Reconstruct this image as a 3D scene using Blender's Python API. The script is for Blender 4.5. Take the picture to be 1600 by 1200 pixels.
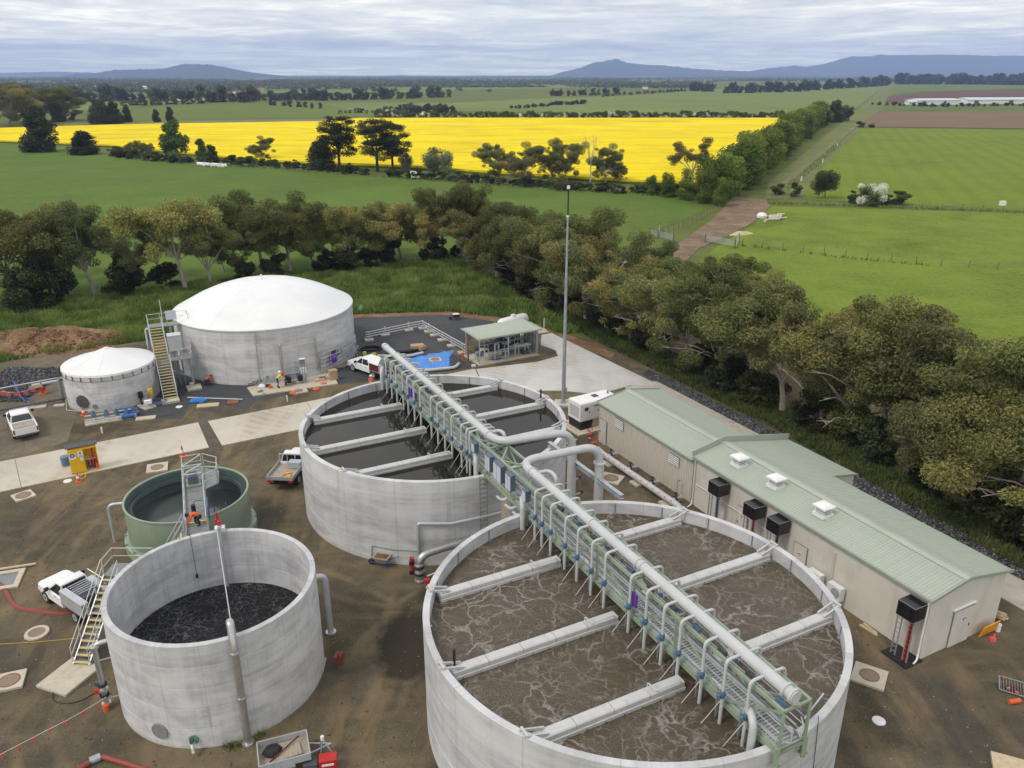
import bpy, bmesh, math, random
import numpy as np
from mathutils import Vector, Matrix
R = math.radians
rnd = random.Random(7)
npr = np.random.RandomState(11)
SC = bpy.context.scene
COL = SC.collection
for _o in list(bpy.data.objects): bpy.data.objects.remove(_o)

# ------------------------------------------------------------------ camera
CAM_H = 28.0; FPX = 1260.0; PITCH = math.atan(484/1260)
cam = bpy.data.cameras.new('camera'); camo = bpy.data.objects.new('camera', cam); COL.objects.link(camo)
cam.sensor_width = 36; cam.lens = 36*FPX/1600; cam.clip_end = 60000; cam.clip_start = 0.5
camo.location = (0, 0, CAM_H); camo.rotation_euler = (math.pi/2-PITCH, 0, 0)
SC.camera = camo

# ------------------------------------------------------------------ sky and sun
SUN_EL, SUN_AZ = R(52), R(-125)          # azimuth measured from +Y towards +X
world = bpy.data.worlds.new('World'); SC.world = world; world.use_nodes = True
def node(nt, t, ins=None, **at):
    n = nt.nodes.new(t)
    for k, v in at.items(): setattr(n, k, v)
    for k, v in (ins or {}).items():
        s = n.inputs[k]
        if isinstance(v, bpy.types.NodeSocket): nt.links.new(v, s)
        else: s.default_value = v
    return n
def mixc(nt, f, a, b, blend='MIX'):
    n = nt.nodes.new('ShaderNodeMix'); n.data_type = 'RGBA'; n.blend_type = blend
    for i, v in ((0, f), (6, a), (7, b)):
        if isinstance(v, bpy.types.NodeSocket): nt.links.new(v, n.inputs[i])
        else: n.inputs[i].default_value = v if i == 0 or len(v) == 4 else (*v, 1)
    return n.outputs[2]
def math_(nt, op, a, b=0.0, c=None):
    n = nt.nodes.new('ShaderNodeMath'); n.operation = op
    for i, v in ((0, a), (1, b), (2, c)):
        if v is None: continue
        if isinstance(v, bpy.types.NodeSocket): nt.links.new(v, n.inputs[i])
        else: n.inputs[i].default_value = v
    return n.outputs[0]
def ramp(nt, f, stops, interp='LINEAR'):
    n = nt.nodes.new('ShaderNodeValToRGB'); cr = n.color_ramp; cr.interpolation = interp
    while len(cr.elements) < len(stops): cr.elements.new(.5)
    for e, (p, c) in zip(cr.elements, stops):
        e.position = p; e.color = (c, c, c, 1) if isinstance(c, (int, float)) else (*c, 1)
    nt.links.new(f, n.inputs[0]); return n.outputs[0]
def noise(nt, vec, scale, detail=4, rough=.55, dist=0.0):
    n = node(nt, 'ShaderNodeTexNoise', {'Scale': scale, 'Detail': detail, 'Roughness': rough, 'Distortion': dist})
    nt.links.new(vec, n.inputs['Vector']); return n.outputs[0]
def mapping(nt, vec, scale=(1, 1, 1), loc=(0, 0, 0), rot=(0, 0, 0)):
    return node(nt, 'ShaderNodeMapping', {'Vector': vec, 'Scale': scale, 'Location': loc, 'Rotation': rot}).outputs[0]

nt = world.node_tree; nt.nodes.clear()
sky = node(nt, 'ShaderNodeTexSky', sky_type='NISHITA', sun_disc=False, sun_elevation=SUN_EL, sun_rotation=SUN_AZ)
tc = node(nt, 'ShaderNodeTexCoord').outputs['Generated']
sep = node(nt, 'ShaderNodeSeparateXYZ', {0: tc})
zz = math_(nt, 'MAXIMUM', sep.outputs[2], 0.0)
zd = math_(nt, 'ADD', zz, 0.035)
px = math_(nt, 'DIVIDE', sep.outputs[0], zd); py = math_(nt, 'DIVIDE', sep.outputs[1], zd)
pl = node(nt, 'ShaderNodeCombineXYZ', {0: px, 1: py, 2: 0.0}).outputs[0]
n1 = noise(nt, mapping(nt, pl, (.50, .42, 1), (3.1, 1.7, 0)), 1.0, 11, .60, .7)
n2 = noise(nt, mapping(nt, pl, (.10, .15, 1), (8.3, 5.2, 0)), 1.0, 5, .5, .6)
n3 = noise(nt, mapping(nt, pl, (1.9, 1.3, 1), (1.3, 7.2, 0)), 1.0, 8, .65, .5)
cl = math_(nt, 'ADD', math_(nt, 'MULTIPLY', n1, .48), math_(nt, 'ADD', math_(nt, 'MULTIPLY', n2, .30), math_(nt, 'MULTIPLY', n3, .22)))
# cloud deck: blue-grey bases, pale broken tops; radiance here is divided by the strength below
cloud = ramp(nt, cl, [(.38, (4.7, 4.95, 5.6)), (.455, (6.1, 6.25, 6.6)), (.505, (7.4, 7.45, 7.55)), (.57, (10.2, 10.0, 9.7))])
cover = ramp(nt, cl, [(.28, .55), (.42, .93)])
hb = ramp(nt, zz, [(.0, (2.05, 1.95, 1.38)), (.03, (1.78, 1.70, 1.30)), (.09, (1.38, 1.34, 1.16)), (.30, (1.0, 1.0, 1.0))])          # warm lift towards the horizon, making up for what the haze takes
cloud = mixc(nt, 1.0, cloud, hb, 'MULTIPLY')
clear = mixc(nt, 1.0, sky.outputs[0], (1.0, 1.0, 1.0, 1), 'MULTIPLY')
skyc = mixc(nt, math_(nt, 'MULTIPLY', cover, 1.0), clear, cloud)
bg = node(nt, 'ShaderNodeBackground', {'Color': skyc, 'Strength': 0.125})
out = node(nt, 'ShaderNodeOutputWorld', {0: bg.outputs[0]})

sl = bpy.data.lights.new('sun', 'SUN'); sl.energy = 1.5; sl.angle = R(14); sl.color = (1, .93, .82)
so = bpy.data.objects.new('sun', sl); COL.objects.link(so)
sd = Vector((math.sin(SUN_AZ)*math.cos(SUN_EL), math.cos(SUN_AZ)*math.cos(SUN_EL), math.sin(SUN_EL)))
so.rotation_euler = (-sd).to_track_quat('-Z', 'Y').to_euler(); so.location = (0, 0, 80)

SC.view_settings.view_transform = 'Standard'; SC.view_settings.look = 'None'
SC.view_settings.exposure = 0.10; SC.view_settings.gamma = 1.0; SC.view_settings.use_curve_mapping = False
SC.render.engine = 'CYCLES'
SC.cycles.max_bounces = 6; SC.cycles.diffuse_bounces = 3; SC.cycles.glossy_bounces = 3
SC.cycles.transparent_max_bounces = 8; SC.cycles.volume_bounces = 2
SC.cycles.use_denoising = True

# ------------------------------------------------------------------ geometry helpers
_c, _s = math.cos(PITCH), math.sin(PITCH)
def G(u, v, z=0.0):
    """point of the level z seen at this place in the 1600 x 1200 photograph"""
    dx, dy = (u-800)/FPX, (600-v)/FPX
    d = (dx, _c+dy*_s, -_s+dy*_c); t = (z-CAM_H)/d[2]
    return Vector((d[0]*t, d[1]*t, z))
class MB:
    def __init__(self): self.v = []; self.f = []
    def add(self, vs, fs):
        b = len(self.v); self.v += [tuple(p) for p in vs]; self.f += [tuple(i+b for i in f) for f in fs]; return self
    def box(self, c, s, rz=0.0, M=None):
        x, y, z = s[0]/2, s[1]/2, s[2]/2
        vs = [Vector((i*x, j*y, k*z)) for k in (-1, 1) for j in (-1, 1) for i in (-1, 1)]
        if M is None: M = Matrix.Rotation(rz, 3, 'Z')
        c = Vector(c)
        return self.add([M @ p + c for p in vs], [(0,2,3,1),(4,5,7,6),(0,1,5,4),(2,6,7,3),(0,4,6,2),(1,3,7,5)])
    def bar(self, a, b, w, h=None, up=(0, 0, 1)):
        a, b = Vector(a), Vector(b); h = h or w; d = (b-a); L = d.length
        if L < 1e-6: return self
        d /= L; up = Vector(up)
        if abs(d.dot(up)) > .98: up = Vector((1, 0, 0))
        s = d.cross(up).normalized(); u = s.cross(d)
        M = Matrix((d, s, u)).transposed()
        return self.box((a+b)/2, (L, w, h), M=M)
    def tube(self, pts, r, n=8, cap=True):
        pts = [Vector(p) for p in pts]; rs = r if isinstance(r, (list, tuple)) else [r]*len(pts)
        t0 = (pts[1]-pts[0]).normalized(); ref = Vector((0, 0, 1)) if abs(t0.z) < .9 else Vector((1, 0, 0))
        s = t0.cross(ref).normalized(); vs = []
        for i, p in enumerate(pts):
            if i == 0: t = t0
            elif i == len(pts)-1: t = (p-pts[i-1]).normalized()
            else: t = ((p-pts[i-1]).normalized()+(pts[i+1]-p).normalized()).normalized()
            s = (s-t*s.dot(t)).normalized(); u = t.cross(s)
            for k in range(n):
                a = 2*math.pi*k/n; vs.append(p+(s*math.cos(a)+u*math.sin(a))*rs[i])
        fs = []
        for i in range(len(pts)-1):
            for k in range(n):
                k2 = (k+1) % n; fs.append((i*n+k, i*n+k2, (i+1)*n+k2, (i+1)*n+k))
        if cap: fs.append(tuple(range(n-1, -1, -1))); fs.append(tuple((len(pts)-1)*n+k for k in range(n)))
        return self.add(vs, fs)
    def pipe(self, pts, r, n=10, bend=.5, seg=5, cap=True):
        return self.tube(rounded(pts, bend, seg), r, n, cap)
    def lathe(self, prof, c=(0, 0, 0), n=48, a0=0.0, a1=2*math.pi):
        full = abs(a1-a0-2*math.pi) < 1e-6; m = n if full else n+1; vs = []
        for (r, z) in prof:
            for k in range(m):
                a = a0+(a1-a0)*k/n; vs.append((c[0]+r*math.cos(a), c[1]+r*math.sin(a), c[2]+z))
        fs = []
        for i in range(len(prof)-1):
            for k in range(n):
                k2 = (k+1) % m if full else k+1
                fs.append((i*m+k, i*m+k2, (i+1)*m+k2, (i+1)*m+k))
        return self.add(vs, fs)
    def disc(self, c, r, n=24, nrm=(0, 0, 1)):
        q = Vector(nrm).to_track_quat('Z', 'Y'); c = Vector(c)
        return self.add([c+q @ Vector((r*math.cos(2*math.pi*k/n), r*math.sin(2*math.pi*k/n), 0)) for k in range(n)], [tuple(range(n))])
    def cyl(self, a, b, r, n=16): return self.tube([a, b], r, n)
    def prism(self, poly, z0, z1):
        n = len(poly); A = sum(poly[i][0]*poly[(i+1) % n][1]-poly[(i+1) % n][0]*poly[i][1] for i in range(n))
        if A < 0: poly = poly[::-1]
        vs = [(p[0], p[1], z0) for p in poly]+[(p[0], p[1], z1) for p in poly]
        return self.add(vs, [tuple(range(n-1, -1, -1)), tuple(range(n, 2*n))]+[(i, (i+1) % n, n+(i+1) % n, n+i) for i in range(n)])
    def loft(self, secs, cap=True):
        n = len(secs[0]); vs = [p for s in secs for p in s]; fs = []
        for i in range(len(secs)-1):
            for k in range(n):
                k2 = (k+1) % n; fs.append((i*n+k, i*n+k2, (i+1)*n+k2, (i+1)*n+k))
        if cap: fs.append(tuple(range(n-1, -1, -1))); fs.append(tuple((len(secs)-1)*n+k for k in range(n)))
        return self.add(vs, fs)
    def mesh(self, name, smooth=False, ang=None, fix=True):
        me = bpy.data.meshes.new(name); me.from_pydata([tuple(p) for p in self.v], [], self.f)
        if fix:
            bm = bmesh.new(); bm.from_mesh(me); bmesh.ops.recalc_face_normals(bm, faces=bm.faces); bm.to_mesh(me); bm.free()
        if smooth:
            me.polygons.foreach_set('use_smooth', [True]*len(me.polygons))
            try: me.set_sharp_from_angle(angle=ang or R(35))
            except Exception: pass
        return me
def rounded(pts, bend, seg=5):
    pts = [Vector(p) for p in pts]; out = [pts[0]]
    for i in range(1, len(pts)-1):
        a, p, b = pts[i-1], pts[i], pts[i+1]; d = min(bend, (a-p).length*.48, (b-p).length*.48)
        q0, q1 = p+(a-p).normalized()*d, p+(b-p).normalized()*d
        for k in range(seg+1):
            t = k/seg; out.append(q0*(1-t)**2+p*2*t*(1-t)+q1*t*t)
    out.append(pts[-1]); return out

def obj(name, me, m=None, parent=None, kind=None, label=None, loc=None, rz=None):
    o = bpy.data.objects.new(name, me); COL.objects.link(o)
    if m is not None and me is not None and not me.materials: me.materials.append(m)
    if parent is not None: o.parent = parent
    if kind: o['kind'] = kind
    if label: o['label'] = label
    if loc is not None: o.location = loc
    if rz is not None: o.rotation_euler = (0, 0, rz)
    return o
def tag(o, label, cat, group=None):
    o['label'] = label; o['category'] = cat
    if group: o['group'] = group
    return o
def thing(name, label, cat, loc=(0, 0, 0), rz=0.0, group=None):
    o = bpy.data.objects.new(name, None); COL.objects.link(o); o.empty_display_size = .3
    o.location = loc; o.rotation_euler = (0, 0, rz)
    return tag(o, label, cat, group)
def part(mb, name, m, root, smooth=False, label=None, kind=None, w=False, at=None):
    """a part of root; w=True: the mesh was written in world coordinates"""
    if w:
        top = root; off = Vector((0, 0, 0))
        while top is not None: off += Vector(top.location); top = top.parent
        mb.v = [tuple(Vector(p)-off) for p in mb.v]
    return obj(name, mb.mesh(name, smooth), m, root, kind, label, loc=at)
def single(mb, name, m, label, cat, loc=(0, 0, 0), rz=0.0, group=None, smooth=False, w=False):
    if w: mb.v = [tuple(Vector(p)-Vector(loc)) for p in mb.v]
    o = obj(name, mb.mesh(name, smooth), m, loc=loc, rz=rz); return tag(o, label, cat, group)
def dup(o, loc=None, rz=None, label=None, parent=None):
    c = o.copy(); COL.objects.link(c)
    if parent is not None: c.parent = parent
    for ch in list(o.children): dup(ch, parent=c)
    if loc is not None: c.location = loc
    if rz is not None: c.rotation_euler = (0, 0, rz)
    if label: c['label'] = label
    return c
def fast_mesh(name, V, F, attr=None, smooth=False):
    """V (n,3) array, F (m,k) array"""
    me = bpy.data.meshes.new(name); k = F.shape[1]
    me.vertices.add(len(V)); me.vertices.foreach_set('co', np.ascontiguousarray(V, np.float32).ravel())
    me.loops.add(F.size); me.loops.foreach_set('vertex_index', np.ascontiguousarray(F, np.int32).ravel())
    me.polygons.add(len(F)); me.polygons.foreach_set('loop_start', np.arange(0, F.size, k, dtype=np.int32))
    if smooth: me.polygons.foreach_set('use_smooth', np.ones(len(F), bool))
    me.update(calc_edges=True)
    if attr is not None:
        a = me.attributes.new('tint', 'FLOAT', 'FACE'); a.data.foreach_set('value', np.ascontiguousarray(attr, np.float32))
    me.validate(); return me

# ------------------------------------------------------------------ materials
MATS = {}
def newmat(name):
    m = bpy.data.materials.new(name); m.use_nodes = True; t = m.node_tree; t.nodes.clear()
    o = t.nodes.new('ShaderNodeOutputMaterial'); MATS[name] = m
    return m, t, o
def bsdf(t, o, col, rough=.6, metal=0.0, spec=.5, bump=None, bstr=.3, bdist=.02, **kw):
    b = t.nodes.new('ShaderNodeBsdfPrincipled')
    for k, v in (('Base Color', col), ('Roughness', rough), ('Metallic', metal), ('Specular IOR Level', spec)):
        if isinstance(v, bpy.types.NodeSocket): t.links.new(v, b.inputs[k])
        else: b.inputs[k].default_value = (*v, 1) if k == 'Base Color' and len(v) == 3 else v
    for k, v in kw.items(): b.inputs[k].default_value = v
    if bump is not None:
        bn = node(t, 'ShaderNodeBump', {'Height': bump, 'Strength': bstr, 'Distance': bdist}); t.links.new(bn.outputs[0], b.inputs['Normal'])
    t.links.new(b.outputs[0], o.inputs[0]); return b
def coords(t, kind='Object'): return t.nodes.new('ShaderNodeTexCoord').outputs[kind]
def plain(name, c, rough=.55, metal=0.0, amt=.16, scale=2.0, spec=.5, dirt=None):
    """a paint, metal, timber or plastic with grain and a little wear"""
    m, t, o = newmat(name); v = coords(t)
    n = noise(t, v, scale, 6, .6); g = noise(t, v, scale*14, 3, .6)
    k = math_(t, 'ADD', math_(t, 'MULTIPLY', n, .7), math_(t, 'MULTIPLY', g, .3))
    a = tuple(x*(1-amt) for x in c); b = tuple(min(1, x*(1+amt)) for x in c)
    col = ramp(t, k, [(.33, a), (.66, b)])
    if dirt:
        d = noise(t, mapping(t, v, (1, 1, .35), (5, 2, 9)), scale*1.7, 7, .65)
        col = mixc(t, ramp(t, d, [(.52, 0.0), (.72, dirt[1])]), col, dirt[0])
    r = ramp(t, n, [(.3, max(0, rough-.08)), (.7, min(1, rough+.08))])
    bsdf(t, o, col, r, metal, spec); return m
plain('galv', (.42, .45, .48), .42, .55, .18, 3.0, dirt=((.30, .30, .30), .5))
plain('stainless', (.50, .50, .49), .36, .75, .14, 3.0, dirt=((.33, .31, .28), .35))
plain('pipe_white', (.49, .495, .50), .42, .0, .08, 1.2, dirt=((.42, .41, .38), .35))
plain('pipe_galv', (.50, .52, .55), .40, .35, .10, 1.2, dirt=((.38, .37, .35), .4))
plain('beam_grey', (.50, .50, .49), .55, 0, .08, 1.5, dirt=((.33, .30, .24), .5))
plain('truss_green', (.265, .325, .235), .55, 0, .14, 2.0, dirt=((.18, .20, .15), .5))
plain('truss_grey', (.40, .43, .42), .5, .2, .14, 2.0)
plain('grating', (.25, .26, .25), .6, .3, .25, 9.0)
plain('roof_green', (.372, .412, .342), .5, 0, .06, .5, dirt=((.30, .35, .28), .45))
plain('roof_trim', (.29, .34, .27), .5, 0, .06, 1.0)
plain('wall_beige', (.63, .595, .53), .6, 0, .05, .6, dirt=((.40, .36, .31), .4))
plain('clad_beige', (.56, .525, .46), .55, 0, .06, .6, dirt=((.36, .32, .27), .4))
plain('white_paint', (.78, .78, .78), .38, 0, .05, 1.5, dirt=((.60, .57, .52), .3))
plain('white_plastic', (.74, .74, .73), .5, 0, .06, 2.0)
plain('black', (.012, .012, .013), .45, 0, .3, 4.0)
plain('black_sheet', (.010, .010, .011), .32, 0, .4, 2.0)
plain('rubber', (.022, .022, .022), .8, 0, .3, 6.0)
plain('dark_grey', (.07, .075, .08), .6, 0, .25, 4.0)
plain('mid_grey', (.20, .21, .22), .55, 0, .2, 4.0)
plain('blue', (.03, .10, .32), .5, 0, .2, 4.0)
plain('cabinet_side', (.10, .135, .19), .5, .1, .12, 3.0)
plain('valve_blue', (.095, .165, .27), .5, 0, .25, 5.0)
plain('pipe_blue', (.03, .07, .28), .45, 0, .2, 3.0)
plain('blue_white', (.52, .55, .60), .45, 0, .1, 4.0)
plain('navy', (.018, .022, .05), .85, 0, .3, 9.0)
plain('red', (.45, .02, .015), .5, 0, .2, 4.0)
plain('red_hose', (.24, .05, .035), .6, 0, .2, 5.0)
plain('dark_red', (.12, .015, .02), .6, 0, .3, 5.0)
plain('orange', (.62, .11, .025), .7, 0, .12, 6.0)
plain('pink', (.66, .10, .10), .75, 0, .1, 6.0)
plain('purple', (.13, .04, .33), .35, 0, .1, 4.0)
plain('yellow', (.78, .46, .01), .5, 0, .1, 2.0, dirt=((.45, .28, .03), .4))
plain('tread_yellow', (.62, .50, .22), .7, 0, .18, 8.0)
plain('orange_sign', (.75, .33, .02), .6, 0, .1, 3.0)
plain('vest_yellow', (.62, .62, .05), .8, 0, .1, 8.0)
plain('skin', (.45, .27, .19), .6, 0, .08, 9.0)
plain('timber', (.50, .40, .26), .75, 0, .2, 5.0)
plain('cardboard', (.42, .29, .17), .8, 0, .12, 5.0)
plain('pad_concrete', (.50, .45, .35), .8, 0, .14, 2.5, dirt=((.33, .27, .19), .6))
plain('lid_brown', (.24, .18, .12), .8, 0, .15, 6.0)
plain('rust', (.22, .08, .04), .8, 0, .3, 5.0)
plain('green_plastic', (.10, .30, .18), .5, 0, .2, 5.0)
plain('tank_green', (.26, .33, .24), .42, 0, .08, .7, dirt=((.36, .40, .32), .45))
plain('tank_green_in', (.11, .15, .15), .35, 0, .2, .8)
plain('glass', (.015, .018, .022), .08, 0, .2, 3.0, spec=.8)
plain('cover_grey', (.22, .22, .23), .6, 0, .2, 6.0)
plain('soil', (.14, .085, .045), .95, 0, .35, 3.0)
plain('tray_floor', (.36, .31, .24), .6, 0, .2, 3.0)
plain('lamp_red', (.4, .01, .01), .3, 0, .1, 3.0)
plain('lamp_clear', (.7, .7, .68), .15, 0, .1, 3.0)
plain('post_timber', (.16, .13, .10), .85, 0, .25, 6.0)
plain('bark', (.20, .165, .13), .9, 0, .35, 2.0)
plain('bark_pale', (.36, .32, .27), .85, 0, .3, 1.5)
plain('bark_dark', (.05, .042, .035), .9, 0, .35, 2.0)
def M(k): return MATS[k]

def concrete_wall():
    m, t, o = newmat('tank_concrete'); v = coords(t); s = node(t, 'ShaderNodeSeparateXYZ', {0: v})
    an = math_(t, 'MULTIPLY', math_(t, 'ARCTAN2', s.outputs[1], s.outputs[0]), 6.0)
    rnd_ = t.nodes.new('ShaderNodeObjectInfo').outputs['Random']
    cy = lambda a, z, off=0.0: node(t, 'ShaderNodeCombineXYZ', {0: math_(t, 'MULTIPLY', an, a), 1: math_(t, 'MULTIPLY', s.outputs[2], z), 2: math_(t, 'MULTIPLY', rnd_, off)}).outputs[0]
    blot = noise(t, cy(.45, .9), 1.0, 8, .62, .3)
    band = noise(t, cy(.10, 2.6), 1.0, 5, .6, .3)
    stre = noise(t, cy(2.6, .10), 1.0, 6, .65)
    fine = noise(t, v, 26, 3, .6)
    k = math_(t, 'ADD', math_(t, 'MULTIPLY', blot, .50), math_(t, 'ADD', math_(t, 'MULTIPLY', band, .20), math_(t, 'ADD', math_(t, 'MULTIPLY', stre, .20), math_(t, 'MULTIPLY', fine, .10))))
    col = ramp(t, k, [(.36, (.33, .33, .338)), (.46, (.465, .465, .472)), (.53, (.57, .57, .572)), (.64, (.66, .655, .645))])
    # pale laitance runs and buff clay staining
    col = mixc(t, ramp(t, noise(t, cy(.30, 1.9, 3.0), 1.0, 7, .7, .8), [(.60, 0.0), (.68, .55)]), col, (.56, .53, .48))
    rs = noise(t, cy(1.5, .05, 7.0), 1.0, 3, .5)
    col = mixc(t, ramp(t, rs, [(.66, 0.0), (.73, .5)]), col, (.37, .33, .25))
    foot = math_(t, 'ADD', s.outputs[2], math_(t, 'MULTIPLY', noise(t, cy(.8, .3), 1.0, 6, .7), 1.6)); col = mixc(t, ramp(t, foot, [(.75, .55), (1.6, 0.0)]), col, (.43, .38, .29))
    col = mixc(t, ramp(t, noise(t, cy(.5, .8, 5.0), 1.0, 8, .75, .5), [(.60, 0.0), (.74, .4)]), col, (.27, .27, .275))
    col = mixc(t, 1.0, col, ramp(t, rnd_, [(0, .90), (1, 1.08)]), 'MULTIPLY')
    # faint vertical casting joints
    fr = math_(t, 'FRACT', math_(t, 'MULTIPLY', an, .43))
    col = mixc(t, ramp(t, math_(t, 'ABSOLUTE', math_(t, 'SUBTRACT', fr, .5)), [(.0, .45), (.012, .0)]), col, (.26, .25, .24))
    bsdf(t, o, col, .82, bump=math_(t, 'ADD', blot, math_(t, 'MULTIPLY', fine, .6)), bstr=.25, bdist=.02)
    return m
concrete_wall()
def slab_mat(name, c, stain):
    m, t, o = newmat(name); v = coords(t)
    b = noise(t, v, .22, 8, .62, .4); f = noise(t, v, 9, 4, .6)
    k = math_(t, 'ADD', math_(t, 'MULTIPLY', b, .75), math_(t, 'MULTIPLY', f, .25))
    col = ramp(t, k, [(.33, tuple(x*.80 for x in c)), (.5, c), (.66, tuple(min(1, x*1.12) for x in c))])
    w = node(t, 'ShaderNodeTexWave', {'Vector': mapping(t, v, (1, 1, 1), rot=(0, 0, R(-68))), 'Scale': .35, 'Distortion': 5.0, 'Detail': 3.0, 'Detail Scale': .7}, wave_type='BANDS')
    s2 = math_(t, 'MULTIPLY', ramp(t, noise(t, mapping(t, v, (.25, .05, 1), rot=(0, 0, R(20))), 1.0, 6, .7, 1.0), [(.5, 0.0), (.66, .75)]), ramp(t, w.outputs[1], [(.3, .25), (.9, 1.0)]))
    col = mixc(t, s2, col, stain)
    bsdf(t, o, col, .85, bump=f, bstr=.12, bdist=.01); return m
slab_mat('road_concrete', (.50, .455, .375), (.36, .27, .17))
slab_mat('apron_concrete', (.52, .505, .475), (.40, .33, .25))
slab_mat('path_concrete', (.47, .43, .37), (.33, .25, .16))

def ground_mat(name, stops, sc=.12, fine=11.0, extra=None, rough=.95):
    """loose ground: big patches, mid mottling and stone-sized grain"""
    m, t, o = newmat(name); v = coords(t)
    a = noise(t, v, sc, 7, .6, .6); b = noise(t, v, sc*7, 6, .65); f = noise(t, v, fine, 4, .7)
    k = math_(t, 'ADD', math_(t, 'MULTIPLY', a, .42), math_(t, 'ADD', math_(t, 'MULTIPLY', b, .26), math_(t, 'MULTIPLY', f, .32)))
    col = ramp(t, k, stops)
    if extra: col = extra(t, v, col, f)
    bsdf(t, o, col, rough, spec=.25, bump=math_(t, 'ADD', f, math_(t, 'MULTIPLY', b, 1.5)), bstr=.5, bdist=.03); return m
def blob(t, v, c, r, soft=.5, warp=.6, sc=.6, stretch=(1, 1), rot=0.0):
    """mask of an irregular patch on the ground centred at c"""
    d = mapping(t, v, (1/(r*stretch[0]), 1/(r*stretch[1]), 0), (0, 0, 0))
    vm = node(t, 'ShaderNodeVectorMath', {0: v, 1: (c[0], c[1], 0)}, operation='SUBTRACT').outputs[0]
    vr = mapping(t, vm, (1, 1, 0), rot=(0, 0, -rot))
    vs = mapping(t, vr, (1/(r*stretch[0]), 1/(r*stretch[1]), 0))
    L = node(t, 'ShaderNodeVectorMath', {0: vs}, operation='LENGTH').outputs['Value']
    L = math_(t, 'ADD', L, math_(t, 'MULTIPLY', math_(t, 'SUBTRACT', noise(t, v, sc, 6, .65), .5), warp*2))
    return ramp(t, L, [(1-soft, 1.0), (1.0, 0.0)])
def yard_extra(t, v, col, f):
    tr = noise(t, mapping(t, v, (.55, .09, 1), rot=(0, 0, R(12))), 1.0, 5, .6, .8)
    col = mixc(t, ramp(t, tr, [(.48, 0.0), (.64, .75)]), col, (.195, .142, .078))
    tr2 = noise(t, mapping(t, v, (.10, .5, 1), (9, 4, 0), rot=(0, 0, R(12))), 1.0, 5, .6, .8)
    col = mixc(t, ramp(t, tr2, [(.52, 0.0), (.68, .6)]), col, (.175, .132, .078))
    for c, rs in ((( -5.36, 51.1), (11.3, 13.0)), ((5.36, 30.44), (12.2, 13.9)), ((-14.3, 32.5), (7.6, 9.2)), ((-20.8, 45.6), (7.2, 8.8))):   # wheel tracks curving round the tanks
        L = node(t, 'ShaderNodeVectorMath', {0: node(t, 'ShaderNodeVectorMath', {0: v, 1: (c[0], c[1], 0)}, operation='SUBTRACT').outputs[0]}, operation='LENGTH').outputs['Value']
        L = math_(t, 'ADD', L, math_(t, 'MULTIPLY', noise(t, v, .12, 3, .5), 1.6)); g = ramp(t, noise(t, v, .25, 5, .7), [(.42, 0.0), (.60, .8)])
        for r in rs: col = mixc(t, math_(t, 'MULTIPLY', ramp(t, math_(t, 'ABSOLUTE', math_(t, 'SUBTRACT', L, r+.8)), [(.10, .85), (.34, 0.0)]), g), col, (.20, .150, .085))
    dk = noise(t, mapping(t, v, (.16, .16, 1), (3, 8, 0)), 1.0, 7, .65, .6); col = mixc(t, ramp(t, dk, [(.50, 0.0), (.66, .75)]), col, (.058, .054, .046))
    for c, r, st, ro, k in (((-5.5, 34.6), 1.9, (1, 2.0), .12, .92), ((-4.3, 39.0), 1.3, (1, 1), 0, .7), ((25.5, 30.5), 1.2, (2.2, .5), -.6, .75), ((25.8, 27), 1.3, (1, .6), 0, .55), ((-24.5, 33.6), 1.2, (.4, 1.2), .2, .5), ((-36, 62.5), 2.6, (1.6, .5), .1, .5)):
        col = mixc(t, math_(t, 'MULTIPLY', blob(t, v, c, r, .35, .5, .9, st, ro), k), col, (.032, .026, .018))
    col = mixc(t, ramp(t, f, [(.60, 0.0), (.74, .35)]), col, (.28, .25, .21))
    return col
ground_mat('yard_gravel', [(.38, (.050, .042, .029)), (.47, (.092, .076, .047)), (.53, (.130, .106, .064)), (.63, (.200, .160, .096))], extra=yard_extra)
ground_mat('blue_gravel', [(.34, (.040, .042, .046)), (.5, (.066, .068, .072)), (.66, (.098, .098, .098))], .10, 14)
ground_mat('gap_gravel', [(.34, (.060, .052, .042)), (.5, (.105, .090, .070)), (.66, (.17, .145, .11))], .4, 9)
ground_mat('mud', [(.34, (.075, .062, .044)), (.5, (.145, .120, .085)), (.66, (.235, .200, .145))], .16, 7)
ground_mat('bare_soil', [(.38, (.105, .058, .030)), (.5, (.200, .118, .062)), (.62, (.30, .195, .115))], .3, 4)
ground_mat('track_soil', [(.38, (.085, .052, .033)), (.5, (.190, .134, .080)), (.62, (.30, .225, .145))], .25, 3)
ground_mat('verge_soil', [(.34, (.060, .046, .028)), (.5, (.115, .085, .048)), (.66, (.17, .13, .08))], .3, 5)
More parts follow.
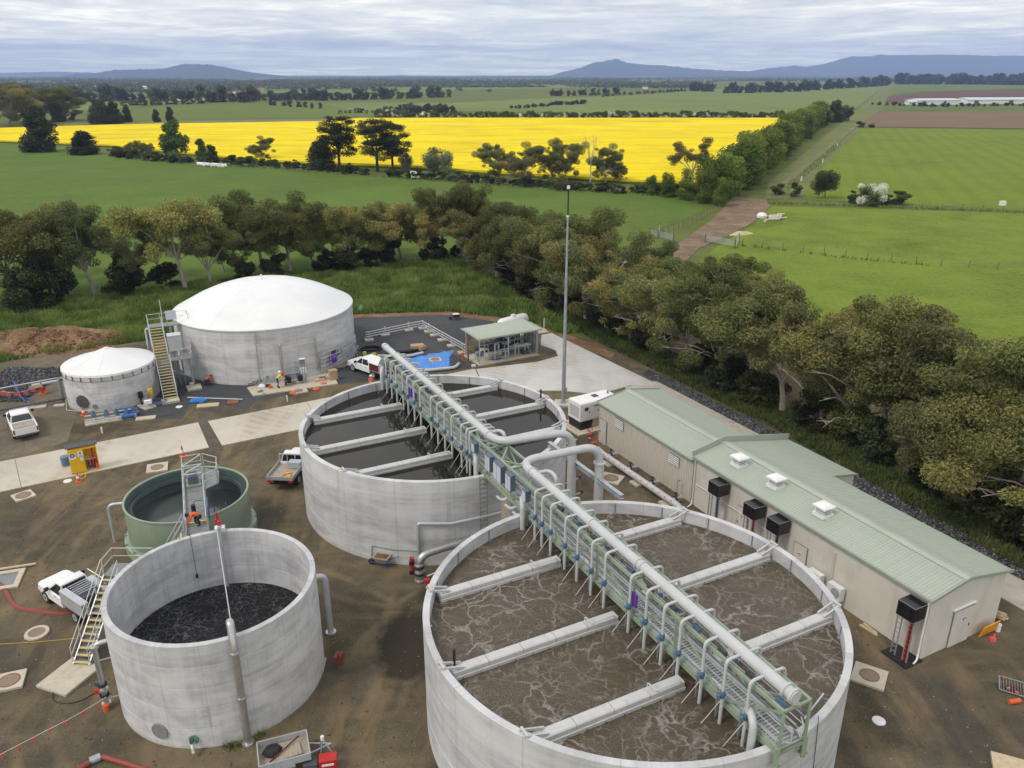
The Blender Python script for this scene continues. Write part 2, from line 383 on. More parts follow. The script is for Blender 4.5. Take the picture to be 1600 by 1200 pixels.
def field_mat(name, c, var=.18, row=None, rowamt=.12, sc=.02, yel=None):
    m, t, o = newmat(name); v = coords(t)
    a = noise(t, v, sc, 6, .6, .4); b = noise(t, v, sc*22, 6, .72); f = noise(t, mapping(t, v, (1, 1, 1)), 2.2, 4, .75)
    k = math_(t, 'ADD', math_(t, 'MULTIPLY', a, .40), math_(t, 'ADD', math_(t, 'MULTIPLY', b, .34), math_(t, 'MULTIPLY', f, .26)))
    col = ramp(t, k, [(.36, tuple(x*(1-var*1.7) for x in c)), (.5, c), (.64, tuple(x*(1+var*1.2) for x in c))])
    if yel: col = mixc(t, ramp(t, noise(t, v, sc*3.1, 5, .6), [(.48, 0.0), (.66, .55)]), col, yel)
    if row is not None:
        w = node(t, 'ShaderNodeTexWave', {'Vector': mapping(t, v, (1, 1, 1), rot=(0, 0, row[0])), 'Scale': row[1], 'Distortion': 2.0, 'Detail': 2.0, 'Detail Scale': .4}, wave_type='BANDS')
        wm = math_(t, 'MULTIPLY', ramp(t, w.outputs[1], [(.2, rowamt), (.6, 0.0)]), noise(t, v, sc*2, 3))
        col = mixc(t, math_(t, 'MULTIPLY', wm, 2.0), col, tuple(x*.45 for x in c))
    bsdf(t, o, col, .95, spec=.1, bump=math_(t, 'ADD', f, b), bstr=.6, bdist=.15); return m
field_mat('pasture', (.115, .138, .034), .20, sc=.012, yel=(.155, .17, .05))
field_mat('paddock', (.106, .160, .028), .20, sc=.02, yel=(.078, .124, .030))
field_mat('bright_field', (.150, .204, .023), .16, sc=.03, yel=(.185, .215, .026), row=(R(20), .05))
field_mat('near_field', (.145, .200, .027), .30, sc=.06, yel=(.195, .235, .032))
field_mat('far_field', (.165, .205, .058), .14, sc=.008, yel=(.125, .170, .045), row=(R(70), .03))
field_mat('far_green', (.122, .162, .034), .14, sc=.008)
field_mat('ploughed', (.190, .130, .080), .12, sc=.02, row=(R(88), .06))
field_mat('ploughed_red', (.130, .075, .055), .12, sc=.02)
field_mat('dry_grass', (.185, .175, .090), .2, sc=.03)
field_mat('lane_grass', (.150, .175, .055), .25, sc=.05, yel=(.20, .17, .085))
def canola():
    m, t, o = newmat('canola'); v = coords(t)
    a = noise(t, v, .025, 6, .6, .5); f = noise(t, v, 1.6, 4, .75)
    l = noise(t, mapping(t, v, (.012, .22, 1), rot=(0, 0, R(-6))), 1.0, 6, .7, .5)
    k = math_(t, 'ADD', math_(t, 'MULTIPLY', a, .35), math_(t, 'ADD', math_(t, 'MULTIPLY', l, .4), math_(t, 'MULTIPLY', f, .25)))
    col = ramp(t, k, [(.34, (.42, .32, .012)), (.43, (.66, .50, .006)), (.52, (.80, .62, .004)), (.66, (.88, .72, .006))])
    th = noise(t, mapping(t, v, (.02, .05, 1), (4, 2, 0)), 1.0, 8, .7, .8); col = mixc(t, ramp(t, th, [(.56, 0.0), (.68, .55)]), col, (.36, .34, .03))
    tl = math_(t, 'ABSOLUTE', math_(t, 'SUBTRACT', math_(t, 'FRACT', math_(t, 'MULTIPLY', node(t, 'ShaderNodeSeparateXYZ', {0: mapping(t, v, (1, 1, 1), rot=(0, 0, R(-7)))}).outputs[1], .042)), .5)); col = mixc(t, ramp(t, tl, [(.0, .45), (.022, 0.0)]), col, (.33, .30, .03))
    s = node(t, 'ShaderNodeSeparateXYZ', {0: v}).outputs[2]
    col = mixc(t, ramp(t, math_(t, 'ADD', s, math_(t, 'MULTIPLY', f, .6)), [(.75, 1.0), (1.15, 0.0)]), col, (.10, .15, .02))
    bsdf(t, o, col, .95, spec=.1, bump=f, bstr=.7, bdist=.2)
canola()
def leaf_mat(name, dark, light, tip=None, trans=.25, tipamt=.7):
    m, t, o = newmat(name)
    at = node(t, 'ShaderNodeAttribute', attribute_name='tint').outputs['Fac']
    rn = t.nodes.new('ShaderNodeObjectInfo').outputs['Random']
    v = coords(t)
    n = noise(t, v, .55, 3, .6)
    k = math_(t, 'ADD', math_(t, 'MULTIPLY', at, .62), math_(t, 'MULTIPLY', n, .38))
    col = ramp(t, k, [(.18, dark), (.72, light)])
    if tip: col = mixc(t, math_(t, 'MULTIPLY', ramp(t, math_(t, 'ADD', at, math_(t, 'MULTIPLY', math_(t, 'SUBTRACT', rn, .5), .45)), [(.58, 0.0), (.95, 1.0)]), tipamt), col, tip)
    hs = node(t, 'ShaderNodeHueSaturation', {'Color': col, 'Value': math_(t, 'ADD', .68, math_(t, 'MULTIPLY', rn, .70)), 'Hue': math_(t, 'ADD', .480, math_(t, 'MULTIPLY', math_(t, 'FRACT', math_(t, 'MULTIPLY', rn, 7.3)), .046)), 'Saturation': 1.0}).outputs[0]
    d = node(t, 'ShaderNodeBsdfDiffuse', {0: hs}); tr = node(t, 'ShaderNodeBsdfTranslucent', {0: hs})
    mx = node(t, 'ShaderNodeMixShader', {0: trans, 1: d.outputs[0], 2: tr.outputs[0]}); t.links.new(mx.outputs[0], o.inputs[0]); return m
leaf_mat('leaf_gum', (.068, .080, .028), (.245, .255, .092), (.33, .225, .070), tipamt=.5, trans=.16)
leaf_mat('leaf_gum_grey', (.078, .088, .036), (.220, .228, .098), (.27, .22, .08), tipamt=.45)
leaf_mat('leaf_dark', (.026, .031, .016), (.078, .086, .040))
leaf_mat('leaf_shrub', (.042, .052, .021), (.118, .136, .054))
leaf_mat('leaf_yellow', (.085, .090, .024), (.21, .205, .060))
leaf_mat('leaf_pine', (.028, .036, .018), (.082, .098, .044))
leaf_mat('leaf_bright', (.085, .120, .020), (.215, .270, .058))
leaf_mat('leaf_mid', (.050, .075, .024), (.120, .160, .052))
leaf_mat('leaf_sage', (.085, .115, .065), (.19, .235, .140))
leaf_mat('verge_blade_shaded', (.036, .058, .018), (.105, .140, .042), (.20, .16, .07), tipamt=.5)  # darker than the bank grass: shade under the trees put into the colour
leaf_mat('field_blade', (.105, .145, .016), (.175, .220, .030))
leaf_mat('blossom', (.55, .54, .45), (.82, .80, .70), trans=.3)
leaf_mat('leaf_far_hazed', (.055, .066, .048), (.135, .145, .095))  # distance haze put into the leaf colour, paler and bluer
leaf_mat('leaf_far_dark_hazed', (.040, .050, .044), (.090, .105, .082))  # dark far leaves, also lifted in colour to stand for haze
leaf_mat('grass_blade', (.080, .130, .030), (.215, .285, .072), (.32, .32, .11), tipamt=.6)
# ------------------------------------------------------------------ the ground and the fields
def pxy(pts): return [tuple(G(*p)[:2]) for p in pts]
def sheet(name, poly, z, m, kind='structure'):
    bm = bmesh.new(); vs = [bm.verts.new((x, y, z)) for x, y in poly]
    f = bm.faces.new(vs); f.normal_update()
    if f.normal.z < 0: f.normal_flip()
    bmesh.ops.triangulate(bm, faces=[f]); me = bpy.data.meshes.new(name); bm.to_mesh(me); bm.free()
    return obj(name, me, m, kind=kind)
sheet('ground', [(-22500, -1100), (22500, -1100), (22500, 19000), (-22500, 19000)], -.06, M('pasture'))
PADDOCK = pxy([(-700,222),(0,224),(170,240),(400,262),(650,280),(900,292),(1080,302),(1130,300),(1115,322),(1010,368),(960,400),(740,405),(690,406),(420,432),(0,495),(-700,600)])
sheet('paddock', PADDOCK, -.02, M('paddock'))
sheet('near_field', pxy([(1205,322),(1600,333),(2400,355),(2700,900),(1650,775),(1380,640),(1150,525),(1060,440),(1120,385),(1180,350)]), -.02, M('near_field'))
sheet('bright_field', pxy([(1340,200),(1600,203),(2400,212),(2400,348),(1600,328),(1270,312),(1215,305),(1275,250)]), -.01, M('bright_field'))
sheet('lane', pxy([(1195,312),(1255,309),(1285,262),(1345,203),(1392,152),(1400,132),(1384,132),(1330,180),(1200,285)]), .02, M('lane_grass'))
sheet('lane_rut', pxy([(1215,290),(1232,286),(1300,228),(1340,196),(1335,196),(1288,232)]), .06, M('dry_grass'))
sheet('ploughed_field', pxy([(1372,175),(1335,198),(1600,201),(2400,210),(2400,180),(1600,174.5)]), .10, M('ploughed'))
sheet('red_field', pxy([(1387,151),(1450,143.5),(1600,139.5),(2200,138),(2200,163),(1600,161),(1383,160)]), .20, M('ploughed_red'))
sheet('ridge_field', pxy([(1400,132),(1600,132.6),(2300,134),(2300,138),(1600,139.2),(1450,143),(1392,149)]), .30, M('far_green'))
sheet('far_field', pxy([(590,181),(640,173),(1240,181),(1325,178),(1383,134),(1130,139),(960,151),(870,153),(700,161),(560,160),(500,162)]), .12, M('far_field'))
sheet('hill_field', pxy([(205,170),(400,161),(500,162.5),(560,160.5),(640,172),(588,181.5),(500,184),(250,188),(200,190)]), .04, M('far_green'))
sheet('rough_grass', pxy([(-300,204),(0,196),(250,189),(500,185.5),(585,183),(560,186),(500,190),(250,194),(100,199),(-300,207)]), .08, M('dry_grass'))
sheet('left_far_field', pxy([(-300,168),(0,163),(200,157),(340,155),(200,168),(0,180),(-300,186)]), .10, M('far_field'))
sheet('middle_far_field', pxy([(600,139),(700,141),(880,138),(1130,137),(1130,135),(800,134),(640,134)]), .3, M('far_field'))
sheet('pale_far_field', pxy([(400,146),(560,145),(700,143),(640,140),(500,141.5),(400,142.5)]), .3, M('far_field'))
# canola crop: a standing crop with its own height and an uneven top
def crop():
    pts = [Vector((*p, 0)) for p in pxy([(-400,203),(0,203),(100,200),(250,196),(400,194),(500,192),(562,187),(900,185.5),(1247,186),(1290,190),(1240,213),(1170,240),(1120,275),(1105,291),(980,287),(820,277),(650,265),(400,254),(170,230),(0,223),(-400,214)])]
    h = 1.15; bm = bmesh.new()
    top = [bm.verts.new((p.x, p.y, h)) for p in pts]; bot = [bm.verts.new((p.x, p.y, -.05)) for p in pts]
    bm.faces.new(top)
    for i in range(len(pts)):
        j = (i+1) % len(pts); bm.faces.new((bot[i], bot[j], top[j], top[i]))
    bmesh.ops.triangulate(bm, faces=bm.faces[:]); bmesh.ops.recalc_face_normals(bm, faces=bm.faces)
    me = bpy.data.meshes.new('canola_field'); bm.to_mesh(me); bm.free()
    o = obj('canola_field', me, M('canola'), kind='structure'); return o
crop()
# wide dirt track, and the track that runs on behind the gum belt
sheet('dirt_track', pxy([(1148,307),(1196,312),(1204,322),(1180,346),(1130,372),(1092,388),(1068,412),(1010,436),(985,436),(1035,395),(1072,372),(1110,345)]), .02, M('track_soil'))
sheet('back_track', pxy([(1010,432),(1060,428),(1062,470),(1160,520),(1280,575),(1400,632),(1520,694),(1700,780),(1690,815),(1510,722),(1390,660),(1270,602),(1140,545),(1030,490)]), .0, M('track_soil'))
sheet('belt_floor', pxy([(700,405),(740,404),(960,402),(1000,425),(1030,490),(1140,545),(1270,602),(1390,660),(1510,722),(1690,815),(1900,1000),(1760,985),(1600,895),(1340,745),(1215,672),(1060,596),(925,530),(870,505),(845,488),(790,450)]), -.01, M('verge_soil'))
BANK = pxy([(-80,512),(0,496),(130,471),(270,448),(420,433),(690,405),(742,412),(800,455),(850,490),(905,520),(870,521),(835,505),(770,495),(700,487),(560,491),(480,502),(230,531),(130,548),(60,556),(-80,580)])
sheet('grass_bank', BANK, .0, M('paddock'))
VERGE = pxy([(850,490),(925,530),(1060,596),(1215,672),(1340,745),(1600,895),(1760,985),(1800,960),(1620,850),(1400,730),(1250,650),(1100,572),(960,510),(880,480)])
sheet('grass_verge', VERGE, .01, M('verge_soil'))
YARD = [(-62,4),(-80,60)]+pxy([(-120,582),(60,556),(230,531),(480,503),(560,492),(700,488),(770,496),(835,506),(870,522),(925,531),(1060,597),(1215,673),(1340,746),(1600,896),(1760,986)])+[(52,20),(52,4)]
sheet('yard', YARD, 0.0, M('yard_gravel'))
sheet('mud_flat', pxy([(-120,583),(60,557),(130,550),(180,545),(240,560),(120,645),(105,690),(0,720),(-120,745)]), .006, M('mud'))
sheet('gravel_area', pxy([(215,605),(300,540),(480,505),(560,494),(700,490),(768,498),(770,515),(700,548),(742,575),(620,590),(510,602),(400,628),(385,640),(300,622),(285,655),(240,655),(190,640)]), .006, M('blue_gravel'))
sheet('soil_edge', pxy([(480,503),(560,491),(700,486),(770,493),(835,504),(890,524),(960,552),(955,560),(880,531),(835,513),(770,502),(700,492),(560,496),(480,507)]), .012, M('bare_soil'))
def slab(name, poly, z0, z1, m, kind='structure'): return obj(name, MB().prism(poly, z0, z1).mesh(name), m, kind=kind)
# concrete road and apron: separate pours with joints between them
def pours(name, a0, a1, b0, b1, n, m, z=.07):
    """bays between the edge a0-a1 and the edge b0-b1"""
    A0, A1, B0, B1 = (Vector((*p, 0)) for p in (a0, a1, b0, b1))
    for i in range(n):
        t0, t1 = i/n+.0006, (i+1)/n-.0006
        q = [A0.lerp(A1, t0), A0.lerp(A1, t1), B0.lerp(B1, t1), B0.lerp(B1, t0)]
        slab(name, [tuple(p[:2]) for p in q], -.05, z, m)
e1, e2, e3, e4 = pxy([(-330,788),(310,661),(-330,840),(327,700)])
pours('concrete_road', e1, e2, e3, e4, 2, M('road_concrete'))
f1, f2, f3, f4 = pxy([(325,659),(742,577),(347,697),(760,612)])
pours('concrete_road', f1, f2, f3, f4, 3, M('road_concrete'))
sheet('road_gap', pxy([(310,645),(322,645),(325,659),(347,697),(350,703),(328,706),(327,700),(310,661)]), .012, M('gap_gravel'))
slab('concrete_apron', pxy([(744,577.5),(840,566),(872,557),(868,548),(845,540),(846,524),(862,521),(905,542),(1000,588),(1030,602.5),(985,603),(935,617),(880,611),(762,611)]), -.05, .06, M('apron_concrete'))
slab('island', pxy([(742,576),(842,559),(866,551),(862,546),(840,545),(735,570)]), -.04, .064, M('yard_gravel'))
# ------------------------------------------------------------------ water
def water_mat(name, deep, foam, sc, amount, rough=.25, speck=.4, bump=.15, lw=.07):
    m, t, o = newmat(name); v = coords(t)
    w = node(t, 'ShaderNodeTexNoise', {'Vector': v, 'Scale': .35, 'Detail': 4.0}).outputs[1]
    wv = node(t, 'ShaderNodeVectorMath', {0: w, 1: (.5, .5, .5)}, operation='SUBTRACT').outputs[0]
    wv = node(t, 'ShaderNodeVectorMath', {0: wv, 'Scale': 2.6}, operation='SCALE').outputs[0]
    vv = node(t, 'ShaderNodeVectorMath', {0: v, 1: wv}, operation='ADD').outputs[0]
    w2 = node(t, 'ShaderNodeTexNoise', {'Vector': v, 'Scale': 2.2, 'Detail': 4.0}).outputs[1]
    w2 = node(t, 'ShaderNodeVectorMath', {0: w2, 'Scale': .7}, operation='SCALE').outputs[0]
    vv = node(t, 'ShaderNodeVectorMath', {0: vv, 1: w2}, operation='ADD').outputs[0]
    def lines(s, wid):
        vo = node(t, 'ShaderNodeTexVoronoi', {'Vector': vv, 'Scale': s}, feature='DISTANCE_TO_EDGE').outputs['Distance']
        return ramp(t, vo, [(0.0, 1.0), (wid*.35, .65), (wid, 0.0)])
    big = noise(t, v, .33, 5, .6, .6)
    gate = ramp(t, big, [(.40, .06), (.58, 1.0)])
    l1 = math_(t, 'MULTIPLY', lines(sc, lw*1.2), gate); l2 = math_(t, 'MULTIPLY', lines(sc*2.7, lw*1.5), ramp(t, noise(t, v, .7, 5, .65), [(.42, .10), (.62, .80)]))
    br = noise(t, v, 5.0, 6, .75)
    l = math_(t, 'MULTIPLY', math_(t, 'MAXIMUM', l1, l2), ramp(t, br, [(.30, .35), (.60, 1.1)]))
    sp = math_(t, 'MULTIPLY', ramp(t, noise(t, v, 17, 5, .8), [(.50, 0.0), (.62, speck)]), ramp(t, noise(t, v, .45, 5, .65, .8), [(.42, .10), (.60, 1.0)]))
    k = math_(t, 'MINIMUM', math_(t, 'MULTIPLY', math_(t, 'MAXIMUM', l, sp), amount), .92)
    dcol = mixc(t, noise(t, v, .4, 5, .6), tuple(x*.75 for x in deep), tuple(x*1.3 for x in deep))
    col = mixc(t, k, dcol, foam); specv = .22
    r = ramp(t, k, [(0.0, rough), (.6, .75)])
    bsdf(t, o, col, r, spec=specv, bump=math_(t, 'ADD', math_(t, 'MULTIPLY', noise(t, v, 3.2, 4, .6), .8), math_(t, 'MULTIPLY', k, .5)), bstr=bump, bdist=.12)
water_mat('water_aerated', (.074, .056, .033), (.40, .37, .35), .66, .70, .30, .62, .4, .045)
water_mat('water_black', (.006, .006, .007), (.36, .36, .37), 1.5, .45, .20, .20, .7, .035)
def still():
    m, t, o = newmat('water_still'); v = coords(t)
    col = mixc(t, noise(t, v, .3, 4), (.012, .0105, .007), (.020, .017, .011))
    sp = ramp(t, noise(t, v, 6.0, 3, .5), [(.765, 0.0), (.78, .5)])
    col = mixc(t, sp, col, (.30, .29, .25))
    bsdf(t, o, col, .05, spec=.22, bump=noise(t, v, 1.1, 3, .5), bstr=.02, bdist=.05)
    m, t, o = newmat('water_green'); v = coords(t)
    col = mixc(t, noise(t, v, .5, 4), (.055, .070, .068), (.10, .115, .105))
    bsdf(t, o, col, .12, spec=.5, bump=noise(t, v, 2.0, 3, .5), bstr=.04, bdist=.05)
still()

# ------------------------------------------------------------------ concrete tanks
TA = (5.36, 30.44, 9.35, 5.75); TB = (-5.36, 51.1, 9.12, 5.7); TC = (-14.28, 32.47, 4.80, 5.5)
TD = (-25.85, 81.55, 9.0, 5.5); TE = (-37.02, 69.8, 3.90, 3.4); TF = (-20.78, 45.6, 3.72, 3.05)
def conc_tank(spec, label, lifts, thick, n=96, root_name='concrete_tank'):
    x, y, r, h = spec
    t = thing(root_name, label, 'tank', (x, y, 0)); q = random.Random(int(r*100))
    for i in range(lifts):
        z0, z1 = h*i/lifts+(.012 if i else -.05), h*(i+1)/lifts-(.0 if i == lifts-1 else .004)
        ro = r+q.uniform(-.006, .006); ri = r-thick+q.uniform(-.004, .004)
        b = .012
        prof = [(ri, z0+b), (ri+b, z0), (ro-b, z0), (ro, z0+b), (ro, z1-b), (ro-b, z1), (ri+b, z1), (ri, z1-b), (ri, z0+b)]
        part(MB().lathe(prof, n=n), 'wall_lift', M('tank_concrete'), t, True)
    # the darker backing seen in the joints
    part(MB().lathe([(r-thick+.03, -.04), (r-.03, -.04), (r-.03, h-.05), (r-thick+.03, h-.05), (r-thick+.03, -.04)], n=n), 'core', M('tank_concrete'), t)
    return t
def surface(name, spec, thick, z, m):
    x, y, r, h = spec
    return obj(name, MB().disc((0, 0, 0), r-thick+.01, 96).mesh(name), m, kind='structure', loc=(x, y, z))
tankA = conc_tank(TA, 'large open concrete tank of foaming brown water in the foreground', 4, .31, 128)
tankB = conc_tank(TB, 'large open concrete tank of still dark water in the middle of the site', 4, .31, 128)
tankC = conc_tank(TC, 'smaller open concrete tank with churning black water at lower left', 5, .27)
tankD = conc_tank(TD, 'big concrete tank under a humped white membrane roof', 4, .3)
tankE = conc_tank(TE, 'small concrete tank under a shallow white conical roof', 3, .25, 72)
surface('water', TA, .31, 5.08, M('water_aerated'))
surface('water', TB, .31, 5.06, M('water_still'))
surface('water', TC, .27, 2.25, M('water_black'))
# joint strips down the inside of the freeboard
def oncyl(u, v, spec, off=0.0):
    'where the sight line through this place of the photograph meets the near side of a tank wall'
    dx, dy = (u-800)/FPX, (600-v)/FPX; d = Vector((dx, _c+dy*_s, -_s+dy*_c)); r = spec[2]+off; a = d.x*d.x+d.y*d.y; b = -(d.x*spec[0]+d.y*spec[1]); c = spec[0]**2+spec[1]**2-r*r
    k = (-b-math.sqrt(max(0, b*b-a*c)))/a; return Vector((0, 0, CAM_H))+d*k
def strips(t, spec, n, off, z0):
    x, y, r, h = spec; me = MB().box((0, 0, 0), (.03, .07, h-z0-.02)).mesh('joint_strip'); 
    fo = MB().box((0, 0, 0), (.10, .14, .10)).mesh('cleat')
    for k in range(n):
        a = off+2*math.pi*k/n; o = obj('joint_strip', me, M('mid_grey'), t)
        o.location = ((r-.325)*math.cos(a), (r-.325)*math.sin(a), (h+z0)/2); o.rotation_euler.z = a
        c = obj('cleat', fo, M('galv'), o); c.location = (-.03, 0, -(h-z0)/2+.12)
strips(tankA, TA, 22, .1, 5.0); strips(tankB, TB, 22, .2, 5.0)

# white membrane roofs
def membrane(spec, rise, prof, root, seams, drop):
    x, y, r, h = spec; n = 72; pts = [(max(.02, r*1.004*a), h+.03+rise*b) for a, b in prof]+[(r*1.012, h-drop)]
    V = []; 
    for (rr, z) in pts:
        for k in range(n):
            a = 2*math.pi*k/n; V.append((rr*math.cos(a), rr*math.sin(a), z))
    F = [(i*n+k, i*n+(k+1) % n, (i+1)*n+(k+1) % n, (i+1)*n+k) for i in range(len(pts)-1) for k in range(n)]
    F.append(tuple(range(n)))
    part(MB().add(V, F), 'membrane_roof', M('membrane'), root, True)
    for k in range(seams):
        a = 2*math.pi*k/seams+.2
        part(MB().tube([(rr*math.cos(a), rr*math.sin(a), z-.004) for rr, z in pts[1:-1]], .022, 5), 'roof_seam', M('membrane'), root)
def memb():
    m, t, o = newmat('membrane'); v = coords(t)
    n = noise(t, v, .35, 6, .6, .5); col = ramp(t, n, [(.3, (.70, .705, .71)), (.65, (.78, .78, .775))])
    col = mixc(t, ramp(t, noise(t, mapping(t, v, (1, 1, .3)), 1.4, 7, .7), [(.58, 0.0), (.75, .30)]), col, (.62, .60, .55))
    bsdf(t, o, col, .5, bump=noise(t, v, .9, 3), bstr=.08, bdist=.05)
memb()
PD = [(0, 1.0), (.06, .995), (.2, .965), (.33, .90), (.45, .81), (.56, .70), (.66, .57), (.75, .44), (.83, .30), (.90, .175), (.96, .07), (1.0, 0.0)]
membrane(TD, 2.72, PD, tankD, 6, .12)
PE = [(0, 1.0), (.06, .97), (.14, .89), (.28, .72), (.46, .50), (.65, .30), (.82, .14), (.93, .05), (1.0, 0.0)]
membrane(TE, 1.30, PE, tankE, 8, .16)
part(MB().cyl((0, 0, TD[3]+2.65), (0, 0, TD[3]+3.25), .10, 10), 'vent_pipe', M('white_paint'), tankD)
part(MB().cyl((0, 0, TE[3]+1.28), (0, 0, TE[3]+1.36), .22, 16), 'roof_cap', M('membrane'), tankE)
part(MB().lathe([(9.03, TD[3]-.10), (9.10, TD[3]-.10), (9.10, TD[3]-.05), (9.03, TD[3]-.05), (9.03, TD[3]-.10)], n=96), 'clamp_ring', M('mid_grey'), tankD)
rp = MB().box((0, 0, 0), (.05, .06, .42)).add([], []); rp_me = rp.mesh('roof_strap')
for k in range(28):
    a = 2*math.pi*k/28+.05; o = obj('roof_strap', rp_me, M('rust'), tankE)
    o.location = (3.97*math.cos(a), 3.97*math.sin(a), TE[3]-.32); o.rotation_euler.z = a
part(MB().lathe([(3.91, TE[3]-.56), (3.945, TE[3]-.56), (3.945, TE[3]-.52), (3.91, TE[3]-.52), (3.91, TE[3]-.56)], n=72), 'strap_ring', M('mid_grey'), tankE)

# round wall covers, ladder and small fittings
def wall_cover(root, spec, u, v, z, rad, m, name='manhole_cover'):
    x, y, r, h = spec; p = G(u, v, z); a = math.atan2(p.y-y, p.x-x); n = Vector((math.cos(a), math.sin(a), 0)); c = n*(r+.0)+Vector((0, 0, z))
    o = part(MB().cyl(c-n*.02, c+n*.07, rad, 28), name, m, root)
    mb = MB()
    for k in range(16):
        b = 2*math.pi*k/16; s = Vector((-n.y, n.x, 0)); mb.cyl(c+n*.07+(s*math.cos(b)+Vector((0, 0, 1))*math.sin(b))*rad*.88, c+n*.095+(s*math.cos(b)+Vector((0, 0, 1))*math.sin(b))*rad*.88, .025, 6)
    part(mb, 'bolt_ring', M('galv'), o); return a
wall_cover(tankC, TC, 250, 1142, .85, .40, M('cover_grey'))
wall_cover(tankD, TD, 533, 557, 1.5, .62, M('dark_grey'))
aE = wall_cover(tankE, TE, 127, 629, .95, .62, M('dark_grey'))
wall_cover(tankE, TE, 150, 634, .55, .22, M('mid_grey'), 'nozzle')
def ladder(root, top, bot, nrm, w=.45, step=.3, name='ladder', m='galv'):
    top, bot, nrm = Vector(top), Vector(bot), Vector(nrm).normalized(); s = nrm.cross(Vector((0, 0, 1))).normalized()*w/2
    mb = MB().bar(bot-s, top-s, .05, .05).bar(bot+s, top+s, .05, .05); o = part(mb, name, M('mid_grey'), root, w=True)
    n = int((top-bot).length/step)
    for i in range(1, n):
        p = bot.lerp(top, i/n); part(MB().bar(p-s, p+s, .04), 'rung', M('mid_grey'), o, w=True)
    return o
a = math.atan2(42.94-51.1, -1.85+5.36); nB = Vector((math.cos(a), math.sin(a), 0)); pB = Vector((TB[0], TB[1], 0))+nB*(TB[2]+.16)
ladder(tankB, pB+Vector((0, 0, 5.9)), pB+Vector((0, 0, .3)), nB)

part(MB().tube([oncyl(1278, 1122, TA, .03)+Vector((0, 0, .1)), oncyl(1278, 1135, TA, .03), oncyl(1271, 1200, TA, .03), oncyl(1268, 1240, TA, .03)], .013, 5), 'cable', M('black'), tankA, w=True)
# ------------------------------------------------------------------ bridge frame of reference
BN = Vector((9.86, 22.0, 0)); BA = Vector((-.458, .889, 0)).normalized(); BL = Vector((-BA.y, BA.x, 0))
def W(t, s, z): return BN+BA*t+BL*s+Vector((0, 0, z))
def rim_s(spec, t, sign, inner):
    """where the line across the bridge at t meets the tank wall"""
    c = Vector((spec[0], spec[1], 0))-BN; ct, cs = c.dot(BA), c.dot(BL); r = spec[2]-inner
    return cs+sign*math.sqrt(max(.1, r*r-(t-ct)**2))
# box beams across the tanks
BEAMS = [(TA, 14.6, 1, 'far left beam crossing the foaming tank'), (TA, 9.55, 1, 'long middle left beam across the foaming tank'), (TA, 4.9, 1, 'near left beam at the front of the foaming tank'),
         (TA, 15.0, -1, 'far right beam of the foaming tank, by the ribbed building'), (TA, 10.2, -1, 'middle right beam of the foaming tank'), (TA, 5.2, -1, 'near right beam of the foaming tank'),
         (TB, 37.5, 1, 'far left beam over the still dark tank'), (TB, 32.7, 1, 'middle left beam over the still dark tank'), (TB, 28.3, 1, 'near left beam over the still dark tank'),
         (TB, 37.7, -1, 'far right beam over the still dark tank'), (TB, 32.9, -1, 'middle right beam over the still dark tank'), (TB, 28.5, -1, 'near right beam behind the elbow of the air pipe, still dark tank')]
for spec, t, sg, lab in BEAMS:
    s1 = rim_s(spec, t, sg, .31)-sg*.22; s0 = sg*.95; wl = spec[3]-.67
    root = thing('baffle_beam', 'grey '+lab, 'beam', W(t, s0, wl), group='grey box beams across the two big tanks')
    L = abs(s1-s0); npan = max(3, round(L/1.5))
    mb = MB().bar(W(t, s0, wl+.02), W(t, s1, wl+.02), .64, .24); part(mb, 'channel', M('beam_grey'), root, w=True)
    part(MB().bar(W(t, s0, wl+.15), W(t, s1, wl+.15), .44, .05), 'gap_shade', M('dark_grey'), root, w=True)  # dark strip put in as the shaded gap under the cover panels
    for i in range(npan):
        a, b = s0+(s1-s0)*(i/npan)+sg*.012, s0+(s1-s0)*((i+1)/npan)-sg*.012
        sec = lambda s: [W(t-.25, s, wl+.165), W(t+.25, s, wl+.165), W(t+.25, s, wl+.33), W(t+.205, s, wl+.375), W(t-.205, s, wl+.375), W(t-.25, s, wl+.33)]
        part(MB().loft([sec(a), sec(b)]), 'cover_panel', M('beam_grey'), root, w=True)
        for j in (.25, .75):
            sm = a+(b-a)*j; part(MB().box(W(t-.322, sm, wl+.05), (.02, .09, .05)), 'slot', M('black'), root, w=True) if spec is TA else None
    # steel arms holding the beam end to the wall top
    for dt in (-.17, .17):
        o = part(MB().bar(W(t+dt, s1-sg*.5, wl+.42), W(t+dt, s1+sg*.52, spec[3]+.06), .075, .10), 'wall_arm', M('beam_grey'), root, w=True)
    part(MB().bar(W(t-.26, s1+sg*.40, spec[3]+.10), W(t+.26, s1+sg*.40, spec[3]+.09), .09, .08), 'clamp', M('beam_grey'), root, w=True)
    part(MB().box(W(t, s1+sg*.02, wl+.1), (.5, .04, .5), rz=math.atan2(BA.y, BA.x)), 'end_plate', M('galv'), root, w=True)
    if sg > 0:   # bent rail at the bridge end of the cover
        part(MB().pipe([W(t-.3, s0+.25, wl+.35), W(t-.3, s0+.25, wl+.55), W(t-.3, s0+1.45, wl+.55), W(t+.28, s0+1.45, wl+.5), W(t+.28, s0+1.45, wl+.3)], .03, 6, .1, 3), 'lifting_rail', M('pipe_white'), root, w=True)
for (u, v, z, lab) in ((710, 1030, 5.5, 'left rim of the foaming tank'), (845, 615, 5.6, 'right rim of the still tank')):
    p = G(u, v+8, z); single(MB().cyl((0, 0, -.5), (0, 0, .75), .06, 8), 'black_post', M('black'), 'black upright tube standing on the '+lab, 'post', p)
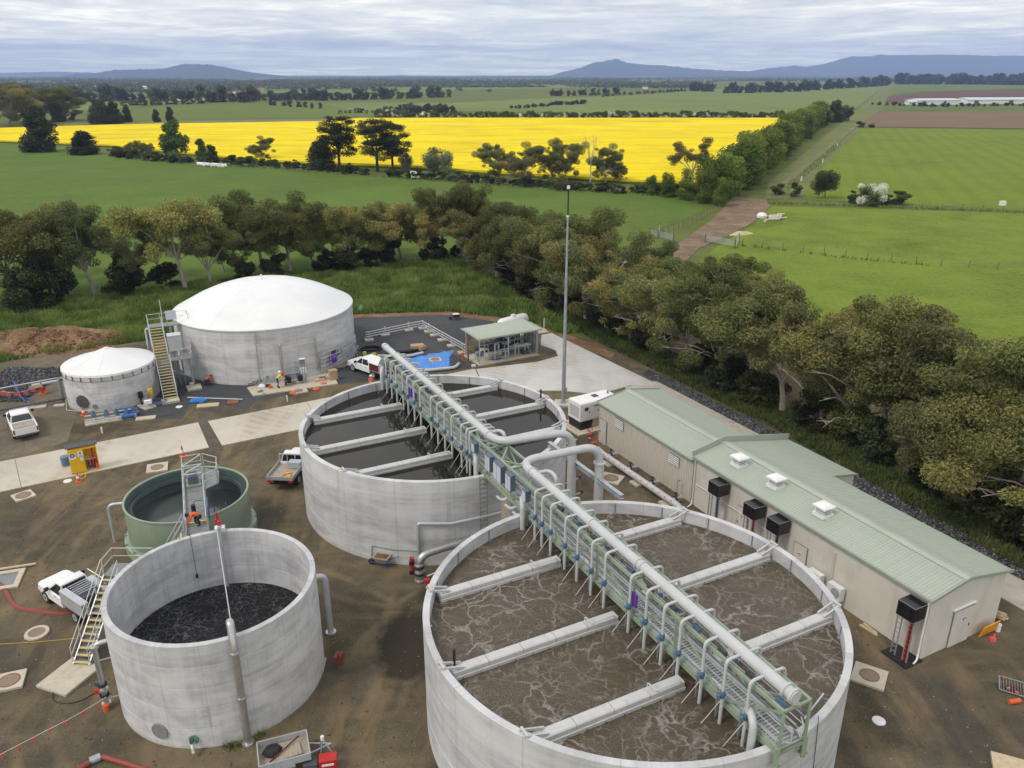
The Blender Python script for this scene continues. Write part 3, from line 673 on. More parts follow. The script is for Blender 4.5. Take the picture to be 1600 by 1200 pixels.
# ------------------------------------------------------------------ truss bridge over both tanks
TOP, DECK = 7.62, 5.86; HW = .62; TEND = 42.3
br = thing('truss_bridge', 'long pale green steel truss walkway running over both big tanks', 'bridge', W(0, 0, DECK))
NB = 29; bay = TEND/NB
for s in (HW, -HW):
    for z, w, h in ((TOP, .12, .14), (DECK-.10, .14, .22)):
        part(MB().bar(W(0, s, z), W(TEND, s, z), w, h), 'chord', M('truss_green'), br, w=True)
    for i in range(0, NB+1):
        t = i*bay
        if i % 2 == 0 or i in (NB,): part(MB().bar(W(t, s, DECK), W(t, s, TOP-.07), .10), 'post', M('truss_green'), br, w=True)
        if i < NB and i % 2 == 0:
            e = min(TEND, t+2*bay)
            if (i//2) % 2: part(MB().bar(W(t+.05, s, DECK), W(e-.05, s, TOP-.05), .08), 'diagonal', M('truss_green'), br, w=True)
            else: part(MB().bar(W(t+.05, s, TOP-.05), W(e-.05, s, DECK), .08), 'diagonal', M('truss_green'), br, w=True)
    for z in (6.22, 6.55, 6.90):
        part(MB().tube([W(.05, s*.86, z), W(TEND-.1, s*.86, z)], .017, 6), 'handrail', M('pipe_white'), br, w=True)
    part(MB().bar(W(0, s*.90, DECK+.08), W(TEND, s*.90, DECK+.08), .015, .15), 'kick_plate', M('truss_grey'), br, w=True)
for i in range(NB+1):
    t = i*bay
    part(MB().bar(W(t, -HW, DECK-.10), W(t, HW, DECK-.10), .08, .12), 'cross_beam', M('truss_green'), br, w=True)
    if i % 2 == 0: part(MB().bar(W(t, -HW, TOP+.03), W(t, HW, TOP+.03), .08, .10), 'top_beam', M('truss_green'), br, w=True)
    if i < NB:
        part(MB().bar(W(t+.02, 0, DECK+.02), W(t+bay-.02, 0, DECK+.02), 1.05, .03), 'deck_panel', M('grating'), br, w=True)
# slats across each walkway panel (real bars, too small to pick apart)
sl_ = MB()
for k in range(int(TEND/.15)): sl_.bar(W(k*.15+.05, -.5, DECK+.045), W(k*.15+.05, .5, DECK+.045), .05, .022)
part(sl_, 'deck_slats', M('truss_grey'), br, kind='stuff', w=True)
# open top bracing of the middle length between the tanks
for a, b in ((18.3, 20.0), (21.6, 20.0), (21.6, 23.2), (24.8, 23.2)):
    s0, s1 = (HW, -HW) if a < b else (HW, -HW)
    part(MB().bar(W(a, s0, TOP+.02), W(b, s1, TOP+.02), .09), 'top_brace', M('truss_green'), br, w=True)
for s in (HW+.04, -HW-.04):      # brackets bolted down the walls
    for t in (.02, 18.5, 23.7, TEND-.4):
        part(MB().bar(W(t, s, DECK+.2), W(t, s, DECK-.75), .22, .16), 'wall_bracket', M('truss_green'), br, w=True)
        part(MB().bar(W(t-.12, s, DECK-.62), W(t+.12, s, DECK-.62), .28, .05), 'bracket_foot', M('truss_green'), br, w=True)
for s in (.4, -.4): part(MB().pipe([W(.1, s, 6.9), W(-.15, s*.6, 6.9), W(-.15, s*.6, 6.2), W(.1, s, 6.2)], .025, 6, .12, 4), 'end_rail', M('pipe_white'), br, w=True)
part(MB().pipe([W(-.02, -.45, 6.9), W(-.02, -.45, 6.95), W(.5, -1.9, 7.0)], .03, 6, .1, 3), 'davit_arm', M('pipe_white'), br, w=True)
for t in (20.2, 22.3): part(MB().bar(W(t, 0, 5.7), W(t, 0, -.05), .55, .55), 'support_column', M('pad_concrete'), br, w=True)
# side panels and fittings seen through the truss
for k in range(26):
    t = .9+k*1.58
    if 18 < t < 25: continue
    part(MB().bar(W(t, -.50, 6.55), W(t+.45, -.50, 6.55), .12, .40), 'actuator', M('dark_grey') if k % 3 else M('valve_blue'), br, w=True)
    if k % 2: part(MB().bar(W(t+.6, .50, 6.15), W(t+1.2, .50, 6.15), .05, .16), 'name_plate', M('blue_white'), br, w=True)
# long cable tray and conduits along the walkway
for s, z, r in ((-.40, 6.02, .035), (-.33, 6.02, .03), (.44, 6.02, .03), (-.46, 6.35, .025)):
    part(MB().tube([W(.3, s, z), W(TEND-.5, s, z)], r, 6), 'conduit', M('pipe_galv'), br, w=True)
for t in (18.9, 19.8, 20.9): part(MB().pipe([W(t, HW+.02, 5.6), W(t+.05, HW+.28, 5.5), W(t+.8, HW+.28, 5.4), W(t+.9, HW+.05, 5.2)], .10, 8, .2, 3), 'drain_elbow', M('pipe_galv'), br, w=True)

# electrical cabinets hung on the left side of the middle length
for t, w, h, z, lab in ((24.65, .42, .55, 7.25, 'small'), (22.65, .62, .92, 7.1, 'tall'), (21.4, .95, 1.0, 7.08, 'widest'), (20.05, .62, .92, 7.1, 'tall'), (18.2, .40, .62, 7.15, 'small')):
    place = {24.65: 'over the rim of the still tank', 22.65: 'left of the widest cabinet', 21.4: 'in the middle of its row', 20.05: 'right of the widest cabinet', 18.2: 'over the rim of the foaming tank'}[t]
    c = thing('cabinet', f'{lab} pale grey electrical cabinet on the green bridge {place}', 'cabinet', W(t, HW+.24, z), math.atan2(BA.y, BA.x), 'electrical cabinets on the bridge')
    part(MB().box((0, 0, 0), (w, .30, h)), 'case', M('cabinet_side'), c)
    nd = 2 if w > .5 else 1
    for k in range(nd):
        part(MB().box((-w/2+w*(k+.5)/nd, .165, 0), (w/nd-.05, .03, h-.06)), 'door', M('blue_white'), c)
    part(MB().box((0, .0, h/2+.03), (w+.03, .34, .03)), 'rain_hood', M('cabinet_side'), c)
for t in (8.35, 34.9, 35.7):
    single(MB().bar(W(t, HW+.12, 6.75), W(t+.55, HW+.12, 6.75), .10, .62), 'purple_board', M('purple'), {8.35: 'purple panel hung on the bridge over the foaming tank', 34.9: 'purple panel on the bridge, nearer of the pair over the still tank', 35.7: 'purple panel on the bridge, farther of the pair over the still tank'}[t], 'panel', W(t, HW+.12, 6.75), w=True)

# ------------------------------------------------------------------ air pipes with their drop pipes
ZP = 8.02; PR = .235
def flange(root, p, n, r=.31, m='pipe_white'):
    p, n = Vector(p), Vector(n).normalized(); part(MB().cyl(p-n*.05, p+n*.05, r, 20), 'flange', M(m), root, True, w=True)
pv1, pv2 = W(22.5, -4.6, 0), W(20.1, -5.0, 0)
air1 = thing('air_pipe', 'fat white air pipe over the still tank with a bend turning down beside it', 'pipe', W(42, .1, ZP), group='air pipes')
part(MB().pipe([W(43.3, .1, ZP), W(23.1, .1, ZP), W(22.5, -4.6, ZP), pv1+Vector((0, 0, 0))], PR, 20, 1.15, 8), 'pipe', M('pipe_white'), air1, True, w=True)
air2 = thing('air_pipe', 'fat white air pipe over the foaming tank ending in a flat cap', 'pipe', W(.2, .1, ZP), group='air pipes')
part(MB().pipe([W(.02, .1, ZP), W(20.4, .1, ZP), W(20.1, -5.0, ZP), pv2+Vector((0, 0, 0))], PR, 20, 1.15, 8), 'pipe', M('pipe_white'), air2, True, w=True)
for r_, tt in ((air1, (42.9, 36.0, 31.5, 24.3, 28.0)), (air2, (.12, .45, 8.9, 9.2, 19.0, 13.0))):
    for t in tt: flange(r_, W(t, .1, ZP), BA, .285 if t not in (.12, .45) else .30)
flange(air1, pv1+Vector((0, 0, 6.9)), (0, 0, 1), .36); flange(air2, pv2+Vector((0, 0, 6.9)), (0, 0, 1), .36)
part(MB().cyl(pv1+Vector((0, 0, 0)), pv1+Vector((0, 0, 6.9)), .275, 20), 'riser_sleeve', M('pipe_white'), air1, True, w=True)
part(MB().cyl(pv2+Vector((0, 0, 0)), pv2+Vector((0, 0, 6.9)), .275, 20), 'riser_sleeve', M('pipe_white'), air2, True, w=True)
for r_, t in ((air1, 24.6), (air2, 18.7)):
    part(MB().pipe([W(t, 0, ZP), W(t, -.75, ZP+.02), W(t-.55 if t > 20 else t-.75, -.8, ZP), W(t-.55 if t > 20 else t-.75, -.8, 6.4)], .11, 12, .35, 5), 'relief_branch', M('pipe_white'), r_, True, w=True)
for r_, ts in ((air1, [2*i*1.45+.3 for i in range(8, 15)]), (air2, [2*i*1.45 for i in range(0, 7)])):
    for t in ts: part(MB().bar(W(t, .1, TOP+.08), W(t, .1, ZP-PR+.02), .18, .30), 'saddle', M('truss_green'), r_, w=True)
def drop_meshes():
    d = {}
    for sg, nm in ((1, 'L'), (-1, 'R')):
        c = lambda s, z, t=0: (-BL*s*-1+BA*t+Vector((0, 0, z)))
        d[nm] = (MB().pipe([c(0, ZP), c(sg*.83, ZP-.02), c(sg*.83, 6.62)], .062, 9, .22, 4).mesh('drop_pipe', True),
                 MB().tube([c(sg*.83, 6.62), c(sg*.83, 6.50), c(sg*.83, 6.50), c(sg*.83, 6.40)], [.10, .10, .07, .07], 8).box(c(sg*.83, 6.46), (.17, .15, .14), rz=.5).cyl(c(sg*.83, 6.46), c(sg*1.06, 6.50), .03, 6).cyl(c(sg*1.06, 6.48), c(sg*1.06, 6.51), .075, 10).cyl(c(sg*.83, 6.30), c(sg*.83, 6.34), .10, 10).mesh('valve'),
                 MB().tube([c(sg*.83, 6.34), c(sg*.83, 4.7)], .070, 9).mesh('lower_pipe', True),
                 MB().tube([c(sg*.83, 6.25), c(sg*1.55, 4.9, .35)], .017, 6).mesh('stay_rod'),
                 MB().bar(c(sg*.72, 6.28, .35), c(sg*.72, 4.7, .35), .10, .06).mesh('guide_rail'))
    return d
DM = drop_meshes()
T_A = [17.1, 16.35, 15.45, 14.05, 12.9, 11.65, 10.55, 8.6, 7.43, 6.27, 5.2, 3.78, 2.6, 1.36]
T_B = [40.7, 39.55, 38.4, 37.0, 36.0, 34.75, 33.5, 31.55, 30.4, 29.2, 28.05, 26.55, 25.75, 25.3]
for root, ts in ((air2, T_A), (air1, T_B)):
    for t in ts:
        for sd in ('L', 'R'):
            o = obj('drop_pipe', DM[sd][0], M('pipe_white'), root); o.location = W(t, .1, 0)-Vector(root.location)
            obj('valve', DM[sd][1], M('valve_blue'), o); obj('lower_pipe', DM[sd][2], M('pipe_white'), o)
            obj('stay_rod', DM[sd][3], M('pipe_white'), o); obj('guide_rail', DM[sd][4], M('mid_grey'), o)
for t, root, lab in ((.9, air2, ''), (18.35, air2, ''), (24.3, air1, ''), (41.6, air1, '')):
    part(MB().pipe([W(t, 1.0, 4.6), W(t, 1.0, 6.55), W(t+.55, .75, 6.75), W(t+.75, .62, 6.0)], .145, 12, .5, 6), 'gooseneck', M('pipe_white'), root, True, w=True)
# galvanised steel beam lying from rim to rim
b0, b1 = G(858, 693, 5.86), G(972, 777, 5.92)
sb = thing('steel_beam', 'galvanised steel beam lying from the still tank rim to the foaming tank rim', 'beam', b0)
for dz, w, h in ((.13, .26, .03), (-.13, .26, .03), (0, .02, .23)):
    part(MB().bar(b0+Vector((0, 0, dz)), b1+Vector((0, 0, dz)), w, h), 'flange' if w > .1 else 'web', M('galv'), sb, w=True)
# ------------------------------------------------------------------ long green-roofed building
BC = Vector((20.9, 33.47, 0)); BD = Vector((-.4610, .8874, 0)).normalized(); BE = Vector((BD.y, -BD.x, 0))
def Q(a, c, z=0): return BC+BD*a+BE*c+Vector((0, 0, z))
brz = math.atan2(BE.y, BE.x)
def ribbed(w, L, ribs, rh=.028, th=.01):
    """one roofing or cladding sheet: x across 0..w, y along 0..L, trapezoid ribs"""
    prof = [(0, 0)]; p = w/ribs
    for i in range(ribs):
        x = i*p; prof += [(x+p*.55, 0), (x+p*.65, rh), (x+p*.85, rh), (x+p*.95, 0)]
    prof.append((w, 0)); n = len(prof)
    V = [(x, 0, z) for x, z in prof]+[(x, L, z) for x, z in prof]
    F = [(i, i+1, n+i+1, n+i) for i in range(n-1)]
    return MB().add(V, F)
def roof_slope(root, a0, a1, c0, z0, c1, z1, w=.76):
    """sheets running from the ridge (c0,z0) to the eave (c1,z1) between a0 and a1"""
    n = max(1, round((a1-a0)/w)); ww = (a1-a0)/n; L = math.hypot(c1-c0, z1-z0)
    me = ribbed(ww-.004, L, 4).mesh('roof_sheet', fix=False)
    x = BD; y = (Q(0, c1, z1)-Q(0, c0, z0)).normalized(); zv = x.cross(y)
    if zv.z < 0: zv = -zv
    for i in range(n):
        o = obj('roof_sheet', me, M('roof_green'), root)
        Mx = Matrix((x, y, zv)).transposed().to_4x4(); Mx.translation = Q(a0+i*ww, c0, z0)-Vector(root.location)
        o.matrix_local = Mx
def walls(root, a0, a1, c0, c1, zf, zr, zb, m, ridge_c):
    """solid wall body with a gabled top"""
    secs = []
    for a in (a0, a1):
        secs.append([Q(a, c0, -.05), Q(a, c1, -.05), Q(a, c1, zb-.03), Q(a, ridge_c, zr-.03), Q(a, c0, zf-.03)])
    return part(MB().loft(secs), 'wall', m, root, w=True)
tall = thing('treatment_building', 'long beige smooth walled building with pale green metal roof and three roof vents', 'building', Q(9, 3))
ZF, ZR, ZB, RC = 3.72, 4.16, 3.50, 2.55
walls(tall, 0.05, 12.05, 0, 6.05, ZF, ZR, ZB, M('wall_beige'), RC)
zw = ZR-(ZR-ZB)/(6.05-RC)*(8.45-RC)
walls(tall, 12.06, 18.15, 0, 8.45, ZF, ZR, zw, M('wall_beige'), RC)
roof_slope(tall, -.10, 18.2, RC, ZR+.02, -.14, ZF-.02)
roof_slope(tall, -.10, 12.0, RC, ZR+.02, 6.22, ZB-.01)
roof_slope(tall, 12.0, 18.2, RC, ZR+.02, 8.62, zw-.01)
part(MB().loft([[Q(a, RC-.30, ZR+.005), Q(a, RC-.28, ZR+.045), Q(a, RC, ZR+.085), Q(a, RC+.28, ZR+.035), Q(a, RC+.30, ZR-.005)] for a in (-.11, 18.2)]), 'ridge_cap', M('roof_green'), tall, w=True)
part(MB().bar(Q(-.1, -.19, ZF-.08), Q(18.2, -.19, ZF-.08), .13, .13), 'gutter', M('roof_trim'), tall, w=True)
part(MB().bar(Q(-.1, 6.27, ZB-.07), Q(11.95, 6.27, ZB-.07), .13, .13), 'gutter', M('roof_trim'), tall, w=True)
part(MB().bar(Q(11.95, 8.67, zw-.07), Q(18.2, 8.67, zw-.07), .13, .13), 'gutter', M('roof_trim'), tall, w=True)
for c0, z0, c1, z1 in ((-.2, ZF-.02, RC, ZR+.03), (RC, ZR+.03, 6.3, ZB)):
    part(MB().bar(Q(-.12, c0, z0), Q(-.12, c1, z1), .06, .17), 'barge_board', M('roof_trim'), tall, w=True)
for c0, z0, c1, z1 in ((-.2, ZF+.12, RC, ZR+.22), (RC, ZR+.22, 8.7, zw+.20)):
    part(MB().bar(Q(18.24, c0, z0), Q(18.24, c1, z1), .07, .50), 'parapet_flashing', M('roof_green'), tall, w=True)
part(MB().bar(Q(11.96, 6.2, ZB-.02), Q(11.96, 8.66, zw+.03), .05, .12), 'barge_board', M('roof_trim'), tall, w=True)
low = thing('plant_shed', 'lower ribbed beige metal shed with pale green roof joined to the far end', 'building', Q(24, 3))
LF, LR, LB, LC = 3.38, 3.86, 3.34, 2.75
walls(low, 18.32, 30.02, 0.04, 5.9, LF, LR, LB, M('clad_beige'), LC)
roof_slope(low, 18.30, 30.15, LC, LR+.02, -.10, LF-.02)
roof_slope(low, 18.30, 30.15, LC, LR+.02, 6.05, LB-.02)
part(MB().loft([[Q(a, LC-.28, LR+.005), Q(a, LC-.25, LR+.045), Q(a, LC, LR+.075), Q(a, LC+.25, LR+.045), Q(a, LC+.28, LR+.005)] for a in (18.3, 30.16)]), 'ridge_cap', M('roof_green'), low, w=True)
part(MB().bar(Q(18.3, -.14, LF-.07), Q(30.15, -.14, LF-.07), .12, .12), 'gutter', M('roof_trim'), low, w=True)
for c0, z0, c1, z1 in ((-.15, LF-.01, LC, LR+.03), (LC, LR+.03, 6.1, LB)):
    part(MB().bar(Q(30.17, c0, z0), Q(30.17, c1, z1), .05, .16), 'barge_board', M('roof_trim'), low, w=True)
n = 16; ww = 11.7/n; cm = ribbed(ww-.004, LF-.10, 3, .045).mesh('cladding_sheet', fix=False)
for i in range(n):    # ribbed cladding on the side towards the tanks
    o = obj('cladding_sheet', cm, M('clad_beige'), low)
    Mx = Matrix((BD, Vector((0, 0, 1)), -BE)).transposed().to_4x4(); Mx.translation = Q(18.32+i*ww, .028, .02)-Vector(low.location); o.matrix_local = Mx
n = 8; ww = 5.86/n; cm = ribbed(ww-.004, LF-.10, 4, .022).mesh('cladding_sheet', fix=False)
for i in range(n):
    o = obj('cladding_sheet', cm, M('clad_beige'), low)
    Mx = Matrix((BE, Vector((0, 0, 1)), BD)).transposed().to_4x4(); Mx.translation = Q(30.03, .04+i*ww, .02)-Vector(low.location); o.matrix_local = Mx
# louvres and doors
def louvre(root, a, z, w, h):
    f = part(MB().box(Q(a, -.03, z), (w, .05, h), rz=math.atan2(BD.y, BD.x)), 'louvre', M('dark_grey'), root, w=True)
    for k in range(5):
        zc = z-h/2+(k+.5)*h/5
        part(MB().box(Q(a, -.075, zc), (w-.04, .05, h/5*.5), rz=math.atan2(BD.y, BD.x)), 'blade', M('white_plastic'), f, w=True)
louvre(low, 27.1, 2.55, 1.15, .75); louvre(low, 20.3, 2.45, 1.15, .75)
def door(root, a, c, w, h, m='wall_beige', end=False, sign=True):
    al = BE if end else BD; nr = -BD if end else -BE; rz = math.atan2(al.y, al.x); b = Q(a, c)
    fr = part(MB().box(b+nr*.035+Vector((0, 0, h/2)), (w+.10, .05, h+.05), rz=rz), 'door_frame', M('mid_grey'), root, w=True)
    d = part(MB().box(b+nr*.065+Vector((0, 0, h/2)), (w, .05, h-.03), rz=rz), 'door', M(m), root, w=True)
    part(MB().box(b+nr*.10+al*(w*.38)+Vector((0, 0, h*.48)), (.05, .05, .16), rz=rz), 'handle', M('dark_grey'), d, w=True)
    if sign:   # round pictogram notice
        p = b+nr*.10+al*(w*.02)+Vector((0, 0, h*.70)); q = part(MB().cyl(p-nr*.005, p+nr*.006, .17, 20), 'notice', M('white_paint'), d, w=True)
        mb = MB()
        for k in range(10):
            b0 = R(10+k*16); b1 = R(10+(k+1)*16); f = lambda b_: p+nr*.012+(al*math.cos(b_)+Vector((0, 0, 1))*math.sin(b_))*.11
            mb.bar(f(b0), f(b1), .035, .035)
        mb.box(p+nr*.012+Vector((0, 0, -.06)), (.09, .02, .05), rz=rz); part(mb, 'pictogram', M('navy'), q, w=True)
    return d
door(tall, 0.05, 2.85, 1.55, 2.20, end=True); door(tall, 8.35, 0, .95, 2.15); door(tall, 13.2, 0, .95, 2.15); door(low, 29.3, 0, .9, 2.05, 'clad_beige', sign=False)
part(MB().bar(Q(.0, 1.95, 2.33), Q(.0, 3.75, 2.33), .10, .06), 'drip_cap', M('white_plastic'), tall, w=True)
for a, top in ((.12, ZF-.15), (18.0, ZF-.15)):
    part(MB().pipe([Q(a, -.16, top), Q(a, -.10, top-.25), Q(a, -.10, .35), Q(a-.12, -.30, .12), Q(a-.2, -.65, .08)], .05, 8, .1, 3), 'downpipe', M('white_plastic'), tall, True, w=True)
part(MB().pipe([Q(17.7, -.12, 1.75), Q(9.9, -.12, 1.75)], .03, 6), 'conduit', M('white_plastic'), tall, w=True)
part(MB().bar(Q(6.0, -.05, 3.0), Q(6.0, -.05, 1.2), .12, .08), 'duct_cover', M('wall_beige'), tall, w=True)
for a, c, lab in ((15.33, 1.26, 'farthest from the camera'), (12.04, 1.25, 'middle one of the three'), (8.18, 1.17, 'nearest to the camera')):
    zs = ZF+(ZR-ZF)*(c/RC); v = thing('roof_vent', 'white louvred roof vent on the green roof, '+lab, 'vent', Q(a, c, zs), brz, 'white vents on the green roof')
    part(MB().box((0, 0, .06), (.80, .80, .14)), 'curb', M('white_plastic'), v)
    part(MB().box((0, 0, .24), (.56, .56, .26)), 'throat', M('mid_grey'), v)
    for k in range(3): part(MB().box((0, 0, .17+k*.075), (.66-.02*k, .66-.02*k, .025)), 'louvre_blade', M('white_plastic'), v)
    part(MB().loft([[(-s, -s, z), (s, -s, z), (s, s, z), (-s, s, z)] for s, z in ((.36, .38), (.44, .40), (.44, .47), (.30, .54), (.10, .57))]), 'cap', M('white_paint'), v)
    v.scale = (1.05, 1.05, 1.45)
    for k in (-.22, 0, .22): part(MB().bar((k, -.34, .535), (k, .34, .535), .04, .03), 'cap_rib', M('white_paint'), v)
# black cable entry hoods on ladders against the wall
for a, lab, col in ((15.0, 'farthest of the row, by a blue cable', 'pipe_blue'), (11.75, 'second farthest, beside a red cable', 'red'), (9.75, 'third one, behind the foaming tank rim', 'dark_red'), (.62, 'standing alone at the near corner of the building', 'red')):
    h = thing('cable_hood', 'black hood on ladders at the wall, '+lab, 'cable hood', Q(a, -.62), math.atan2(BD.y, BD.x), 'black cable hoods along the building')
    part(MB().box((0, 0, 2.95), (.98, .92, .85)), 'hood', M('black_sheet'), h)
    for x in (-.49, .49):
        for z in (2.53, 3.37): part(MB().bar((x, -.46, z), (x, .46, z), .025), 'edge_trim', M('mid_grey'), h)
    for z in (2.53, 3.37):
        for y in (-.46, .46): part(MB().bar((-.49, y, z), (.49, y, z), .025), 'edge_trim', M('mid_grey'), h)
    for x in (-.34, .34):      # a cable ladder each side
        for y in (-.14, .14): part(MB().bar((x+y*.9, .28, 0), (x+y*.9, .28, 2.55), .05, .05), 'stile', M('galv'), h)
        for k in range(8): part(MB().bar((x-.13, .28, .25+k*.29), (x+.13, .28, .25+k*.29), .03), 'rung', M('galv'), h)
    for k in range(3): part(MB().tube([(-.42+k*.08, .26, 0), (-.42+k*.08, .26, 2.6)], .045, 6), 'cable', M(col if k != 1 else 'black'), h)
    part(MB().box((0, 0, .03), (1.5, 1.3, .06)), 'plinth', M('black'), h)
for a, lab in ((5.3, 'nearer of the two'), (6.75, 'farther of the two')):
    u = thing('air_conditioner', 'white outdoor air conditioning unit against the beige wall, '+lab, 'air conditioner', Q(a, -.38, .55), math.atan2(BD.y, BD.x), 'outdoor air conditioning units')
    part(MB().box((0, 0, .42), (.92, .36, .82)), 'case', M('white_plastic'), u)
    part(MB().cyl((-.12, .18, .42), (-.12, .195, .42), .30, 20), 'fan_grille', M('mid_grey'), u)
    for k in range(6): part(MB().bar((-.44, .20, .14+k*.11), (.2, .20, .14+k*.11), .015), 'grille_bar', M('white_plastic'), u)
    for k in range(2): part(MB().box((-.3+k*.6, -.02, -.02), (.06, .42, .06)), 'bracket', M('galv'), u)
# long ground pipe with four branches into the low shed
p0, p1 = G(940, 708, .45), G(1062, 792, .45)
gp = thing('ground_pipe', 'fat white pipe lying along the ribbed shed wall with red marks', 'pipe', (p0+p1)/2-Vector((0, 0, .45)))
d_ = (p1-p0).normalized()
part(MB().pipe([p0-d_*.6+Vector((0, 0, .1)), p0, p1, p1+d_*.6-Vector((0, 0, .75))], .24, 18, .5, 5), 'pipe', M('pipe_white'), gp, True, w=True)
for k in range(4):
    q = p0.lerp(p1, (.06, .33, .61, .89)[k]); n_ = BE
    part(MB().pipe([q, q+n_*1.05], .11, 12), 'branch', M('pipe_galv'), gp, True, w=True)
    v = part(MB().cyl(q+n_*.42, q+n_*.52, .20, 16), 'valve', M('navy'), gp, w=True)
    part(MB().cyl(q+n_*.47, q+n_*.47+Vector((0, 0, .42)), .035, 8).cyl(q+n_*.47+Vector((0, 0, .42)), q+n_*.47+Vector((0, 0, .46)), .13, 12), 'handwheel', M('navy'), v, w=True)
    part(MB().cyl(q+n_*.85, q+n_*.90, .19, 16), 'flange', M('pipe_galv'), gp, w=True)
for k in range(13):
    q = p0.lerp(p1, .05+k*.072); part(MB().cyl(q+Vector((-.10, -.16, .13)), q+Vector((-.12, -.20, .17)), .06, 6), 'mark', M('pink'), gp, w=True)
for k in (.12, .5, .86):
    q = p0.lerp(p1, k); part(MB().box((q.x, q.y, .06), (.9, .9, .14), rz=brz), 'footing', M('pad_concrete'), gp, w=True)
# concrete path behind and its ballast
def pathstrip():
    for i in range(14):
        a0, a1 = -6+i*3.2, -6+(i+1)*3.2-.015; c1 = lambda a: 11.45+.05*max(0, min(a-3, 20))
        slab('concrete_path', [tuple(Q(a0, 8.72)[:2]), tuple(Q(a1, 8.72)[:2]), tuple(Q(a1, c1(a1))[:2]), tuple(Q(a0, c1(a0))[:2])], -.04, .055, M('path_concrete'))
pathstrip()
def rock_field(name, polyfn, n, s0, s1, m, seed):
    g = np.random.RandomState(seed); V = []; F = []
    base = np.array([(1, 0, 0), (-1, 0, 0), (0, 1, 0), (0, -1, 0), (0, 0, 1), (0, 0, -1)], float)
    tri = np.array([(0, 2, 4), (2, 1, 4), (1, 3, 4), (3, 0, 4), (2, 0, 5), (1, 2, 5), (3, 1, 5), (0, 3, 5)])
    for i in range(n):
        p, z = polyfn(g); s = s0+(s1-s0)*g.rand()**2
        v = base*(s*(.6+.7*g.rand(6, 1)))*np.array([1.2, .9, .7]); a = g.rand()*6.28; c, s_ = math.cos(a), math.sin(a)
        v = v @ np.array([(c, s_, 0), (-s_, c, 0), (0, 0, 1)]); v += np.array([p[0], p[1], z])
        V.append(v); F.append(tri+6*i)
    return obj(name, fast_mesh(name, np.vstack(V), np.vstack(F)), m, kind='stuff')
def rockm():
    m, t, o = newmat('basalt'); i = t.nodes.new('ShaderNodeNewGeometry').outputs['Random Per Island']
    col = ramp(t, i, [(0, (.025, .026, .030)), (.6, (.075, .078, .085)), (.9, (.14, .14, .145)), (1, (.24, .235, .22))])
    bsdf(t, o, col, .85, bump=noise(t, coords(t), 20, 3), bstr=.3)
rockm()
def along_building(g):
    a = -6+46*g.rand(); c0 = 11.5+.05*max(0, min(a-3, 20)); c = c0+1.5*g.rand()**1.1
    p = Q(a, c); return (p.x, p.y), .02+.10*g.rand()*(1-abs((c-c0)/2.0-.5))
sheet('ballast_bed', [tuple(Q(a, c)[:2]) for a, c in ((-8, 11.4), (3, 11.4), (23, 12.4), (41, 12.4), (42, 13.9), (23, 13.9), (3, 13.0), (-8, 13.0))], .015, M('blue_gravel'))
rock_field('ballast', along_building, 8500, .05, .16, M('basalt'), 3)
# bits on the ground round the near end of the building
pd = Q(-.15, 1.0)
def stack(name, label, cat, p, rz, n, L, w, h, m, seed=1, pname='plank'):
    t = thing(name, label, cat, p, rz); q = random.Random(seed)
    for k in range(n):
        part(MB().box((q.uniform(-.15, .15), (k % 3-1)*w*1.3+q.uniform(-.03, .03), h/2+(k//3)*h), (L*q.uniform(.8, 1), w, h), rz=q.uniform(-.12, .12)), pname, M(m), t)
    return t
stack('timber_stack', 'pile of pale timber planks lying by the right corner of the building', 'timber', Q(.9, 6.7, .05), R(-38), 9, 2.2, .14, .08, 'timber')
stack('timber_offcuts', 'two short timber offcuts lying at the foot of the long beige wall', 'timber', Q(3.0, -.4, 0), math.atan2(BD.y, BD.x), 2, 1.1, .13, .06, 'timber', 4)
sg = single(MB().box((0, 0, .42), (1.35, .05, .75)), 'sign_board', M('orange_sign'), 'orange sign board leaning on the end wall of the building', 'sign board', Q(-.25, 4.95), brz)
sg.rotation_euler = (R(14), 0, brz)
single(MB().box((0, 0, .10), (.30, .22, .20)).cyl((.1, .1, .2), (.15, .1, .36), .05, 8), 'tool_bag', M('pink'), 'pink bag lying in front of the orange sign board', 'bag', Q(-.75, 4.7))
single(MB().cyl((0, 0, 0), (0, 0, .38), .14, 14).cyl((0, 0, .38), (0, 0, .42), .15, 14), 'bucket', M('white_plastic'), 'small white bucket beside the orange sign board', 'bucket', Q(-.35, 5.75))

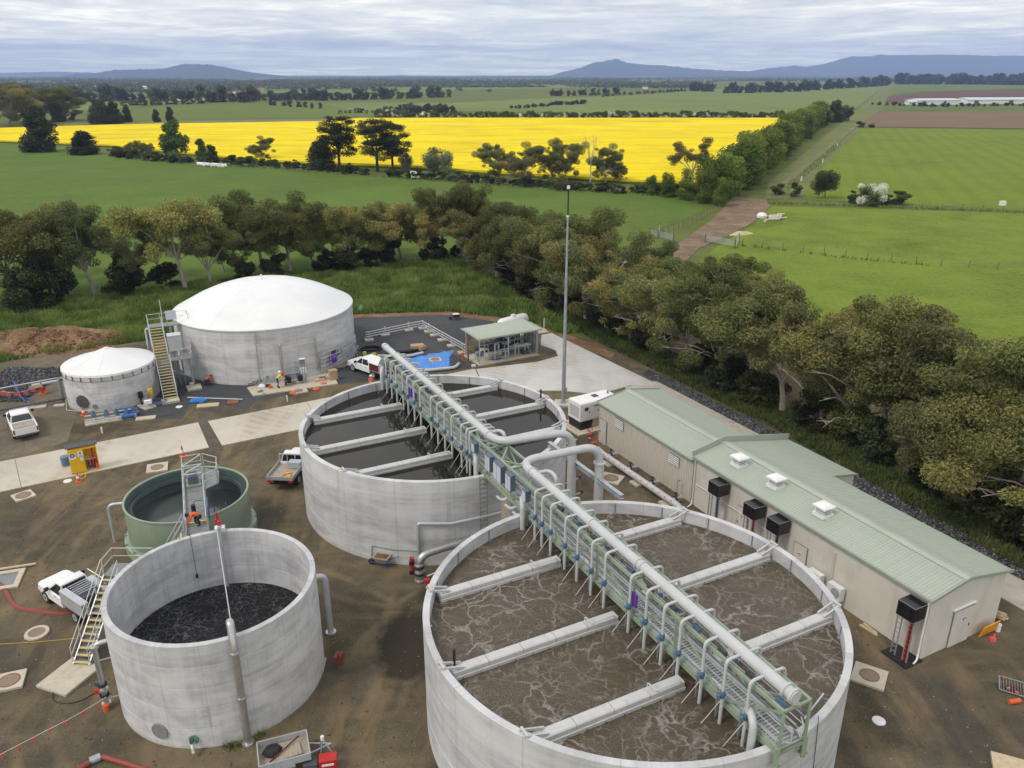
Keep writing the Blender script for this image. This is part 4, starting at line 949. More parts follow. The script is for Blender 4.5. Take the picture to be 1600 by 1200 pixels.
# ------------------------------------------------------------------ generator
gn = thing('generator', 'white diesel generator box on a black base behind the ribbed shed', 'generator', (6.9, 63.4, 0), R(31))
def genset(t):
    L, Wd = 3.9, 1.75
    part(MB().box((0, 0, .06), (L+1.2, Wd+1.4, .12)), 'plinth', M('pad_concrete'), t)
    for x in (-1.25, 1.25): part(MB().box((x, 0, .50), (1.25, Wd-.05, .76)), 'base_tank', M('black'), t)
    part(MB().box((0, 0, .50), (1.25, Wd-.25, .70)), 'base_frame', M('pad_concrete'), t)
    c = part(MB().loft([[(-L/2+b, -Wd/2+b, z), (L/2-b, -Wd/2+b, z), (L/2-b, Wd/2-b, z), (-L/2+b, Wd/2-b, z)] for z, b in ((.88, .02), (.92, 0), (2.42, 0), (2.50, .05))]), 'canopy', M('white_paint'), t)
    for x in (-1.35, -.45, .45, 1.35):
        part(MB().box((x, -Wd/2-.012, 1.65), (.84, .025, 1.35)), 'door', M('white_paint'), t)
        part(MB().box((x+.3, -Wd/2-.03, 1.65), (.06, .03, .16)), 'handle', M('black'), t)
    for k in range(6): part(MB().box((-L/2-.012, 0, 1.25+k*.16), (.025, 1.3, .05)), 'louvre_blade', M('mid_grey'), t)
    part(MB().box((-1.35, -Wd/2-.03, 1.95), (.36, .03, .28)), 'control_window', M('glass'), t)
    part(MB().box((.2, .1, 2.53), (.5, .5, .06)), 'hatch', M('dark_grey'), t); part(MB().cyl((1.5, 0, 2.5), (1.5, 0, 2.75), .08, 10), 'exhaust', M('mid_grey'), t)
    part(MB().box((.1, -Wd/2-.028, 2.10), (1.3, .012, .10)), 'stripe', M('dark_grey'), t)
genset(gn)
# ------------------------------------------------------------------ tall mast
mp = Vector((4.65, 67.7, 0))
ms = thing('mast', 'tall slender grey steel mast on a square concrete base', 'mast', mp)
part(MB().box((0, 0, .06), (1.5, 1.5, .30)), 'footing', M('pad_concrete'), ms); part(MB().box((0, 0, .24), (.6, .6, .06)), 'base_plate', M('galv'), ms)
part(MB().tube([(0, 0, .2), (0, 0, 8), (0, 0, 16.9)], [.19, .14, .075], 12), 'pole', M('mast_steel') if 'mast_steel' in MATS else M('galv'), ms, True)
part(MB().cyl((0, 0, 16.9), (0, 0, 17.05), .10, 12), 'collar', M('white_paint'), ms); part(MB().cyl((0, 0, 17.0), (0, 0, 19.2), .06, 10), 'antenna', M('black'), ms)
part(MB().cyl((0, 0, 19.2), (0, 0, 19.45), .13, 12), 'antenna_cap', M('white_paint'), ms)
for k in range(4): part(MB().cyl((.23*math.cos(k*1.57+.78), .23*math.sin(k*1.57+.78), .24), (.23*math.cos(k*1.57+.78), .23*math.sin(k*1.57+.78), .36), .03, 6), 'bolt', M('galv'), ms)
part(MB().box((.22, -.1, 1.5), (.16, .2, .4)), 'access_box', M('galv'), ms)
UP = Vector((0, 0, 1))
def stair(root, p0, p1, w, n, tread='tread_yellow', rail=True, start=0):
    p0, p1 = Vector(p0), Vector(p1); d = Vector((p1.x-p0.x, p1.y-p0.y, 0)); run = d.length; d.normalize(); s = Vector((-d.y, d.x, 0))
    for sg in (-1, 1):
        part(MB().bar(p0+s*sg*w/2, p1+s*sg*w/2, .05, .22), 'stringer', M('galv'), root, w=True)
        if rail:
            mb = MB()
            for h in (.55, 1.0): mb.tube([p0+s*sg*(w/2+.03)+UP*h, p1+s*sg*(w/2+.03)+UP*h], .026, 6)
            for k in range(5):
                q = p0.lerp(p1, k/4)+s*sg*(w/2+.03); mb.tube([q, q+UP*1.0], .024, 6)
            part(mb, 'handrail', M('pipe_white'), root, w=True)
    for k in range(n):
        q = p0.lerp(p1, (k+.5)/n)
        o = part(MB().box(q, (w-.06, .26, .035), rz=math.atan2(s.y, s.x)), 'tread', M('grating'), root, w=True)
        part(MB().box(q-d*.115+UP*.012, (w-.06, .11, .055), rz=math.atan2(s.y, s.x)), 'nosing', M(tread), o, w=True)
def railrun(root, pts, h=1.0, name='handrail', m='pipe_white', mid=(.52,), step=1.1):
    mb = MB()
    for a, b in zip(pts, pts[1:]):
        a, b = Vector(a), Vector(b); mb.tube([a+UP*h, b+UP*h], .026, 6)
        for q in mid: mb.tube([a+UP*q, b+UP*q], .02, 6)
        n = max(1, round((b-a).length/step))
        for k in range(n+1): c = a.lerp(b, k/n); mb.tube([c, c+UP*h], .024, 6)
    return part(mb, name, M(m), root, w=True)

# ------------------------------------------------------------------ green round tank and its walkway
fx, fy, fr, fh = TF
ft = thing('green_tank', 'open round green tank with a steel walkway across it', 'tank', (fx, fy, 0))
part(MB().lathe([(fr-.07, .4), (fr-.07, fh-.02), (fr-.05, fh), (fr+.05, fh), (fr+.05, fh-.09), (fr, fh-.09), (fr, .5), (fr-.07, .4)], n=72), 'wall', M('tank_green'), ft, True)
part(MB().lathe([(fr+.30, -.03), (fr+.30, .55), (fr+.22, .62), (fr-.05, .62), (fr-.05, -.03), (fr+.30, -.03)], n=72), 'base_ring', M('tank_green'), ft, True)
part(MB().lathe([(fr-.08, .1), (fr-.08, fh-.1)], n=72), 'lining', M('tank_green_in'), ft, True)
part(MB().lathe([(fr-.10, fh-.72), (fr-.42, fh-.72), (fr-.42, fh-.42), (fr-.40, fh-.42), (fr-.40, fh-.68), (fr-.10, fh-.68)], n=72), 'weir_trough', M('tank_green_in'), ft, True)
for k in range(20):
    a = 2*math.pi*k/20; part(MB().box(((fr+.26)*math.cos(a), (fr+.26)*math.sin(a), .66), (.10, .10, .10), rz=a), 'anchor_lug', M('truss_green'), ft)
obj('water', MB().disc((0, 0, 0), fr-.09, 64).mesh('water'), M('water_green'), kind='structure', loc=(fx, fy, 1.45))
for k in range(7):
    part(MB().bar((.6+k*.32, -1.3+k*.16, 1.0), (.6+k*.32, -1.3+k*.16, 2.0+k*.09), .05), 'rake_arm', M('mid_grey'), ft)
part(MB().bar((.5, -1.35, 1.55), (2.9, -.15, 1.9), .06, .1), 'rake_beam', M('mid_grey'), ft)
part(MB().pipe([(-fr+.1, -.7, fh-.35), (-fr-.95, -.95, fh-.35), (-fr-.95, -.95, 0)], .10, 12, .4, 6), 'overflow_pipe', M('pipe_galv'), ft, True)
wd = Vector((-3.35, 8.3, 0)).normalized(); wl_ = Vector((-wd.y, wd.x, 0)); w0 = Vector((-17.95, 39.9, 3.45))
wk = thing('tank_walkway', 'grey steel walkway with handrails and a drive motor over the green tank', 'walkway', w0)
def V_(t, s, z=0): return w0+wd*t+wl_*s+UP*z
for k in range(8): part(MB().bar(V_(.02+k*1.1, 0), V_(1.08+k*1.1, 0), 1.05, .05), 'deck_panel', M('grating'), wk, w=True)
for s in (.6, -.6):
    part(MB().bar(V_(0, s, -.12), V_(8.9, s, -.12), .08, .28), 'girder', M('galv'), wk, w=True)
    part(MB().bar(V_(0, s*.93, .12), V_(8.9, s*.93, .12), .02, .2), 'kick_plate', M('pipe_galv'), wk, w=True)
railrun(wk, [V_(.2, .58), V_(8.9, .58), V_(8.9, -.58)]); railrun(wk, [V_(.2, -.58), V_(5.6, -.58), V_(6.2, -1.45), V_(8.0, -1.55), V_(8.9, -.7)])
part(MB().prism([tuple(V_(5.6, -.55)[:2]), tuple(V_(6.2, -1.5)[:2]), tuple(V_(8.0, -1.6)[:2]), tuple(V_(8.9, -.6)[:2]), tuple(V_(8.9, .6)[:2]), tuple(V_(5.6, .55)[:2])], 3.38, 3.44), 'platform', M('grating'), wk, w=True)
for a, b in ((6.0, 7.3), (7.3, 8.8)): part(MB().bar(V_(a, .6, 1.0), V_(b, -.6, 1.0), .06).bar(V_(a, .6, 1.0), V_(a, -.6, 1.0), .06), 'top_brace', M('pipe_white'), wk, w=True)
mt = part(MB().box(V_(6.6, 0, .42), (.72, .62, .5), rz=math.atan2(wd.y, wd.x)), 'motor', M('cabinet_side'), wk, w=True)
part(MB().cyl(V_(6.6, 0, .65), V_(6.6, 0, 1.0), .22, 14), 'gearbox', M('mid_grey'), mt, w=True)
part(MB().box(V_(6.6, 0, .1), (1.1, .9, .12), rz=math.atan2(wd.y, wd.x)), 'motor_base', M('truss_green'), mt, w=True)
part(MB().box(V_(2.4, -.72, .35), (1.3, .05, .8), rz=math.atan2(wd.y, wd.x)), 'blue_panel', M('blue'), wk, w=True)
part(MB().bar(V_(1.4, -.5, .06), V_(1.4, .5, .06), .12, .05), 'hazard_strip', M('yellow'), wk, w=True)
part(MB().cyl(V_(5.4, .1, -.2), V_(5.4, .1, -2.2), .12, 12), 'drive_shaft', M('mid_grey'), wk, w=True)
stair(wk, V_(.5, 2.9, -3.4), V_(.5, .7, -.05), .8, 12)
single(MB().cyl((0, 0, 0), (0, 0, .55), .13, 12).pipe([(0, 0, .5), (.1, .1, .8), (.5, .2, .75)], .02, 6), 'tool_bag', M('black'), 'black bag standing on the deck of the green tank walkway', 'bag', V_(2.6, .1, .04))
part(MB().box(V_(.2, -1.15, .5), (.2, .2, .3)).cyl(V_(.2, -1.15, .6), V_(.2, -1.15, 1.1), .06, 8), 'warning_lamp', M('red'), wk, w=True)

# ------------------------------------------------------------------ fittings of the black-water tank
def onwall(spec, ang, off, z): return Vector((spec[0]+(spec[2]+off)*math.cos(ang), spec[1]+(spec[2]+off)*math.sin(ang), z))
pb = G(387, 1158); aC = math.atan2(pb.y-TC[1], pb.x-TC[0])
p = thing('overflow_pipe', 'stainless pipe running up the front of the black water tank and over its rim', 'pipe', onwall(TC, aC, .35, 0))
part(MB().pipe([onwall(TC, aC, .35, 0), onwall(TC, aC, .35, 5.35), onwall(TC, aC+.01, -.12, 6.15), onwall(TC, aC+.01, -.30, 6.15)], .17, 16, .5, 6), 'pipe', M('stainless'), p, True, w=True)
for z in (.05, 2.6, 5.0): flange(p, onwall(TC, aC, .35, z), UP, .26 if z < 1 else .22, 'stainless')
pr = G(514, 990); aR = math.atan2(pr.y-TC[1], pr.x-TC[0])
p = thing('inlet_pipe', 'grey bent pipe standing on the right side of the black water tank', 'pipe', onwall(TC, aR, .75, 0))
part(MB().pipe([onwall(TC, aR+.05, -.1, 3.6), onwall(TC, aR+.02, .75, 3.6), onwall(TC, aR, .75, 0)], .16, 14, .6, 7), 'pipe', M('pipe_galv'), p, True, w=True)
part(MB().pipe([onwall(TC, aR+.16, .02, 3.4), onwall(TC, aR+.14, .35, 3.4), onwall(TC, aR+.12, .35, .6), onwall(TC, aR+.12, .02, .5)], .09, 12, .3, 5), 'side_pipe', M('pipe_galv'), p, True, w=True)
flange(p, onwall(TC, aR, .75, .05), UP, .28, 'stainless')
def angC(u, v): g_ = G(u, v, 5.5); return math.atan2(g_.y-TC[1], g_.x-TC[0])
aI, aF = angC(343, 836), angC(298, 842)
# pipes inside and thin davit
p = thing('inner_pipe', 'grey pipe hanging down inside the black water tank', 'pipe', onwall(TC, aI, -.5, 2))
part(MB().cyl(onwall(TC, aI, -.42, 5.9), onwall(TC, aI, -.42, 2.0), .09, 12), 'pipe', M('pipe_galv'), p, w=True)
part(MB().box(onwall(TC, aI, -.2, 5.65), (.35, .5, .22), rz=aI), 'bracket', M('white_plastic'), p, w=True); part(MB().cyl(onwall(TC, aI, -.2, 5.75), onwall(TC, aI, -.2, 6.1), .09, 10), 'sensor', M('red'), p, w=True)
single(MB().tube([onwall(TC, aI+.03, -.35, 5.75), onwall(TC, aC+.02, -.25, 6.05)], .024, 8), 'spray_bar', M('pipe_white'), 'thin white pole lying across the top of the black water tank', 'pole', (TC[0], TC[1], 5.7), w=True)
single(MB().tube([onwall(TC, aF, -.30, 5.65), onwall(TC, aF, -.45, 3.2)], .012, 5).tube([onwall(TC, aF, .0, 5.5), onwall(TC, aF, -.30, 5.72)], .02, 5).cyl(onwall(TC, aF, -.45, 3.35), onwall(TC, aF, -.45, 3.15), .07, 8), 'float_switch', M('navy'), 'blue float on a cord hanging inside the black water tank', 'float', (TC[0], TC[1], 5.5), w=True)
pv = G(310, 1160); aV = math.atan2(pv.y-TC[1], pv.x-TC[0])
v = thing('drain_valve', 'small drain valve with green flange low on the black water tank', 'valve', onwall(TC, aV, .1, .45))
part(MB().cyl(onwall(TC, aV, 0, .55), onwall(TC, aV, .06, .55), .22, 18), 'flange', M('green_plastic'), v, w=True)
part(MB().pipe([onwall(TC, aV, .05, .52), onwall(TC, aV, .35, .5), onwall(TC, aV+.02, .55, .25)], .085, 10, .2, 4), 'spout', M('stainless'), v, True, w=True)
part(MB().box(onwall(TC, aV, .25, .68), (.12, .2, .16)), 'valve_body', M('dark_grey'), v, w=True)
# riser with blue flanges at its left
rr = Vector((*G(168, 1105)[:2], 0)); rt = rr+Vector((0, 0, 0))
p = thing('riser_pipe', 'stainless riser with blue flanges left of the black water tank', 'pipe', rr)
topz = 3.6
part(MB().pipe([rr, rr+UP*topz, onwall(TC, math.atan2(rr.y-TC[1], rr.x-TC[0]), 0, topz+.05)], .12, 12, .25, 4), 'pipe', M('stainless'), p, True, w=True)
for z, m in ((.25, 'stainless'), (.75, 'navy'), (1.05, 'stainless'), (1.35, 'navy'), (3.5, 'stainless')): flange(p, rr+UP*z, UP, .21, m)
part(MB().box(rr+Vector((-.25, -.05, 1.0)), (.22, .2, .22)), 'actuator', M('red'), p, w=True); part(MB().box(rr+Vector((-.22, .02, 1.4)), (.2, .2, .2)), 'actuator', M('dark_grey'), p, w=True)
part(MB().cyl(rr+Vector((.05, -.2, .0)), rr+Vector((.05, -.2, .32)), .14, 12), 'pump', M('orange'), p, w=True)
for z in (2.7, .5): part(MB().tube([rr+UP*z, onwall(TC, math.atan2(rr.y-TC[1], rr.x-TC[0]), 0, z)], .035, 8), 'stay', M('pipe_white'), p, w=True)
# stair left of it
st = thing('access_stair', 'steel stair with yellow treads climbing beside the black water tank', 'stairs', (-21.75, 33.06, 0))
stair(st, (-21.75, 33.0, .12), (-21.35, 36.5, 3.0), .85, 13, 'tread_yellow')
part(MB().box((-20.6, 37.1, 2.98), (2.4, 1.2, .06)), 'landing', M('grating'), st, w=True)
for x in (-21.7, -19.6):
    for y in (36.6, 37.6): part(MB().bar((x, y, 0), (x, y, 2.95), .09), 'leg', M('galv'), st, w=True)
railrun(st, [(-21.75, 36.5, 3.0), (-21.75, 37.65, 3.0), (-19.5, 37.65, 3.0)])
part(MB().box((-22.0, 32.2, .06), (1.9, 2.2, .14), rz=-.35), 'footing', M('pad_concrete'), st, w=True)

# ------------------------------------------------------------------ stairs and platform of the domed tank
s0 = Vector((-31.35, 68.7, .15)); s3 = Vector((-34.05, 73.85, 5.4)); dd = (s3-s0); dh = Vector((dd.x, dd.y, 0)).normalized(); sh = Vector((-dh.y, dh.x, 0))
s1 = s0+dh*2.45+UP*2.55; s2 = s1+dh*.95
ds = thing('access_stair', 'steel stair in two flights with yellow treads up to the humped white roof', 'stairs', s0)
stair(ds, s0, s1, 1.15, 12); stair(ds, s2, s3, 1.15, 12)
part(MB().bar(s1-dh*.02+UP*.02, s2+dh*.02+UP*.02, 1.2, .06), 'landing', M('grating'), ds, w=True)
part(MB().bar(s3+UP*.02, s3+dh*1.3+UP*.02, 1.3, .06), 'landing', M('grating'), ds, w=True)
part(MB().bar(s3+dh*.65-sh*.6, s3+dh*.65-sh*3.0, 1.3, .06), 'top_platform', M('grating'), ds, w=True)
part(MB().bar(s1+dh*.5-sh*.6+UP*.3, s1+dh*.5-sh*2.6+UP*.3, 1.3, .06), 'middle_platform', M('grating'), ds, w=True)
for s_ in (-.55, -2.4):
    for t_ in (.1, 1.2):
        q = s1+dh*t_+sh*s_; part(MB().bar((q.x, q.y, 0), (q.x, q.y, q.z+.28), .12), 'column', M('galv'), ds, w=True)
        q = s3+dh*t_+sh*(s_+1.1); part(MB().bar((q.x, q.y, 0), (q.x, q.y, q.z), .12), 'column', M('galv'), ds, w=True)
part(MB().bar(s1+dh*.1-sh*.55-UP*.6, Vector((*(s1+dh*.1-sh*2.4)[:2], 1.0)), .09), 'brace', M('galv'), ds, w=True)
railrun(ds, [s3+sh*.6, s3+dh*1.3+sh*.6, s3+dh*1.3-sh*3.0, s3-sh*3.0]); railrun(ds, [s1-sh*.7+UP*.3, s1-sh*2.6+UP*.3, s1+dh*1.1-sh*2.6+UP*.3])
part(MB().box(s0+Vector((.1, -.35, -.05)), (1.5, 1.0, .2), rz=math.atan2(sh.y, sh.x)), 'footing', M('pad_concrete'), ds, w=True)
part(MB().box(Vector((*(s1-sh*2.3-dh*.2)[:2], .08)), (1.3, 1.3, .18), rz=math.atan2(sh.y, sh.x)), 'footing', M('pad_concrete'), ds, w=True)
q = s3-sh*1.5; cb = thing('control_board', 'pale grey control board and thin aerial on the stair platform by the humped roof', 'control board', q)
part(MB().box(q+UP*1.05, (.95, .10, .85), rz=math.atan2(sh.y, sh.x)), 'board', M('blue_white'), cb, w=True)
for x in (-.4, .4): part(MB().bar(q+sh*x, q+sh*x+UP*.7, .05), 'leg', M('galv'), cb, w=True)
part(MB().tube([q+sh*.8, q+sh*.8+UP*2.6], .035, 6), 'aerial', M('pipe_white'), cb, w=True)
q = s2-sh*1.35+dh*.7; ht = thing('header_box', 'grey steel box on legs between the stair and the big humped tank', 'box', (q.x, q.y, 0))
part(MB().box((q.x, q.y, 4.25), (1.15, 1.0, 1.5), rz=math.atan2(sh.y, sh.x)), 'box', M('pipe_galv'), ht, w=True)
part(MB().box((q.x, q.y, 5.02), (1.22, 1.07, .04), rz=math.atan2(sh.y, sh.x)), 'lid', M('blue_white'), ht, w=True)
for x in (-.4, 0, .4):
    for y in (-.35, .35): r_ = q+sh*x+dh*y; part(MB().bar((r_.x, r_.y, 0), (r_.x, r_.y, 3.5), .09), 'leg', M('galv'), ht, w=True)
q = s3+sh*.9+dh*.5; single(MB().pipe([q+Vector((.6, 0, -.1)), q+UP*-.1, Vector((q.x, q.y, 0))], .10, 10, .35, 5), 'gas_pipe', M('pipe_galv'), 'grey bent pipe dropping to the ground left of the two flight stair', 'pipe', (q.x, q.y, 0), w=True, smooth=True)

# pipes up the wall of the humped tank
def wallpipe(u, v, z0, z1, r, lab, bend=True):
    g_ = G(u, v, z0); a = math.atan2(g_.y-TD[1], g_.x-TD[0])
    pts = [onwall(TD, a, .16, z0), onwall(TD, a, .16, z1), onwall(TD, a, -.05, z1)]
    o = single(MB().pipe(pts, r, 10, .14, 4), 'wall_pipe', M('stainless'), lab, 'pipe', onwall(TD, a, .1, z0), w=True, smooth=True); return a
wallpipe(440, 578, 1.2, 3.9, .11, 'thickest stainless pipe rising up the humped tank above the pumps'); wallpipe(408, 590, .5, 5.1, .045, 'thin pipe rising almost to the roof of the humped tank')
wallpipe(490, 575, .6, 3.9, .06, 'stainless pipe right of the pumps on the humped tank'); wallpipe(497, 578, .4, 1.9, .07, 'short stainless pipe low on the humped tank')
g_ = G(519, 559, 1.35); a_ = math.atan2(g_.y-TD[1], g_.x-TD[0]); c_ = onwall(TD, a_, 0, 1.35)
mx = thing('side_mixer', 'purple round agitator motor on the wall of the humped tank', 'motor', c_)
n_ = Vector((math.cos(a_), math.sin(a_), 0))
part(MB().tube([c_, c_+n_*.1, c_+n_*.25, c_+n_*.45, c_+n_*.6, c_+n_*.68], [.30, .48, .52, .44, .25, .05], 20), 'motor', M('purple'), mx, w=True); part(MB().bar(c_+n_*.25-UP*.3, c_+n_*.3-UP*1.3, .06), 'support', M('galv'), mx, w=True)
# pump skid on its pale slab
SK = [G(386, 607), G(396, 620), G(528, 601), G(518, 580)]
sk0 = (SK[0]+SK[1]+SK[2]+SK[3])/4
slabo = thing('pump_slab', 'pale concrete slab at the foot of the humped tank carrying pumps', 'slab', sk0)
part(MB().prism([tuple(p_[:2]) for p_ in SK], -.03, .12), 'slab', M('pad_concrete'), slabo, w=True)
q_ = [G(455, 611), G(459, 617), G(482, 613), G(478, 607)]; part(MB().prism([tuple(p_[:2]) for p_ in q_], -.03, .11), 'side_slab', M('pad_concrete'), slabo, w=True)
part(MB().cyl(G(467, 612)+UP*.1, G(467, 612)+UP*.125, .42, 20), 'pit_lid', M('lid_brown'), slabo, w=True)
ax = (SK[2]-SK[1]).normalized(); ay = Vector((-ax.y, ax.x, 0))
def K(u, v, z=0): return G(u, v)+UP*(z+.12)
ps = thing('pump_set', 'stainless pump set with arched pipes, blue motors and valves by the humped tank', 'pump', K(452, 600))
for a, b in ((432, 450), (450, 470)):
    pa, pb_ = K(a, 596), K(b, 593); part(MB().pipe([pa, pa+UP*1.9, pb_+UP*1.9, pb_], .12, 10, .7, 6), 'arch_pipe', M('pipe_white'), ps, True, w=True)
for u, v in ((451, 600), (468, 597)):
    c = K(u, v, .55); o = part(MB().cyl(c-ay*.3, c+ay*.35, .24, 16), 'motor', M('blue'), ps, w=True); part(MB().cyl(c-ay*.3, c-ay*.36, .30, 16), 'flange', M('stainless'), o, w=True)
for u, v in ((453, 604), (470, 601)): c = K(u, v, .3); part(MB().cyl(c, c+UP*.55, .22, 12), 'volute', M('black'), ps, w=True)
part(MB().tube([K(448, 603, .35), K(475, 599, .35)], .11, 10), 'manifold', M('stainless'), ps, w=True); part(MB().tube([K(448, 600, .9), K(475, 596, .9)], .05, 8), 'manifold', M('stainless'), ps, w=True)
for u, v in ((446, 604), (460, 602), (474, 600), (480, 600)): part(MB().bar(K(u, v), K(u, v, 1.0), .05), 'frame_post', M('mid_grey'), ps, w=True)
kp = thing('control_pedestal', 'grey and white control pedestal beside the pump set', 'control box', K(477, 599))
part(MB().box(K(476, 598, 1.15), (.5, .25, .55), rz=math.atan2(ax.y, ax.x)), 'box', M('white_paint'), kp, w=True); part(MB().box(K(475, 597, 2.0), (.5, .3, .5), rz=math.atan2(ax.y, ax.x)), 'box', M('mid_grey'), kp, w=True)
part(MB().box(K(475, 597, 2.28), (.58, .4, .05), rz=math.atan2(ax.y, ax.x)), 'hood', M('white_paint'), kp, w=True)
for u in (474, 478): part(MB().bar(K(u, 599), K(u, 599, 2.0), .05), 'leg', M('mid_grey'), kp, w=True)
single(MB().box((0, 0, .45), (.75, .6, .9)).box((0, 0, .93), (.80, .64, .06)), 'cardboard_box', M('cardboard'), 'cardboard carton standing on the right end of the pump slab', 'box', K(521, 594), .5)
hs = thing('hose_reel', 'dark hose and cable tangle at the left end of the pump slab', 'hose', K(393, 600))
part(MB().tube([K(390, 604, .05)+Vector((.35*math.cos(k*.7)+k*.05, .3*math.sin(k*.7), .02*k)) for k in range(26)], .03, 6), 'coil', M('black'), hs, w=True)
part(MB().pipe([K(386, 600, .6), K(392, 602, .5), K(400, 598, 1.0), K(404, 597, .9)], .04, 6, .2, 3), 'hose', M('black'), hs, w=True)
vf = thing('valve_set', 'small stainless valve frame left of the pump set', 'valve', K(418, 600))
for u in (411, 416, 423): part(MB().pipe([K(u, 599), K(u, 599, .9), K(u+5, 600, .9), K(u+6, 601, .1)], .04, 8, .2, 3), 'pipe', M('stainless'), vf, True, w=True)
part(MB().cyl(K(419, 600, .45), K(419, 600, .75), .16, 12), 'valve', M('green_plastic'), vf, w=True); part(MB().tube([K(408, 601, .5), K(430, 599, .5)], .06, 8), 'manifold', M('stainless'), vf, w=True)
cl_ = thing('tool_pile', 'white sack, blue sheet and orange tool lying on the pump slab', 'tools', K(415, 607))
part(MB().loft([[(K(410, 607, .02)+Vector((s*math.cos(a), .6*s*math.sin(a), z))) for a in [k*math.pi/4 for k in range(8)]] for s, z in ((.35, 0), (.38, .12), (.2, .3))]), 'sack', M('white_plastic'), cl_, w=True)
part(MB().box(K(417, 606, .1), (.7, .35, .18), rz=.4), 'sheet', M('navy'), cl_, w=True); part(MB().box(K(423, 608, .12), (.35, .28, .22), rz=.2), 'tool', M('orange'), cl_, w=True)
part(MB().box(K(407, 614, .08), (.5, .2, .12), rz=.9).box(K(412, 617, .05), (.4, .06, .05), rz=-.5), 'hand_tool', M('mid_grey'), cl_, w=True)
single(MB().box((0, 0, .12), (1.0, .4, .24), rz=.2).box((.9, .1, .18), (.6, .4, .34)), 'tool_case', M('timber'), 'opened timber tool case with red tools on the pump slab', 'tool case', K(500, 597), .4)
single(MB().box((0, 0, .16), (.7, .35, .2)), 'jerry_can', M('dark_red'), 'dark red can beside the timber tool case', 'can', K(505, 595), .4)

# fittings round the small white-roofed tank
bp = thing('blue_manifold', 'low frame of pale pipes with blue valves in front of the small white roofed tank', 'pipework', G(175, 657))
fa, fb, fc, fd = G(133, 655, .1), G(133, 665, .1), G(214, 651, .1), G(214, 642, .1)
part(MB().prism([tuple(q[:2]) for q in (fa, fb, fc, fd)], -.03, .09), 'slab', M('pad_concrete'), bp, w=True)
for k, (a, b) in enumerate(((fa, fd), (fb, fc))): part(MB().tube([a+UP*.25, b+UP*.25], .06, 8), 'rail_pipe', M('pipe_white'), bp, w=True)
part(MB().tube([(fa+fb)/2+UP*.18, (fc+fd)/2+UP*.18], .09, 10), 'manifold', M('stainless'), bp, w=True)
for t in (.18, .42, .62, .80, .95):
    a, b = fa.lerp(fd, t), fb.lerp(fc, t); part(MB().tube([a+UP*.22, b+UP*.22], .045, 8), 'branch', M('pipe_white'), bp, w=True)
    c = a.lerp(b, .3+.5*t*(1 if t < .9 else .6)); part(MB().box(c+UP*.45, (.34, .3, .36), rz=t*4).cyl(c+UP*.6, c+UP*.85, .12, 10), 'valve', M('valve_blue'), bp, w=True)
for u, v in ((195, 640), (208, 645), (200, 650)): part(MB().cyl(G(u, v, .3)+ax*-.5, G(u, v, .3)+ax*.5, .2, 12), 'motor', M('blue'), bp, w=True)
pm = thing('dosing_pump', 'cluster of small grey pumps with a black motor right of the small white roofed tank', 'pump', G(232, 630))
part(MB().prism([tuple(G(*q)[:2]) for q in ((214, 635), (228, 642), (245, 636), (232, 627))], -.03, .12), 'slab', M('pad_concrete'), pm, w=True)
for u, v, m, h in ((222, 632, 'black', 1.2), (232, 632, 'mid_grey', 1.1), (237, 628, 'yellow', 1.3), (228, 635, 'stainless', .7), (234, 636, 'stainless', .8)):
    b = G(u, v, .12); part(MB().cyl(b, b+UP*h*.6, .09, 8).cyl(b+UP*h*.55, b+UP*h, .22, 12), 'pump', M(m), pm, w=True)
part(MB().box(G(231, 628, 1.6), (.6, .3, .3), rz=.4), 'pump_cover', M('white_paint'), pm, w=True); part(MB().pipe([G(222, 634, .5), G(232, 634, .5), G(238, 638, .3)], .05, 8, .2, 3), 'pipe', M('stainless'), pm, w=True)
single(MB().tube([Vector((1.0*math.cos(k*.5)*(1-.01*k), .55*math.sin(k*.5), .04+.008*k)) for k in range(40)], .04, 6), 'hose_coil', M('valve_blue'), 'loops of pale blue hose on the gravel left of the tall stair foot', 'hose', G(248, 630))
gp_ = thing('gas_outlet', 'dark bent pipe on the left side of the small white roofed tank', 'pipe', onwall(TE, math.pi-.1, .3, 0))
part(MB().pipe([onwall(TE, math.pi+.1, -.1, 3.0), onwall(TE, math.pi+.1, .6, 3.0), onwall(TE, math.pi+.12, .6, 1.9), onwall(TE, math.pi+.2, -.1, 1.9)], .16, 10, .2, 4), 'pipe', M('dark_grey'), gp_, True, w=True)
part(MB().pipe([onwall(TE, math.pi+.25, .05, 2.2), onwall(TE, math.pi+.25, .5, 2.1), onwall(TE, math.pi+.25, .5, .1)], .15, 10, .3, 4), 'pipe', M('mid_grey'), gp_, True, w=True)
for u0, v0, z0, u1, v1, z1, r, m, lab in ((-120, 629, 1.2, 92, 590, 1.8, .06, 'pipe_white', 'thin white pipe running in from the left to the small tank'), (-120, 663, .25, 104, 622, .3, .10, 'dark_grey', 'dark pipe along the ground from the left to the small tank'), (50, 602, .9, 96, 594, 1.1, .13, 'pipe_white', 'short thick white pipe left of the small tank')):
    a, b = G(u0, v0, z0), G(u1, v1, z1); single(MB().tube([a, b], r, 8), 'pipe_run', M(m), lab, 'pipe', (a+b)/2, w=True, smooth=True)
single(MB().pipe([G(22, 597, .9), G(28, 612, .5), G(34, 622, .1), G(40, 628, .1)], .08, 8, .3, 3).pipe([G(34, 622, .1), G(48, 624, .1), G(52, 631, .1)], .05, 6, .2, 3), 'hose', M('blue'), 'blue hose trailing down the dark stones at the far left', 'hose', G(30, 615), w=True)
pn = TE; ef = thing('pipe_guard', 'thin white pipe frame at the lower left of the small white roofed tank', 'frame', G(108, 640))
